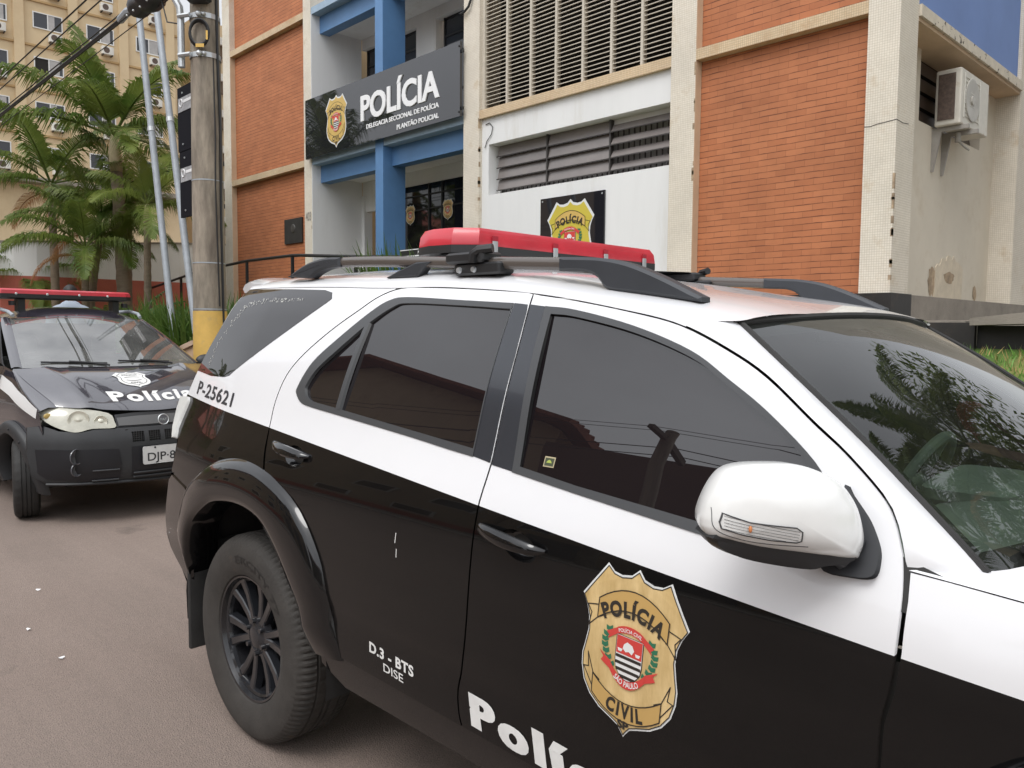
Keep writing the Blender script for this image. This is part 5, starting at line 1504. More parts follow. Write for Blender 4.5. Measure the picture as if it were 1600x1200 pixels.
# bonnet
def hz(u, s):
    """u 0..1 front to rear, s -1..1"""
    a = abs(s)
    yf, yr = .70+.10*u, .80
    xf = fx(s*.72, .86+.04*a*a)[0]+.01; xr = -.86-.04*s*s*0-.10*(s*s)
    zf = .862+.055*a**1.6; zr = 1.185+.01*(1-a*a)
    x = xf+(xr-xf)*u; z = zf+(zr-zf)*(u**.82)+.035*math.sin(math.pi*min(1, u))*(1-a**4)
    y = s*(yf+(yr-yf)*u)
    z += .012*math.exp(-((a-.72)/.07)**2)
    return (x, y, z)
b = MB(); b.loft([[hz(i/20, j/20) for j in range(-20, 21)] for i in range(21)], flip=True)
PB_ = pm('pickup_paint', (.030, .027, .036), .22, coat=1.0, spec=.7, var=.2, vs=3)
kbo = kp(b, 'bonnet', PB_, angle=180)
def on_hood(a, b_, h=.003):
    # invert roughly: a across, b_ forward distance
    s = a/.76; return s
def hood_map(yc, u0, scale_u):
    def f(a, b_, h=0):
        s = (yc+a)/.77; u = u0+b_*scale_u; p = hz(max(0, min(1, u)), max(-1, min(1, s))); return (p[0], p[1], p[2]+.004+h)
    return f
tx = MB(); put_text(tx, 'Polícia', hood_map(-.345, .115, 1.0), .045, width=.72, height=.155, spacing=1.2); kp(tx, 'bonnet_lettering', M['decalwhite'], kbo, smooth=False)
hm = hood_map(-.045, .52, 1.05)
bb = badge('bonnet_emblem', lambda a, b_, h: hm(a, b_, h), .27, kbo, white=True, rim=.02); bb.matrix_parent_inverse = Matrix()
# side bodies
PW = spline([.28, .45, .65, .85, .98, 1.08, 1.25, 1.45, 1.60, 1.66], [.80, .845, .86, .865, .855, .83, .775, .70, .625, .58])
def pk_half(x, z):
    w = PW(z)
    if x > -.75: w -= .25*(x+.75)**2
    return w
PB_.node_tree.nodes['Principled BSDF'].inputs['Coat IOR'].default_value = 2.0
twp = two_tone('pickup_two_tone', .955, -.10, white=(.74, .74, .73))
nt2 = twp.node_tree
STR = pm('stripe_white', (.74, .74, .73), .4)
for sgn in (-1, 1):
    f = MB()
    arc = [(-.80+.36*math.cos(R(a)), .34+.36*math.sin(R(a))) for a in range(0, 181, 12)]
    side_panel(f, [(-.34, .895), (-.55, 1.0), (-.95, 1.17), (-1.2, 1.20), (-1.2, .34), (-1.16, .34)]+arc[::-1]+[(-.36, .50), (-.30, .72)], sgn, fn=pk_half); fo = kp(f, 'front_wing', PB_)
    wt = MB(); rows = []
    for i in range(13):
        u = i/12; hp = hz(u, sgn*.985); xw = hp[0]-.01; zw = .888+(-.34-xw)*.455 if xw > -.95 else 1.165; rows.append([(hp[0], hp[1], hp[2]-.006), (xw, (abs(hp[1])+pk_half(xw, zw))/2*sgn, (hp[2]+zw)/2+.012), side_pt(xw, zw, .001, sgn, pk_half)])
    wt.loft(rows, flip=sgn < 0); kp(wt, 'wing_top', PB_, fo, angle=180)
    st2 = MB(); side_panel(st2, [(-.36, .902), (-.55, .985), (-.9, 1.08), (-1.19, 1.13), (-1.19, 1.03), (-.9, .98), (-.55, .88), (-.38, .83)], sgn, off=.0015, flange=0, fn=pk_half); kp(st2, 'white_stripe', STR, fo)
    d = MB(); side_panel(d, [(-1.206, 1.20), (-1.206, .34), (-2.28, .34), (-2.28, 1.16)], sgn, fn=pk_half); do = kp(d, 'door', PB_)
    st2 = MB(); side_panel(st2, [(-1.21, 1.13), (-2.27, 1.10), (-2.27, .98), (-1.21, 1.03)], sgn, off=.0015, flange=0, fn=pk_half); kp(st2, 'white_stripe', STR, do)
    w = MB(); side_panel(w, [(-1.30, 1.22), (-1.80, 1.55), (-2.26, 1.57), (-2.26, 1.19)], sgn, off=-.004, fn=pk_half); kp(w, 'window', M['tint'], do)
    h = MB(); side_panel(h, [(-1.22, 1.203), (-1.28, 1.222), (-1.78, 1.57), (-2.28, 1.60), (-2.28, 1.57), (-1.79, 1.545), (-1.33, 1.225)][::-1], sgn, fn=pk_half, off=.002); kp(h, 'window_frame', M['black'], do)
    q = MB(); arc2 = [(-3.45+.36*math.cos(R(a)), .34+.36*math.sin(R(a))) for a in range(0, 181, 12)]
    side_panel(q, [(-2.29, 1.60), (-2.45, 1.55), (-2.62, 1.12), (-4.35, 1.12), (-4.38, .5), (-3.82, .36)]+arc2[::-1]+[(-2.29, .34)], sgn, fn=pk_half); kp(q, 'load_bed_side', PB_)
    for wx in (-.80, -3.45):
        fl = MB(); rows = []
        for i in range(25):
            a = R(-14+208*i/24); row = []
            for rr, o in ((.455, .002), (.452, .025), (.435, .045), (.39, .055), (.355, .05), (.345, .02), (.345, -.05)):
                x = wx+rr*math.cos(a); z = .34+rr*.98*math.sin(a); row.append(side_pt(x, max(.2, z), o, sgn, pk_half))
            rows.append(row)
        fl.loft(rows, flip=sgn > 0); fo = kp(fl, 'wheel_arch_flare', M['bumpergrey'], angle=60)
        rv = MB()
        for aa in (20, 50, 80, 110, 140, 165):
            p = side_pt(wx+.40*math.cos(R(aa)), .34+.39*math.sin(R(aa)), .055, sgn, pk_half); rv.ball(p, .008)
        kp(rv, 'rivet', M['black'], fo)
        Mw = Matrix.Translation((wx, sgn*.78, .318)) @ (Matrix.Rotation(R(-17 if wx > -2 else 0), 4, 'Z')) @ Matrix.Rotation(R(90*sgn*-1), 4, 'X')
        t = MB(); rows = []
        for r, hh in [(.185, .07), (.20, .088), (.25, .094), (.29, .088), (.308, .076), (.317, .06), (.317, .035), (.310, .033), (.310, .027), (.318, .025), (.318, .004), (.311, .002), (.311, -.002), (.318, -.004), (.318, -.025), (.310, -.027), (.310, -.033), (.317, -.035), (.317, -.06), (.308, -.076), (.25, -.094), (.2, -.09)]:
            rows.append([((r-(.006 if (k % 3 == 0 and .05 < abs(hh) < .085) else 0))*math.cos(2*math.pi*k/90), (r-(.006 if (k % 3 == 0 and .05 < abs(hh) < .085) else 0))*math.sin(2*math.pi*k/90), hh) for k in range(90)])
        t.loft(rows, closed=True, M=Mw); wo = kp(t, 'wheel', M['rubber'], angle=30)
        t = MB(); t.lathe([(.19, .07), (.175, .06), (.16, .03), (.06, .05), (.001, .055)], 30, Mw); kp(t, 'rim', pm('pickup_rim', (.20, .20, .21), .4, metal=.4), wo)
        t = MB(); n = 12
        t.loft([[(wx+.37*math.cos(R(200*k/n-10)), sgn*y, .34+.37*math.sin(R(200*k/n-10))) for k in range(n+1)] for y in (.845, .5)]); t.poly([(wx+.37*math.cos(R(200*k/n-10)), sgn*.5, .34+.37*math.sin(R(200*k/n-10))) for k in range(n+1)]); kp(t, 'wheel_well', M['rubber'], smooth=False)
    mr_ = MB(); mr_.ball((-1.20, sgn*.97, 1.20), .06, .105, .066, 16, 10); mr_.tube([(-1.22, sgn*.83, 1.16), (-1.21, sgn*.92, 1.18)], .025, 8); mo_ = kp(mr_, 'side_mirror', M['bumpergrey'], angle=180)
# windscreen and roof
PWE = [spline([0, .5, 1], p) for p in ((-1.76, -1.36, -.955), (.575, .655, .735), (1.600, 1.405, 1.190))]
def pws(v, s, o=0):
    k = 1-s*s; return (PWE[0](v)+(.07+.06*v)*k+o*.6, s*PWE[1](v), PWE[2](v)+.018*(1-v)*k+o*.8)
w = MB(); w.loft([[pws(i/12, j/14) for j in range(-14, 15)] for i in range(13)], flip=WSFLIP); pwo = kp(w, 'windscreen', M['wscreenglare'], angle=180)
w = MB()
for s in (-1, 1): w.loft([[pws(i/12, s*k, -.004) for i in range(13)] for k in (1, .955)])
w.loft([[pws(v, j/14, -.004) for j in range(-14, 15)] for v in (.93, 1)]); w.loft([[pws(v, j/14, -.004) for j in range(-14, 15)] for v in (0, .04)])
kp(w, 'black_border', M['black'], pwo)
for sgn in (-1, 1):
    a = MB(); a.loft([[ (lambda e: (e[0]-t*.05, sgn*abs(e[1])+sgn*t*(pk_half(e[0]-.05, e[2])-abs(e[1])+.004), e[2]-.0*t+.012*math.sin(math.pi*t)))(pws(i/12, 1)) for t in (0, .35, .7, 1)] for i in range(13)], flip=sgn > 0); kp(a, 'windscreen_pillar', PB_, angle=180)
rf = MB(); rows = []
for i in range(19):
    u = i/18; row = []
    for s in [j/14 for j in range(-14, 15)]:
        h0 = pws(0, s); x = h0[0]+(-2.42-h0[0])*u; y = s*(.575+.035*math.sin(math.pi*u)); zc = 1.618+.105*math.sin(min(1, u*2.3)*math.pi*.5)-.06*u*u
        row.append((x, y, zc-(zc-1.600)*abs(s)**3.2*(1 if u > 0 else 1)))
    rows.append(row)
rf.loft(rows, flip=True); rfo = kp(rf, 'roof', PB_, angle=180)
for s in (-1, 1):
    rr_ = MB(); rr_.tube([(-1.72, s*.56, 1.625), (-1.80, s*.575, 1.66), (-2.0, s*.58, 1.685), (-2.3, s*.575, 1.68), (-2.40, s*.565, 1.63)], .016, 8)
    kp(rr_, 'roof_rail', M['galv'], rfo)
bx = MB(); bx.box(-4.36, -2.50, -.80, .80, .42, .60); bx.box(-2.52, -2.46, -.62, .62, .6, 1.56); bx.box(-4.40, -4.34, -.80, .80, .5, 1.12); bx.box(-2.4, -.45, -.60, .60, .26, .46); kp(bx, 'chassis', M['darkin'], smooth=False)
lb2 = MB(); lb2.loft([[(-1.99+a*.11*k1, y0*k2, z) for a, y0 in ((1, -.60), (1, .50), (.6, .56), (-.6, .56), (-1, .50), (-1, -.60), (-.6, -.66), (.6, -.66))] for k1, k2, z in ((.75, .97, 1.872), (.97, .99, 1.858), (1, 1, 1.826))], closed=True, caps=True); l2o = kp(lb2, 'light_bar', M['red'], angle=25)
lb2 = MB(); lb2.loft([[(-1.99+a*.11*k1, y0*k2, z) for a, y0 in ((1, -.60), (1, .50), (.6, .56), (-.6, .56), (-1, .50), (-1, -.60), (-.6, -.66), (.6, -.66))] for k1, k2, z in ((1.01, 1.0, 1.8255), (1.01, 1.0, 1.79), (.6, .9, 1.778))], closed=True, caps=True); kp(lb2, 'bar_base', M['black'], l2o)
lb2 = MB()
for y in (-.48, -.22, .06, .32): lb2.ball((-1.878, y, 1.825), .006, .012, .012)
kp(lb2, 'clip', M['silver'], l2o)
for s in (-1, 1):
    lb2 = MB(); lb2.box(-2.04, -1.94, s*.42-.03, s*.42+.03, 1.66, 1.785); lb2.cyl((-1.93, s*.5, 1.72), (-1.93, s*.5, 1.76), .03)
    kp(lb2, 'bar_foot', M['black'], l2o)
for s0, s1 in ((-.15, -.82), (.62, .0)):
    wp = MB(); wp.tube([pws(1.02, s0, .03), pws(.97, (s0*.7+s1*.3), .03), pws(.94, s1*.6+s0*.4, .026)], .010, 6); wp.tube([pws(.96, s0, .014), pws(.92, s1, .012)], .008, 6); kp(wp, 'wiper', M['black'])
cw = MB(); cw.loft([[(pws(1, s)[0]+t*(hz(1, s)[0]-pws(1, s)[0]), s*.77, 1.186-.012*math.sin(math.pi*t)) for s in [j/10 for j in range(-10, 11)]] for t in (0, .5, 1.02)], flip=True); kp(cw, 'cowl', M['black'])
c_ = MB(); c_.loft([[(x, y, z) for y in (-.7, 0, .7)] for x, z in ((-.99, 1.17), (-1.3, 1.15), (-1.4, 1.0), (-1.4, .7))]); kp(c_, 'dashboard', M['dash'])
for y in (-.36, .36):
    c_ = MB(); c_.rbox(-2.1, -1.6, y-.22, y+.22, .6, .75, .05); c_.rbox(-2.15, -2.02, y-.21, y+.21, .7, 1.25, .05); c_.rbox(-2.16, -2.07, y-.11, y+.11, 1.28, 1.45, .04); kp(c_, 'seat', M['seat'])
# ------------------------------------------------------------ palms, planting
M['trunk'] = pm('palm_trunk', (.20, .155, .11), .95, var=.3, vs=4, bump=.5, bs=25, stretch=(1, 1, 4), stain=(.10, .075, .05), sc=4)
M['crownshaft'] = pm('palm_crownshaft', (.40, .33, .20), .7, var=.2, vs=4)
M['frond'] = leafmat('palm_frond', (.07, .125, .022), (.19, .235, .05))
M['frondlight'] = leafmat('palm_frond_light', (.11, .17, .03), (.22, .26, .06))
M['dead'] = leafmat('dead_frond', (.36, .15, .06), (.46, .26, .11))
M['grassleaf'] = leafmat('strap_leaf', (.055, .115, .02), (.12, .19, .04), .3)
M['fern'] = leafmat('fern_leaf', (.035, .09, .018), (.07, .14, .03), .3)

def frond(mb, rg, base, az, el, L, droop, leaf, n=38, roll=0.0, stiff=.75):
    """one feather leaf: arching midrib with narrow leaflets"""
    p = Vector(base); d = Vector((math.cos(az)*math.cos(el), math.sin(az)*math.cos(el), math.sin(el))); pts = [p.copy()]
    side = Vector((-math.sin(az), math.cos(az), 0))
    for i in range(n):
        d = (d+Vector((0, 0, -droop*(.25+1.3*i/n)/n))).normalized(); p = p+d*(L/n); pts.append(p.copy())
    mb.tube([pts[i] for i in range(0, n+1, 3)], .022*L/2.4, 5, taper=[1.15-.95*i/(n/3.0) for i in range(0, len(range(0, n+1, 3)))])
    for i in range(int(n*.16), n):
        t = i/n; tan = (pts[i+1]-pts[i]).normalized(); up = side.cross(tan)*-1 if side.cross(tan).z < 0 else side.cross(tan)
        ll = leaf*(math.sin(math.pi*min(1, .12+t*.92))**.55)*(1-.25*t)*rg.uniform(.85, 1.1)
        for s in (-1, 1):
            for q in (0, .33, .66):
                b0 = pts[i].lerp(pts[i+1], q)
                dd = (side*s*1.0+tan*(.55+.5*t)+up*(.28*(1-t)+rg.uniform(-.12, .16))).normalized()
                w = tan*.0155*L/2.4
                m_ = b0+dd*ll*.55; e = b0+dd*ll*.92+Vector((0, 0, -ll*(.34+.25*(1-stiff))*rg.uniform(.4, 1.7)))
                k = len(mb.v); mb.v += [tuple(b0-w*.6), tuple(b0+w*.6), tuple(m_+w), tuple(m_-w*.9), tuple(e)]
                mb.face((k, k+1, k+2, k+3)); mb.face((k+3, k+2, k+4))

def palm(x, y, z0, H, r0, r1, lean, label, seed, nfr=10, L=2.3, leaf=.55, shaft=.7, ndead=1, group=None, light=False, els=(-.1, 1.3), azs=None):
    rg = random.Random(seed)
    t = thing('palm_tree', label, 'palm tree', (x, y, z0), group=group)
    m = MB(); n = 22; pts = []; tp = []
    for i in range(n+1):
        u = i/n; pts.append((x+lean[0]*u**1.5, y+lean[1]*u**1.5, z0+H*u)); tp.append((r0+(r1-r0)*u**.6)*(1+.05*((i % 2)*2-1)))
    m.tube(pts, 1.0, 12, taper=tp); m.build('trunk', M['trunk'], t, smooth=True, angle=180)
    top = Vector(pts[-1]); dirv = (Vector(pts[-1])-Vector(pts[-2])).normalized()
    m = MB(); m.tube([top, top+dirv*shaft*.15, top+dirv*shaft*.6, top+dirv*shaft], 1.0, 12, taper=[r1*1.0, r1*1.12, r1*.95, r1*.55]); m.build('crownshaft', M['crownshaft'], t, smooth=True, angle=180)
    c = top+dirv*shaft*.95
    m = MB()
    for k in range(nfr):
        az = (azs[k] if azs else 2*math.pi*k/nfr+rg.uniform(-.35, .35)); el = els[0]+(els[1]-els[0])*((k*0.618) % 1.0)
        frond(m, rg, c, az, el, L*rg.uniform(.85, 1.1), rg.uniform(1.0, 1.9), leaf)
    m.build('crown', M['frondlight'] if light else M['frond'], t)
    if ndead:
        m = MB()
        for k in range(ndead): frond(m, rg, top+dirv*shaft*.5, rg.uniform(2.2, 4.4), .15, L*.75, 2.6, leaf*.6, n=26)
        m.build('dead_frond', M['dead'], t)
    return t

# the tall palm beside the posts, and the clump to its left
palm(-16.75, 5.55, 1.0, 3.55, .17, .11, (-.28, -.02), 'tallest palm with a smooth pale crownshaft and one rusty drooping frond', 3, nfr=13, L=2.5, leaf=.72, shaft=.75, ndead=1, els=(.1, 1.35))
palm(-19.2, 4.95, 1.0, 3.1, .10, .075, (-.3, .05), 'slender palm at the left of the clump with a browned drooping frond', 11, nfr=12, L=2.1, leaf=.62, shaft=.5, ndead=2)
palm(-18.3, 5.3, 1.0, 2.2, .09, .07, (.5, .1), 'short leaning palm in the middle of the clump', 5, nfr=10, L=1.8, leaf=.55, shaft=.4, ndead=1)
palm(-17.7, 5.9, 1.0, 2.7, .09, .07, (-.4, .2), 'mid height palm close behind the tallest one, leaning left', 8, nfr=10, L=1.9, leaf=.6, shaft=.45, ndead=0)
palm(-16.0, 5.7, 1.1, 2.3, .08, .06, (.35, -.1), 'thin palm right of the tallest one, leaning towards the black panels', 14, nfr=9, L=1.5, leaf=.5, shaft=.4, ndead=0, light=True)
palm(-20.4, 4.8, 1.0, 1.3, .08, .06, (-.1, 0), 'low bushy palm at the far left with fan of yellow green fronds', 17, nfr=14, L=1.6, leaf=.5, shaft=.25, ndead=1, light=True, els=(0, .9))

palm(-17.4, 5.0, 1.0, 1.7, .085, .065, (.25, -.05), 'small palm with a crown at the height of the white wall top', 72, nfr=12, L=1.7, leaf=.52, shaft=.35, ndead=2, els=(.1, 1.25))

def strap_clump(x, y, z, n, L, label, seed, mat, w=.024, name='grass_clump', cat='plant', spread=.5, group=None):
    rg = random.Random(seed); m = MB()
    for i in range(n):
        az = rg.uniform(0, 2*math.pi); el = rg.uniform(.45, 1.5); r = spread*math.sqrt(rg.random())
        p = Vector((x+r*math.cos(az*3.1), y+r*math.sin(az*3.1), z)); d = Vector((math.cos(az)*math.cos(el), math.sin(az)*math.cos(el), math.sin(el)))
        ll = L*rg.uniform(.6, 1.1); sd = Vector((-math.sin(az), math.cos(az), 0)); rows = []
        for k in range(6):
            u = k/5; ww = w*(1-u**2*.95); rows.append((p-sd*ww, p+sd*ww)); d = (d+Vector((0, 0, -.30*u*rg.uniform(.6, 1.6)))).normalized(); p = p+d*ll/5
        b = len(m.v)
        for a, c in rows: m.v += [tuple(a), tuple(c)]
        for k in range(5): m.face((b+2*k, b+2*k+1, b+2*k+3, b+2*k+2))
    o = m.build(name, mat)
    return tag(o, label, cat, group)
strap_clump(-11.2, 4.75, 1.05, 950, .95, 'big clump of arching strap leaves at the foot of the two grey posts', 21, M['grassleaf'], spread=.75)
strap_clump(-12.6, 4.9, 1.05, 800, .95, 'strap leaf clump left of the grey posts, behind the pickup', 22, M['grassleaf'], spread=.75)
strap_clump(-10.0, 5.0, 1.08, 520, .75, 'strap leaf clump just behind the concrete pole', 23, M['grassleaf'], spread=.5)
strap_clump(-8.6, 6.5, 1.55, 420, 1.15, 'grassy clump in front of the entrance glass, seen under the roof rail', 24, M['grassleaf'], spread=.6)
pb = MB(); pb.rbox(-9.35, -7.85, 5.95, 7.1, .8, 1.55, .06)
tag(pb.build('planter_box', M['concrete'], smooth=True), 'grey concrete planter box holding the grassy clump in front of the entrance', 'planter')
def fern(x, y, z, n, L, label, seed, light=False):
    rg = random.Random(seed); m = MB()
    for k in range(n): frond(m, rg, (x+rg.uniform(-.15, .15), y+rg.uniform(-.15, .15), z), 2*math.pi*k/n+rg.uniform(-.3, .3), rg.uniform(.35, 1.2), L*rg.uniform(.75, 1.1), rg.uniform(.8, 1.7), L*.24, n=26)
    return tag(m.build('cycad', M['frondlight'] if light else M['fern']), label, 'plant')
fern(-15.6, 5.1, 1.15, 20, 1.5, 'dark feathery cycad at the foot of the tallest palm', 31)
fern(-14.2, 5.0, 1.05, 16, 1.2, 'dark feathery cycad between the tallest palm and the grey posts', 32)
fern(-17.5, 4.8, 1.0, 14, 1.0, 'yellow green feathery shrub low in the palm bed', 33, True)
fern(-18.9, 4.7, 1.0, 12, .95, 'yellow green feathery shrub at the left end of the palm bed', 34, True)
# turf blades on the bank at the right: uncountable
gb = MB(); rg = random.Random(40)
for i in range(15000):
    x = rg.uniform(-4.2, 2.2); y = 4.75+2.65*rg.random()
    z = ground_z(x, y); a = rg.uniform(0, 6.28); h = rg.uniform(.04, .10)*(1.0 if rg.random() < .985 else 3.2); w = .006
    dx, dy = math.cos(a)*w, math.sin(a)*w; lx, ly = rg.uniform(-.04, .04), rg.uniform(-.04, .04)
    k = len(gb.v); gb.v += [(x-dx, y-dy, z), (x+dx, y+dy, z), (x+lx, y+ly, z+h)]
    gb.cm = 0 if rg.random() < .7 else 1
    gb.face((k, k+1, k+2))
tag(gb.build('grass', [pm('grass_blade', (.13, .27, .045), .6, var=.3, vs=3), pm('dry_grass', (.34, .26, .10), .8, var=.3, vs=3)]), kind='stuff')
# low planter wall with sloping coping
w = thing('planter_wall', 'low beige planter wall with sloping coping beside the concrete pole', 'wall', (-10.0, 4.25, 0))
m = MB(); m.prism([(-16, 4.2, .1), (-8.9, 4.2, .1), (-8.9, 4.2, 1.46), (-9.6, 4.2, 1.42), (-11.4, 4.2, 1.05), (-16, 4.2, .95)], (0, .16, 0)); m.build('wall', pm('beige_render', (.55, .38, .25), .85, var=.12, vs=4, stain=(.36, .25, .17), sc=3), w)
m = MB()
for a, b in (((-16, .955), (-11.4, 1.055)), ((-11.4, 1.055), (-9.6, 1.425)), ((-9.6, 1.425), (-8.88, 1.465))):
    m.prism([(a[0], 4.17, a[1]), (b[0], 4.17, b[1]), (b[0], 4.17, b[1]+.06), (a[0], 4.17, a[1]+.06)], (0, .22, 0))
m.prism([(-8.88, 4.2, .1), (-7.3, 4.2, .1), (-7.3, 4.2, .22), (-8.88, 4.2, 1.40)], (0, .45, 0)); m.build('coping', pm('coping_pink', (.60, .44, .33), .8, var=.1, vs=4), w)
# handrails of the ramp
hr = thing('ramp_handrail', 'black tubular handrail rising along the ramp in front of the left brick wall', 'handrail', (-15, 7.2, 1.6))
m = MB(); m.tube([(-21.5, 7.2, 2.28), (-19.6, 7.2, 2.47), (-17.5, 7.2, 2.68), (-15.8, 7.2, 2.77), (-14.9, 7.2, 2.81), (-13.15, 7.2, 2.81), (-12.9, 7.22, 2.80), (-11.0, 7.35, 2.67), (-9.7, 7.4, 2.60)], .028, 8); m.build('rail', M['black'], hr, smooth=True)
for x, z in ((-18.15, 2.60), (-14.92, 2.79), (-13.14, 2.79), (-11.1, 2.66)):
    m = MB(); m.box(x-.028, x+.028, 7.18, 7.22, 1.35, z); m.build('post', M['black'], hr)
# white and red garden wall, gate
gw = thing('garden_wall', 'curving white garden wall with a red painted foot behind the palms', 'wall', (-20, 6.5, 1))
cur = [(-20.3, 4.15), (-20.15, 4.40), (-20.0, 4.8), (-20.0, 5.6), (-20.0, 6.6), (-20.0, 7.6), (-20.0, 9.2)]
for nm, z0, z1, o, mat in (('wall', 2.6, None, 0, M['white']), ('painted_foot', .6, 2.6, .004, M['redwall'])):
    m = MB(); rows = []
    for i, (x, y) in enumerate(cur):
        zt = (z1 if z1 else 3.32+.05*(y-4.4)+(.04 if y > 6.6 else 0)); rows.append([(x+o, y, z0), (x+o, y, zt), (x-.2-o, y, zt), (x-.2-o, y, z0)])
    m.loft(rows, closed=True, caps=True); m.build(nm, mat, gw)
m = MB(); m.loft([[(x+.03, y, 3.321+.05*(y-4.4)+(.04 if y > 6.6 else 0)), (x-.23, y, 3.321+.05*(y-4.4)+(.04 if y > 6.6 else 0)), (x-.23, y, 3.36+.05*(y-4.4)+(.04 if y > 6.6 else 0)), (x+.03, y, 3.36+.05*(y-4.4)+(.04 if y > 6.6 else 0))] for x, y in cur], closed=True, caps=True); m.build('coping', M['concrete'], gw)
gt = thing('yard_gate', 'dark grey corrugated metal gate at the far left edge', 'gate', (-24, 4.4, 1))
m = MB()
for i in range(34): m.box(-24-.03*(i % 2), -23.94-.03*(i % 2), 2.2+i*.09, 2.29+i*.09, .6, 3.35)
m.build('corrugated_panel', pm('gate_grey', (.055, .058, .060), .6, var=.2, vs=4), gt)
m = MB(); m.box(-24.02, -23.9, 2.1, 2.2, .6, 3.4); m.box(-24.02, -23.9, 5.26, 5.36, .6, 3.4); m.build('frame', M['black'], gt)
gp = MB(); gp.rbox(-21.0, -20.7, 4.02, 4.32, .5, 2.95, .05)
tag(gp.build('gate_pillar', pm('pillar_beige', (.52, .42, .30), .85, var=.2, vs=5, stain=(.3, .2, .12), sc=5), smooth=True), 'squat beige gate pillar at the end of the white garden wall', 'gate pillar')

# ------------------------------------------------------------ apartment block far behind
ap = thing('apartment_block', 'tall ochre apartment block with white framed sliding windows', 'apartment building', (-57, 14, 0))
m = MB(); m.box(-75, -57, 4, 22.9, 0, 34); m.build('wall', M['apt'], ap)
m = MB()
for i in range(-4, 3): m.box(-56.999, -56.82, 16.10+3.02*i-.28, 16.10+3.02*i+.28, 10.6, 34)
m.build('pilaster', M['apt'], ap)
m = MB()
for k in range(9):
    z = 10.55+2.7*k; m.box(-56.998, -56.9, 4.02, 22.88, z-.06, z+.06)
m.build('floor_band', M['aptline'], ap)
m = MB(); m.box(-56.99, -56.0, 4.02, 22.6, 10.2, 10.5); m.build('canopy', M['concrete'], ap)
def add_win(y0, z1, opened, blind):
    m = MB(); y1 = y0+1.66; z0 = z1-.98
    m.box(-56.995, -56.93, y0, y1, z0, z0+.06); m.box(-56.995, -56.93, y0, y1, z1-.06, z1); m.box(-56.995, -56.93, y0, y0+.06, z0+.06, z1-.06); m.box(-56.995, -56.93, y1-.06, y1, z0+.06, z1-.06); m.box(-56.995, -56.93, (y0+y1)/2-.03, (y0+y1)/2+.03, z0+.06, z1-.06)
    w = m.build('window', M['winframe'], ap)
    m = MB(); m.box(-56.994, -56.96, y0+.05 if not opened else (y0+y1)/2, y1-.05, z0+.05, z1-.05); m.build('pane', M['winglass'], w)
    if opened: 
        m = MB(); m.box(-56.994, -56.98, y0+.06, (y0+y1)/2-.03, z0+.06, z1-.06); m.build('dark_opening', M['darkin'], w)
    if blind:
        m = MB(); yy = (y0+y1)/2; m.box(-56.958, -56.95, yy+.03, yy+.03+.7*blind, z0+.07, z1-.07); m.build('curtain', M['curtain'], w)
acl = 'small white split air conditioner on the ochre apartment block, one below each window'
first = None
for f in range(6):
    for i in range(-2, 4):
        y0 = 10.83+3.03*i; z1 = 12.6+2.7*f
        if y0 > 21.5: continue
        add_win(y0, z1, (f, i) == (2, 1), rnd.choice((0, .5, .8, .9)))
        ya, za = y0+1.18, z1-1.70
        if first is None:
            first = thing('apartment_air_conditioner', acl, 'air conditioner', (-56.9, ya, za), group='air conditioners below the apartment windows')
            m = MB(); m.rbox(-56.99, -56.62, ya-.36, ya+.36, za, za+.5, .03); m.build('casing', M['acwhite'], first, smooth=True)
            m = MB(); m.lathe([(.19, 0), (.17, .01), (.03, .004), (.001, .012)], 16, Matrix.Translation((-56.618, ya-.08, za+.26)) @ Matrix.Rotation(R(90), 4, 'Y')); m.build('fan', M['acgrill'], first)
            m = MB(); m.box(-56.99, -56.6, ya-.3, ya-.25, za-.06, za-.002); m.box(-56.99, -56.6, ya+.25, ya+.3, za-.06, za-.002); m.build('bracket', M['black'], first)
        else: dup(first, (-56.9, ya, za))
# second wing seen between pole and station
wb = thing('apartment_wing', 'receding ochre wing of apartments seen in the gap beside the concrete pole', 'apartment building', (-66, 30, 0))
m = MB(); m.box(-90, -66, 27.5, 40, 0, 26.3); m.build('wall', M['apt'], wb)
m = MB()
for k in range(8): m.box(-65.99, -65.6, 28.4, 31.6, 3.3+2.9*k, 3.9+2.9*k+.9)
m.build('balcony_shade', pm('balcony_shadow_brown', (.16, .11, .07), .9), wb)  # solid brown boxes with the balconies' shade put into their colour
m = MB()
for k in range(8): m.rbox(-65.59, -65.3, 29.2, 30.0, 4.2+2.9*k, 4.8+2.9*k, .03)
m.build('air_conditioner', M['acwhite'], wb)

# ------------------------------------------------------------ utility pole and posts
up = thing('utility_pole', 'tall weathered concrete utility pole with a yellow painted foot', 'utility pole', (-8.37, 3.62, .14))
bx, by = -8.37, 3.62
def pole_pt(z): return (bx, by, z)
zs = [.14, 1.70, 1.71, 3.0, 5.0, 7.0, 9.5]
m = MB(); rows = []
for z in (1.70, 2.5, 3.2, 3.21, 4.2, 5.2, 6.5, 8, 9.5):
    r = .168-.0080*(z-1.7); x, y, _ = pole_pt(z)
    rows.append([(x+r*math.cos(a)*1.0, y+r*math.sin(a)*1.0, z) for a in [2*math.pi*k/20 for k in range(20)]])
m.loft(rows, closed=True, caps=True); shaft = m.build('shaft', M['poleconc'], up, smooth=True)
m = MB(); m.cyl((bx+.004, by, .14), (bx, by, 1.70), .186, .172, 20); m.build('painted_foot', M['yellowpaint'], up, smooth=True)
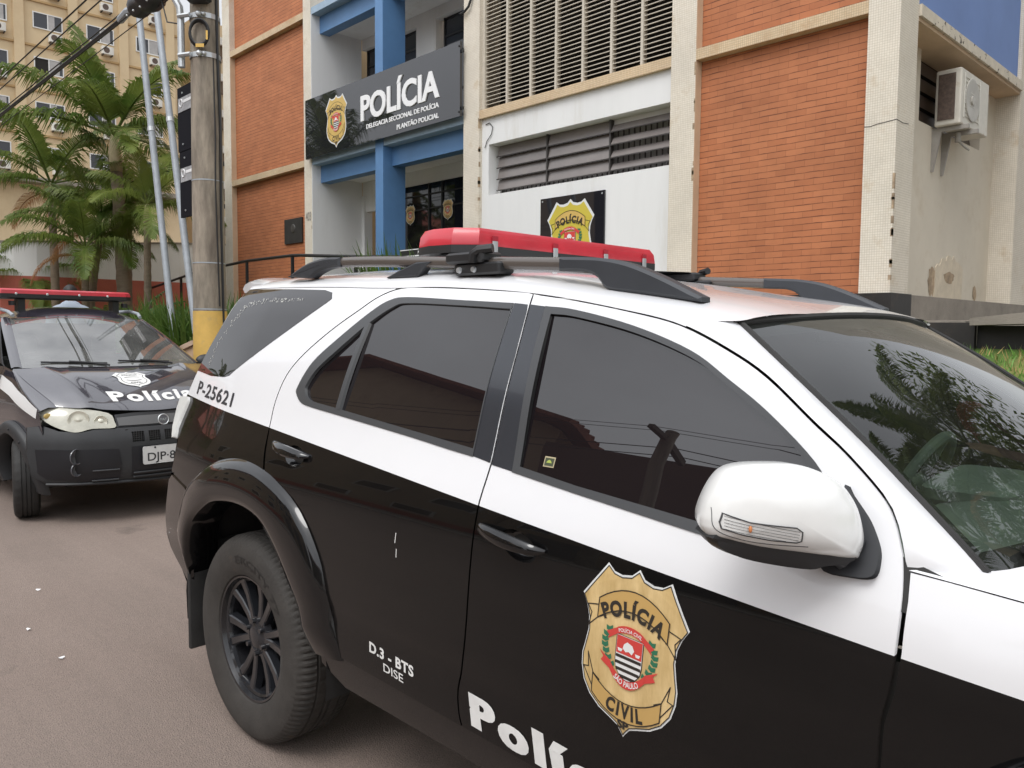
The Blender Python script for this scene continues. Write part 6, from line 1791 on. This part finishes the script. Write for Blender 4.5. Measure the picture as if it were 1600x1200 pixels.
for z in (4.31, 4.70):
    m = MB(); x, y, _ = pole_pt(z); r = .168-.0080*(z-1.7)+.008
    m.loft([[(x+r*math.cos(a), y+r*math.sin(a), zz) for a in [2*math.pi*k/20 for k in range(20)]] for zz in (z-.025, z+.025)], closed=True)
    m.tube([(x-.694*.24+.72*.09, y-.72*.24-.694*.09, z), (x-.694*.10+.72*.14, y-.72*.10-.694*.14, z)], .022, 6); m.ball((x+.72*.17, y-.694*.17, z), .03); m.ball((x+.694*.05+.72*.165, y+.72*.05-.694*.165, z), .022)
    m.build('clamp_band', M['silver'], up)
for z in (3.05, 2.2, 1.72):
    m = MB(); x, y, _ = pole_pt(z); r = .168-.0080*(z-1.7)+.003
    m.loft([[(x+r*math.cos(a), y+r*math.sin(a), zz) for a in [2*math.pi*k/20 for k in range(20)]] for zz in (z-.006, z+.006)], closed=True); m.build('wire_tie', M['galv'], up)
x, y, _ = pole_pt(4.5)
def pa(a, f, z): return (x+.694*a+.72*f, y+.72*a-.694*f, z)
m = MB(); m.tube([pa(-.225, .06, 4.20), pa(-.225, .06, 4.70), pa(-.235, .06, 4.80), pa(-.29, .06, 4.90), pa(-.40, .05, 5.0), pa(-.5, .05, 5.05)], .036, 10); m.build('service_conduit', M['silver'], up, smooth=True)
m = MB()
for k in range(3):
    m.tube([pa(.0+.095*math.cos(t*math.pi/12)+.006*k, .165+.012*k, 4.50+.125*math.sin(t*math.pi/12)+.006*k) for t in range(25)], .013, 6)
m.build('cable_coil', M['black'], up, smooth=True)
m = MB(); m.quad(pa(-.02, .21, 4.355), pa(.065, .21, 4.355), pa(.065, .21, 4.39), pa(-.02, .21, 4.39)); m.quad(pa(.085, .21, 4.43), pa(.105, .21, 4.43), pa(.105, .21, 4.52), pa(.085, .21, 4.52)); m.build('cable_tag', M['yellowpaint'], up)
m = MB(); m.rbox(-.11, .13, -.28, -.12, 4.80, 5.1, .04, M=Matrix.Translation((x, y, 0)) @ Matrix.Rotation(R(46), 4, 'Z')); m.build('junction_box', M['black'], up)
m = MB()
m.tube([pa(.125, .06, 9.0), pa(.145, .06, 4.3), pa(.16, .05, 3.6), pa(.155, .06, 2.6), pa(.165, .06, 1.2)], .013, 6)
m.tube([pa(.11, .09, 4.3), pa(.125, .10, 3.5), pa(.12, .11, 3.0), pa(.14, .10, 1.75)], .008, 6)
m.build('riser_cable', M['black'], up, smooth=True)
# two slim leaning steel posts
for (p0, p1, lab) in (((-10.80, 4.2, 1.05), (-11.86, 4.2, 5.85), 'slim galvanised post leaning left, the left one of the pair by the pole'),
                      ((-10.05, 4.2, 1.08), (-11.24, 4.2, 5.85), 'slim galvanised post leaning left, the one nearer the black panels')):
    t = thing('steel_post', lab, 'post', p0, group='leaning galvanised posts')
    m = MB(); m.tube([p0, p1], .044, 12); m.build('shaft', M['galv'], t, smooth=True)
    m = MB(); q = Vector(p0).lerp(Vector(p1), .66); d = (Vector(p1)-Vector(p0)).normalized(); m.tube([q-d*.03, q+d*.03], .050, 12); m.build('collar', M['silver'], t, smooth=True)
# twin black information panels behind the pole
tp = thing('panel_sign', 'two tall black sign panels stacked edge to edge, partly behind the concrete pole', 'sign', (-9.6, 4.0, 1.1))
for z0, z1, dx in ((3.715, 4.50, 0), (2.90, 3.705, .035)):
    m = MB(); m.box(-10.335+dx, -9.70+dx, 4.10, 4.13, z0, z1); po = m.build('panel', pm('panel_black', (.008, .008, .012), .7, spec=.1), tp)
    m = MB(); zc = 4.28 if z0 > 3.5 else 3.42; m.box(-10.30+dx, -9.80+dx, 4.094, 4.0995, zc-.085, zc+.085); m.build('label', pm('label_grey', (.34, .34, .35), .5, var=.3, vs=14), po)
    m = MB()
    m.tube([(-10.21+dx+.045*math.cos(t*math.pi/6), 4.092, zc+.02+.045*math.sin(t*math.pi/6)) for t in range(13)], .008, 5); m.box(-10.13+dx, -9.86+dx, 4.090, 4.0935, zc+.01, zc+.045)
    m.build('label_mark', M['whiteletter'], po)
    m = MB()
    for zz in (z0+.08, z1-.08): m.cyl((-10.17+dx, 4.0995, zz), (-10.17+dx, 4.09, zz), .012)
    m.build('bolt', M['silver'], po)
m = MB(); m.box(-9.56, -9.48, 4.135, 4.2, 1.05, 4.6); m.build('post', M['black'], tp)
# overhead cables
def cable(name, a, b, sag, r, label, extra=None):
    pts = []
    for i in range(25):
        t = i/24; p = Vector(a).lerp(Vector(b), t); p.z -= sag*4*t*(1-t); pts.append(p)
    m = MB(); m.tube(pts, r, 5); return tag(m.build(name, M['black'], smooth=True), label, 'overhead cable', 'overhead cables at the pole')

CL = 'black overhead cable '
cable('overhead_cable', (-60, 3.4, 5.35), (-9.5, 3.4, 5.12), .1, .028, CL+'bundle, thickest of those running into the dark splice case')
for k, (z0, z1, yy, lab) in enumerate(((5.66, 5.70, 3.4, 'running highest across the apartment block'), (5.42, 5.42, 3.3, 'just above the thickest bundle'), (5.22, 5.30, 3.5, 'close beside the thickest bundle'), (4.92, 5.0, 3.45, 'thin and lowest, below the thickest bundle'), (5.05, 5.08, 3.38, 'thin, second lowest in front of the apartments'))):
    cable('overhead_cable', (-60, yy, z0+.15), (-8.6, yy, z1), .06, (.011, .009, .009, .006, .006)[k], CL+lab)
for k, (yy, z1) in enumerate(((3.5, 5.6), (3.3, 5.75), (3.42, 5.25))):
    cable('overhead_cable', (-8.3, yy, z1), (30, yy-.2, 6.2), .3, .009, CL+('passing over the SUV side of the pole, highest', 'passing over the SUV side of the pole, middle', 'passing over the SUV side of the pole, lowest')[k])
sc = thing('splice_case', 'dark lumpy cable splice case hanging left of the concrete pole top', 'cable splice', (-9.2, 3.4, 5.05))
m = MB(); rows = []
for i in range(13):
    u = i/12; x = -9.72+1.0*u; r = .15*(math.sin(math.pi*min(1, .08+u*.86))**.4)*(1+.12*math.sin(u*17)); zc = 5.10+.04*u
    rows.append([(x, 3.4+r*math.cos(a), zc+r*.92*math.sin(a)) for a in [2*math.pi*k/14 for k in range(14)]])
m.loft(rows, closed=True, caps=True); m.build('case', M['black'], sc, smooth=True)
m = MB(); m.tube([(-9.75, 3.4, 5.12), (-9.9, 3.38, 5.13), (-10.2, 3.4, 5.12)], .045, 8); m.build('cable_sleeve', M['galv'], sc, smooth=True)
m = MB()
for i in range(5):
    m = MB(); m.ball((-9.6+.2*i, 3.27, 5.0+rnd.uniform(-.05, .02)), .012); m.build('bolt', M['silver'], sc)
m = MB(); m.tube([(-8.95, 3.4, 5.02), (-8.85, 3.42, 4.75), (-8.6, 3.5, 4.68)], .008, 6); tag(m.build('drop_wire', M['black'], smooth=True), 'thin black wire drooping from the splice case to the pole clamp', 'wire')
# ------------------------------------------------------------ opposite side of the street: seen in the glass and paint
sw = MB(); sw.prism([(-60, -9, .004), (40, -9, .004), (40, -5.6, .004), (-60, -5.6, .004)], (0, 0, .14))
tag(sw.build('sidewalk', M['concrete']), kind='structure')
kb = MB()
for i in range(90): kb.box(-60+i*1.1+.004, -60+(i+1)*1.1-.004, -5.6, -5.48, .002, .152)
tag(kb.build('kerb', pm('pale_reflection_kerb', (.62, .60, .55), .8, var=.2, vs=4)), kind='structure')  # unseen kerb whitened to add a bright line to the paint's reflections
ho = thing('house', 'two storey beige house with a wide red clay tile gable across the street', 'house', (-19, -9, 0))
beige = pm('house_beige', (.46, .36, .25), .85, var=.1, vs=1.2, stain=(.32, .24, .17), sc=1)
m = MB(); m.prism([(-28, -17, 0), (-11.2, -17, 0), (-11.2, -17, 7.6), (-19.6, -17, 9.9), (-28, -17, 7.6)], (0, 8, 0)); m.build('wall', beige, ho)
m = MB()
for s in (-1, 1):
    xe = -19.6+s*9.2; m.prism([(-19.6, -17.6, 9.97), (xe, -17.6, 7.42), (xe, -17.6, 7.58), (-19.6, -17.6, 10.13)], (0, 9.4, 0))
    for i in range(40):
        t = i/40; m.tube([(-19.6+(xe+19.6)*0, -17.6+9.4*t, 10.15), (xe, -17.6+9.4*t, 7.60)], .05, 4)
m.build('roof', pm('clay_tile', (.22, .07, .035), .85, var=.3, vs=3), ho)
for i, (x, z) in enumerate(((-25.5, 1.2), (-22.5, 1.2), (-17, 1.2), (-14, 1.2), (-24, 3.6), (-20, 3.6), (-16, 3.6), (-13.2, 3.6))):
    m = MB(); m.box(x, x+1.4, -9.02, -8.96, z, z+1.1); w = m.build('window', M['winframe'], ho)
    m = MB(); m.box(x+.08, x+1.32, -8.958, -8.95, z+.08, z+1.02); m.build('pane', M['blackgloss'], w)
m = MB(); m.box(-28, -11.2, -8.98, -8.93, 0, .9); m.build('red_foot', M['redwall'], ho)
h2 = thing('shop', 'low flat roofed beige shop beside the house across the street', 'building', (-8, -9, 0))
m = MB(); m.box(-11.1, -6.9, -15, -9.2, 0, 6.9); m.box(-6.89, -3, -15, -9.21, 0, 4.4); m.build('wall', beige, h2)
m = MB(); m.box(-11.15, -6.8, -9.5, -8.7, 6.7, 7.1); m.build('eave', pm('eave_brown', (.12, .07, .05), .8), h2)
for x in (-10.2, -7.4, -4.9):
    m = MB(); m.box(x, x+1.7, -9.19, -9.15, .2, 2.6); m.build('door', pm('shop_shutter', (.16, .15, .14), .6, var=.2, vs=3), h2)
for x in (-10.6, -9.0, -7.9):
    for z in (3.2, 5.1):
        m = MB(); m.box(x, x+.9, -9.195, -9.14, z, z+1.1); w = m.build('window', M['winframe'], h2)
        m = MB(); m.box(x+.07, x+.83, -9.139, -9.13, z+.07, z+1.03); m.build('pane', M['blackgloss'], w)
h3 = thing('far_house', 'grey rendered house with a brown roof further along the opposite street side', 'house', (6, -11, 0))
m = MB(); m.box(-1, 14, -18, -10.5, 0, 3.6); m.build('wall', M['concrete'], h3)
m = MB(); m.prism([(-1.6, -18.5, 3.6), (14.6, -18.5, 3.6), (14.6, -14, 5.6), (-1.6, -14, 5.6)], (0, 0, .15)); m.prism([(-1.6, -9.9, 3.6), (14.6, -9.9, 3.6), (14.6, -14, 5.6), (-1.6, -14, 5.6)], (0, 0, .15)); m.build('roof', pm('brown_tile', (.13, .06, .04), .85, var=.3, vs=3), h3)
po2 = thing('utility_pole', 'plain dark utility pole across the street, mirrored in the SUV front window', 'utility pole', (-6.6, -6.3, .14))
m = MB(); m.cyl((-6.6, -6.3, .14), (-6.6, -6.3, 6.3), .15, .11, 14); m.build('shaft', M['poleconc'], po2, smooth=True)
m = MB(); m.box(-6.65, -6.55, -6.9, -5.7, 6.0, 6.1); m.build('crossarm', pm('crossarm', (.10, .08, .06), .8), po2)
for k, (z, yy) in enumerate(((6.1, -5.8), (6.12, -6.0), (6.12, -6.6), (6.1, -6.8))):
    cable('overhead_cable', (-60, yy, z+1.0), (-6.6, yy, z), 1.2, .007, CL+'on the opposite street side, left span %s' % ('nearest the road', 'second from the road', 'third from the road', 'farthest from the road', 'upper of the low pair', 'lower of the low pair')[k])
    cable('overhead_cable', (-6.6, yy, z), (40, yy, z+.6), 1.0, .007, CL+'on the opposite street side, right span %s' % ('nearest the road', 'second from the road', 'third from the road', 'farthest from the road', 'upper of the low pair', 'lower of the low pair')[k])
palm(-29.5, -7.2, .14, 5.5, .2, .12, (.2, 0), 'palm in front of the beige house across the street', 51, nfr=11, L=2.6, leaf=.6)
# palms and a broad tree to the right of the station: mirrored in the windscreen
palm(.6, 10.2, 1.4, 3.4, .17, .12, (.1, 0), 'palm to the right of the station, nearest the side wall, out of frame', 52, nfr=13, L=2.5, leaf=.65)
palm(3.2, 9.2, 1.4, 4.3, .18, .12, (-.2, 0), 'taller palm right of the station, out of frame', 53, nfr=13, L=2.7, leaf=.65)
palm(6.0, 10.8, 1.4, 3.0, .17, .12, (.2, 0), 'palm farthest right of the station, out of frame', 54, nfr=12, L=2.5, leaf=.65)
def broad_tree(x, y, z0, H, rad, label, seed):
    rg = random.Random(seed); t = thing('broadleaf_tree', label, 'tree', (x, y, z0))
    m = MB(); m.tube([(x, y, z0), (x+.1, y, z0+H*.3), (x, y+.1, z0+H*.55)], .22, 10, taper=[1.1, .9, .6])
    cl = []
    for k in range(9):
        a = 2*math.pi*k/9+rg.uniform(-.3, .3); rr = rad*rg.uniform(.4, .85); p = (x+rr*math.cos(a), y+rr*math.sin(a), z0+H*rg.uniform(.5, .85)); cl.append(p)
        m.tube([(x, y, z0+H*.4), ((x+p[0])/2, (y+p[1])/2, z0+H*.55), p], .09, 6, taper=[1, .7, .3])
    m.build('trunk', M['trunk'], t, smooth=True)
    cl.append((x, y, z0+H*.9)); m = MB()
    for c in cl:
        for i in range(420):
            v = Vector((rg.gauss(0, 1), rg.gauss(0, 1), rg.gauss(0, .8))); v = v.normalized()*rad*.48*rg.random()**.4
            p = Vector(c)+v; d = Vector((rg.gauss(0, 1), rg.gauss(0, 1), rg.gauss(0, .6))).normalized(); e = d.orthogonal().normalized(); L = rg.uniform(.10, .2)
            k = len(m.v); m.v += [tuple(p-d*L), tuple(p+e*L*.4), tuple(p+d*L), tuple(p-e*L*.4)]; m.face((k, k+1, k+2, k+3))
    m.build('crown', M['frond'], t)
broad_tree(1.9, 14.5, 1.4, 7.5, 3.6, 'broad dark tree behind the palms right of the station, out of frame', 61)
broad_tree(7.5, 14.5, 1.4, 7.0, 3.6, 'broad dark tree farthest right of the station, out of frame', 62)
broad_tree(4.6, 12.6, 1.4, 5.0, 2.6, 'smaller dark tree between the two palms right of the station, out of frame', 63)

broad_tree(-40, -4, 0, 8, 4.2, 'broad dark tree added out of frame at the far left end of the street to darken reflections', 64)  # these three unseen trees are added to darken the SUV's reflections
broad_tree(-38, -16, 0, 9, 4.6, 'broad dark tree added out of frame left of the beige house to darken reflections', 65)
broad_tree(-48, 2.5, 0, 7, 3.6, 'broad dark tree added out of frame in front of the apartment podium to darken reflections', 66)

rh = thing('added_row_house', 'brown house block added unseen at the far left end of the street to darken reflections', 'house', (-55, -10, 0))  # unseen block added so the SUV's rear flank mirrors less sky
m = MB(); m.box(-64, -52, -26, 1.5, 0, 9); m.build('wall', pm('added_house_brown', (.22, .16, .11), .85, var=.15, vs=1), rh)
m = MB(); m.prism([(-65, -26.5, 9), (-51, -26.5, 9), (-58, -26.5, 12)], (0, 28.6, 0)); m.build('roof', M['redwall'], rh)
# low black sign and striped board in front of the entrance, half hidden by the SUV roof
ls = thing('low_sign', 'low black sign lettered POLÍCIA CIVIL with white lines, in front of the glass door', 'sign', (-9.1, 7.0, 1.6))
m = MB(); m.box(-9.62, -8.72, 7.0, 7.03, 2.28, 2.665); m.build('panel', M['black'], ls)
m = MB(); m.box(-9.62, -8.72, 6.994, 6.9995, 2.648, 2.660); m.build('white_line', M['whiteletter'], ls)
m = MB(); m.box(-9.62, -8.72, 6.994, 6.9995, 2.555, 2.572); m.build('white_line', M['whiteletter'], ls)
m = MB(); put_text(m, 'POLÍCIA CIVIL', lambda a, b: (-9.20+a, 6.996, 2.590+b), .03, width=.36, height=.042); m.build('lettering', M['whiteletter'], ls)
for x in (-9.5, -8.85):
    m = MB(); m.box(x-.02, x+.02, 7.031, 7.06, 1.4, 2.6); m.build('leg', M['black'], ls)
sb = thing('striped_board', 'small red and white striped board beside the low black sign', 'barrier board', (-8.5, 6.8, 1.6))
m = MB(); m.box(-8.80, -8.12, 6.8, 6.83, 2.50, 2.63); m.build('board', M['whiteletter'], sb)
m = MB(); m.box(-8.70, -8.28, 6.795, 6.7995, 2.555, 2.60); m.build('red_stripe', M['redwall'], sb)
for x in (-8.7, -8.2):
    m = MB(); m.box(x-.02, x+.02, 6.831, 6.86, 1.35, 2.6); m.build('leg', M['white'], sb)
# scraps of paper on the road
rg = random.Random(77)
for i, (x, y) in enumerate(((-5.55, 1.05), (-5.2, 1.2), (-4.55, 1.0), (-4.05, 1.02), (-4.9, .55), (-6.0, .4))):
    m = MB(); a = rg.uniform(0, 3); L = rg.uniform(.008, .016); w_ = .005
    P_ = [(x+math.cos(a)*L*u-math.sin(a)*w_*v, y+math.sin(a)*L*u+math.cos(a)*w_*v, .006+.006*abs(u)) for u, v in ((-1, -1), (0, -1.2), (1, -.8), (1, .8), (0, 1.3), (-1, .7))]
    m.poly(P_); m.v += [(p[0], p[1], p[2]-.003) for p in P_]; m.face((11, 10, 9, 8, 7, 6))
    tag(m.build('paper_scrap', M['whiteletter']), 'tiny pale scrap of paper lying on the bare road near the rear wheel', 'litter', 'paper scraps on the road')
# ------------------------------------------------------------ person on the pavement behind the pickup
def person(x, y, z, rz, label):
    J = {}; V = []; E = []; Rr = []
    def add(n, p, r, par=None):
        J[n] = len(V); V.append(p); Rr.append(r)
        if par is not None: E.append((J[par], J[n]))
    add('pelvis', (0, 0, .98), (.165, .12)); add('waist', (0, .01, 1.12), (.150, .11), 'pelvis'); add('chest', (0, .0, 1.34), (.175, .125), 'waist'); add('collar', (0, -.02, 1.50), (.12, .09), 'chest')
    add('neck', (0, .03, 1.575), (.058, .058), 'collar'); add('jaw', (0, .10, 1.62), (.070, .080), 'neck'); add('head', (0, .135, 1.695), (.080, .092), 'jaw'); add('crown', (0, .15, 1.765), (.055, .07), 'head')
    for s in (-1, 1):
        q = 'l' if s < 0 else 'r'
        add(q+'sh', (s*.19, -.01, 1.47), (.070, .07), 'collar'); add(q+'el', (s*.26, -.02, 1.18), (.047, .047), q+'sh'); add(q+'wr', (s*.27, .08, .94), (.031, .034), q+'el'); add(q+'pa', (s*.268, .11, .86), (.022, .040), q+'wr')
        for i, (dy, L) in enumerate(((-.030, .062), (-.010, .078), (.010, .084), (.030, .075))):
            add(q+'f%d' % i, (s*.266, .118+dy*.8, .80), (.009, .009), q+'pa'); add(q+'g%d' % i, (s*(.266-.012), .122+dy*.9, .80-L*.55), (.008, .008), q+'f%d' % i); add(q+'h%d' % i, (s*(.266-.03), .122+dy*.9, .80-L), (.0065, .0065), q+'g%d' % i)
        add(q+'t0', (s*.262, .155, .875), (.011, .011), q+'wr'); add(q+'t1', (s*.250, .172, .83), (.009, .009), q+'t0')
        add(q+'hip', (s*.095, 0, .92), (.105, .105), 'pelvis'); add(q+'kn', (s*.105, .015, .51), (.062, .065), q+'hip'); add(q+'an', (s*.11, -.02, .10), (.042, .046), q+'kn'); add(q+'to', (s*.125, .13, .05), (.040, .034), q+'an')
    me = bpy.data.meshes.new('person'); me.from_pydata(V, E, [])
    o = bpy.data.objects.new('person', me); COL.objects.link(o)
    sk = o.modifiers.new('skin', 'SKIN'); ss_ = o.modifiers.new('sub', 'SUBSURF'); ss_.levels = 2; ss_.render_levels = 2
    for i, r in enumerate(Rr): me.skin_vertices[0].data[i].radius = r
    me.skin_vertices[0].data[0].use_root = True
    dg = bpy.context.evaluated_depsgraph_get(); dg.update()
    nm = bpy.data.meshes.new_from_object(o.evaluated_get(dg)); bpy.data.objects.remove(o)
    nm.name = 'person'
    skin = pm('skin', (.36, .19, .12), .55); shirt = pm('shirt_greyblue', (.30, .34, .40), .9, var=.08, vs=10); tro = pm('trousers_dark', (.035, .04, .06), .9); shoe = pm('shoes', (.02, .02, .02), .5)
    nm.materials.clear()
    for m_ in (skin, shirt, tro, shoe): nm.materials.append(m_)
    for p in nm.polygons:
        c = p.center; p.use_smooth = True
        if c.z < .09: k = 3
        elif c.z < 1.0 and abs(c.x) < .225: k = 2
        elif c.z > 1.60: k = 0
        elif abs(c.x) > .215 and c.z < 1.24: k = 0
        else: k = 1
        p.material_index = k
    po = bpy.data.objects.new('person', nm); COL.objects.link(po); po.location = (x, y, z); po.rotation_euler = (0, 0, rz); po.scale = (1.075, 1.075, 1.075)
    tag(po, label, 'person')
    h = MB(); rows = []
    for i in range(9):
        t = i/8; a = R(-12+100*t); rr = math.cos(a)
        rows.append([(.086*max(.03, rr)*math.cos(q), .125+.108*max(.03, rr)*math.sin(q)-(.012 if i == 0 else 0), 1.700+.108*math.sin(a)+(.03 if math.sin(q) > .3 and i < 2 else 0)) for q in [2*math.pi*k/20 for k in range(20)]])
    h.loft(rows, closed=True, caps=True); ho_ = h.build('hair', pm('hair_dark', (.012, .010, .009), .6), po, smooth=True, local=True)
    f = MB(); f.ball((0, .225, 1.65), .013, .022, .02)
    for s in (-1, 1): f.ball((s*.080, .13, 1.665), .010, .022, .034)
    f.build('nose_and_ears', skin, po, smooth=True, local=True)
    for s in (-1, 1):
        f = MB(); f.ball((s*.030, .218, 1.685), .011, .008, .007); f.build('eye', shoe, po, smooth=True, local=True)
    f = MB(); f.ball((0, .205, 1.615), .024, .008, .007); f.build('mouth', pm('lips', (.30, .10, .08), .5), po, smooth=True, local=True)
    return po
person(-11.9, 3.24, .146, R(75), 'person in a grey blue shirt with short dark hair standing behind the pickup')
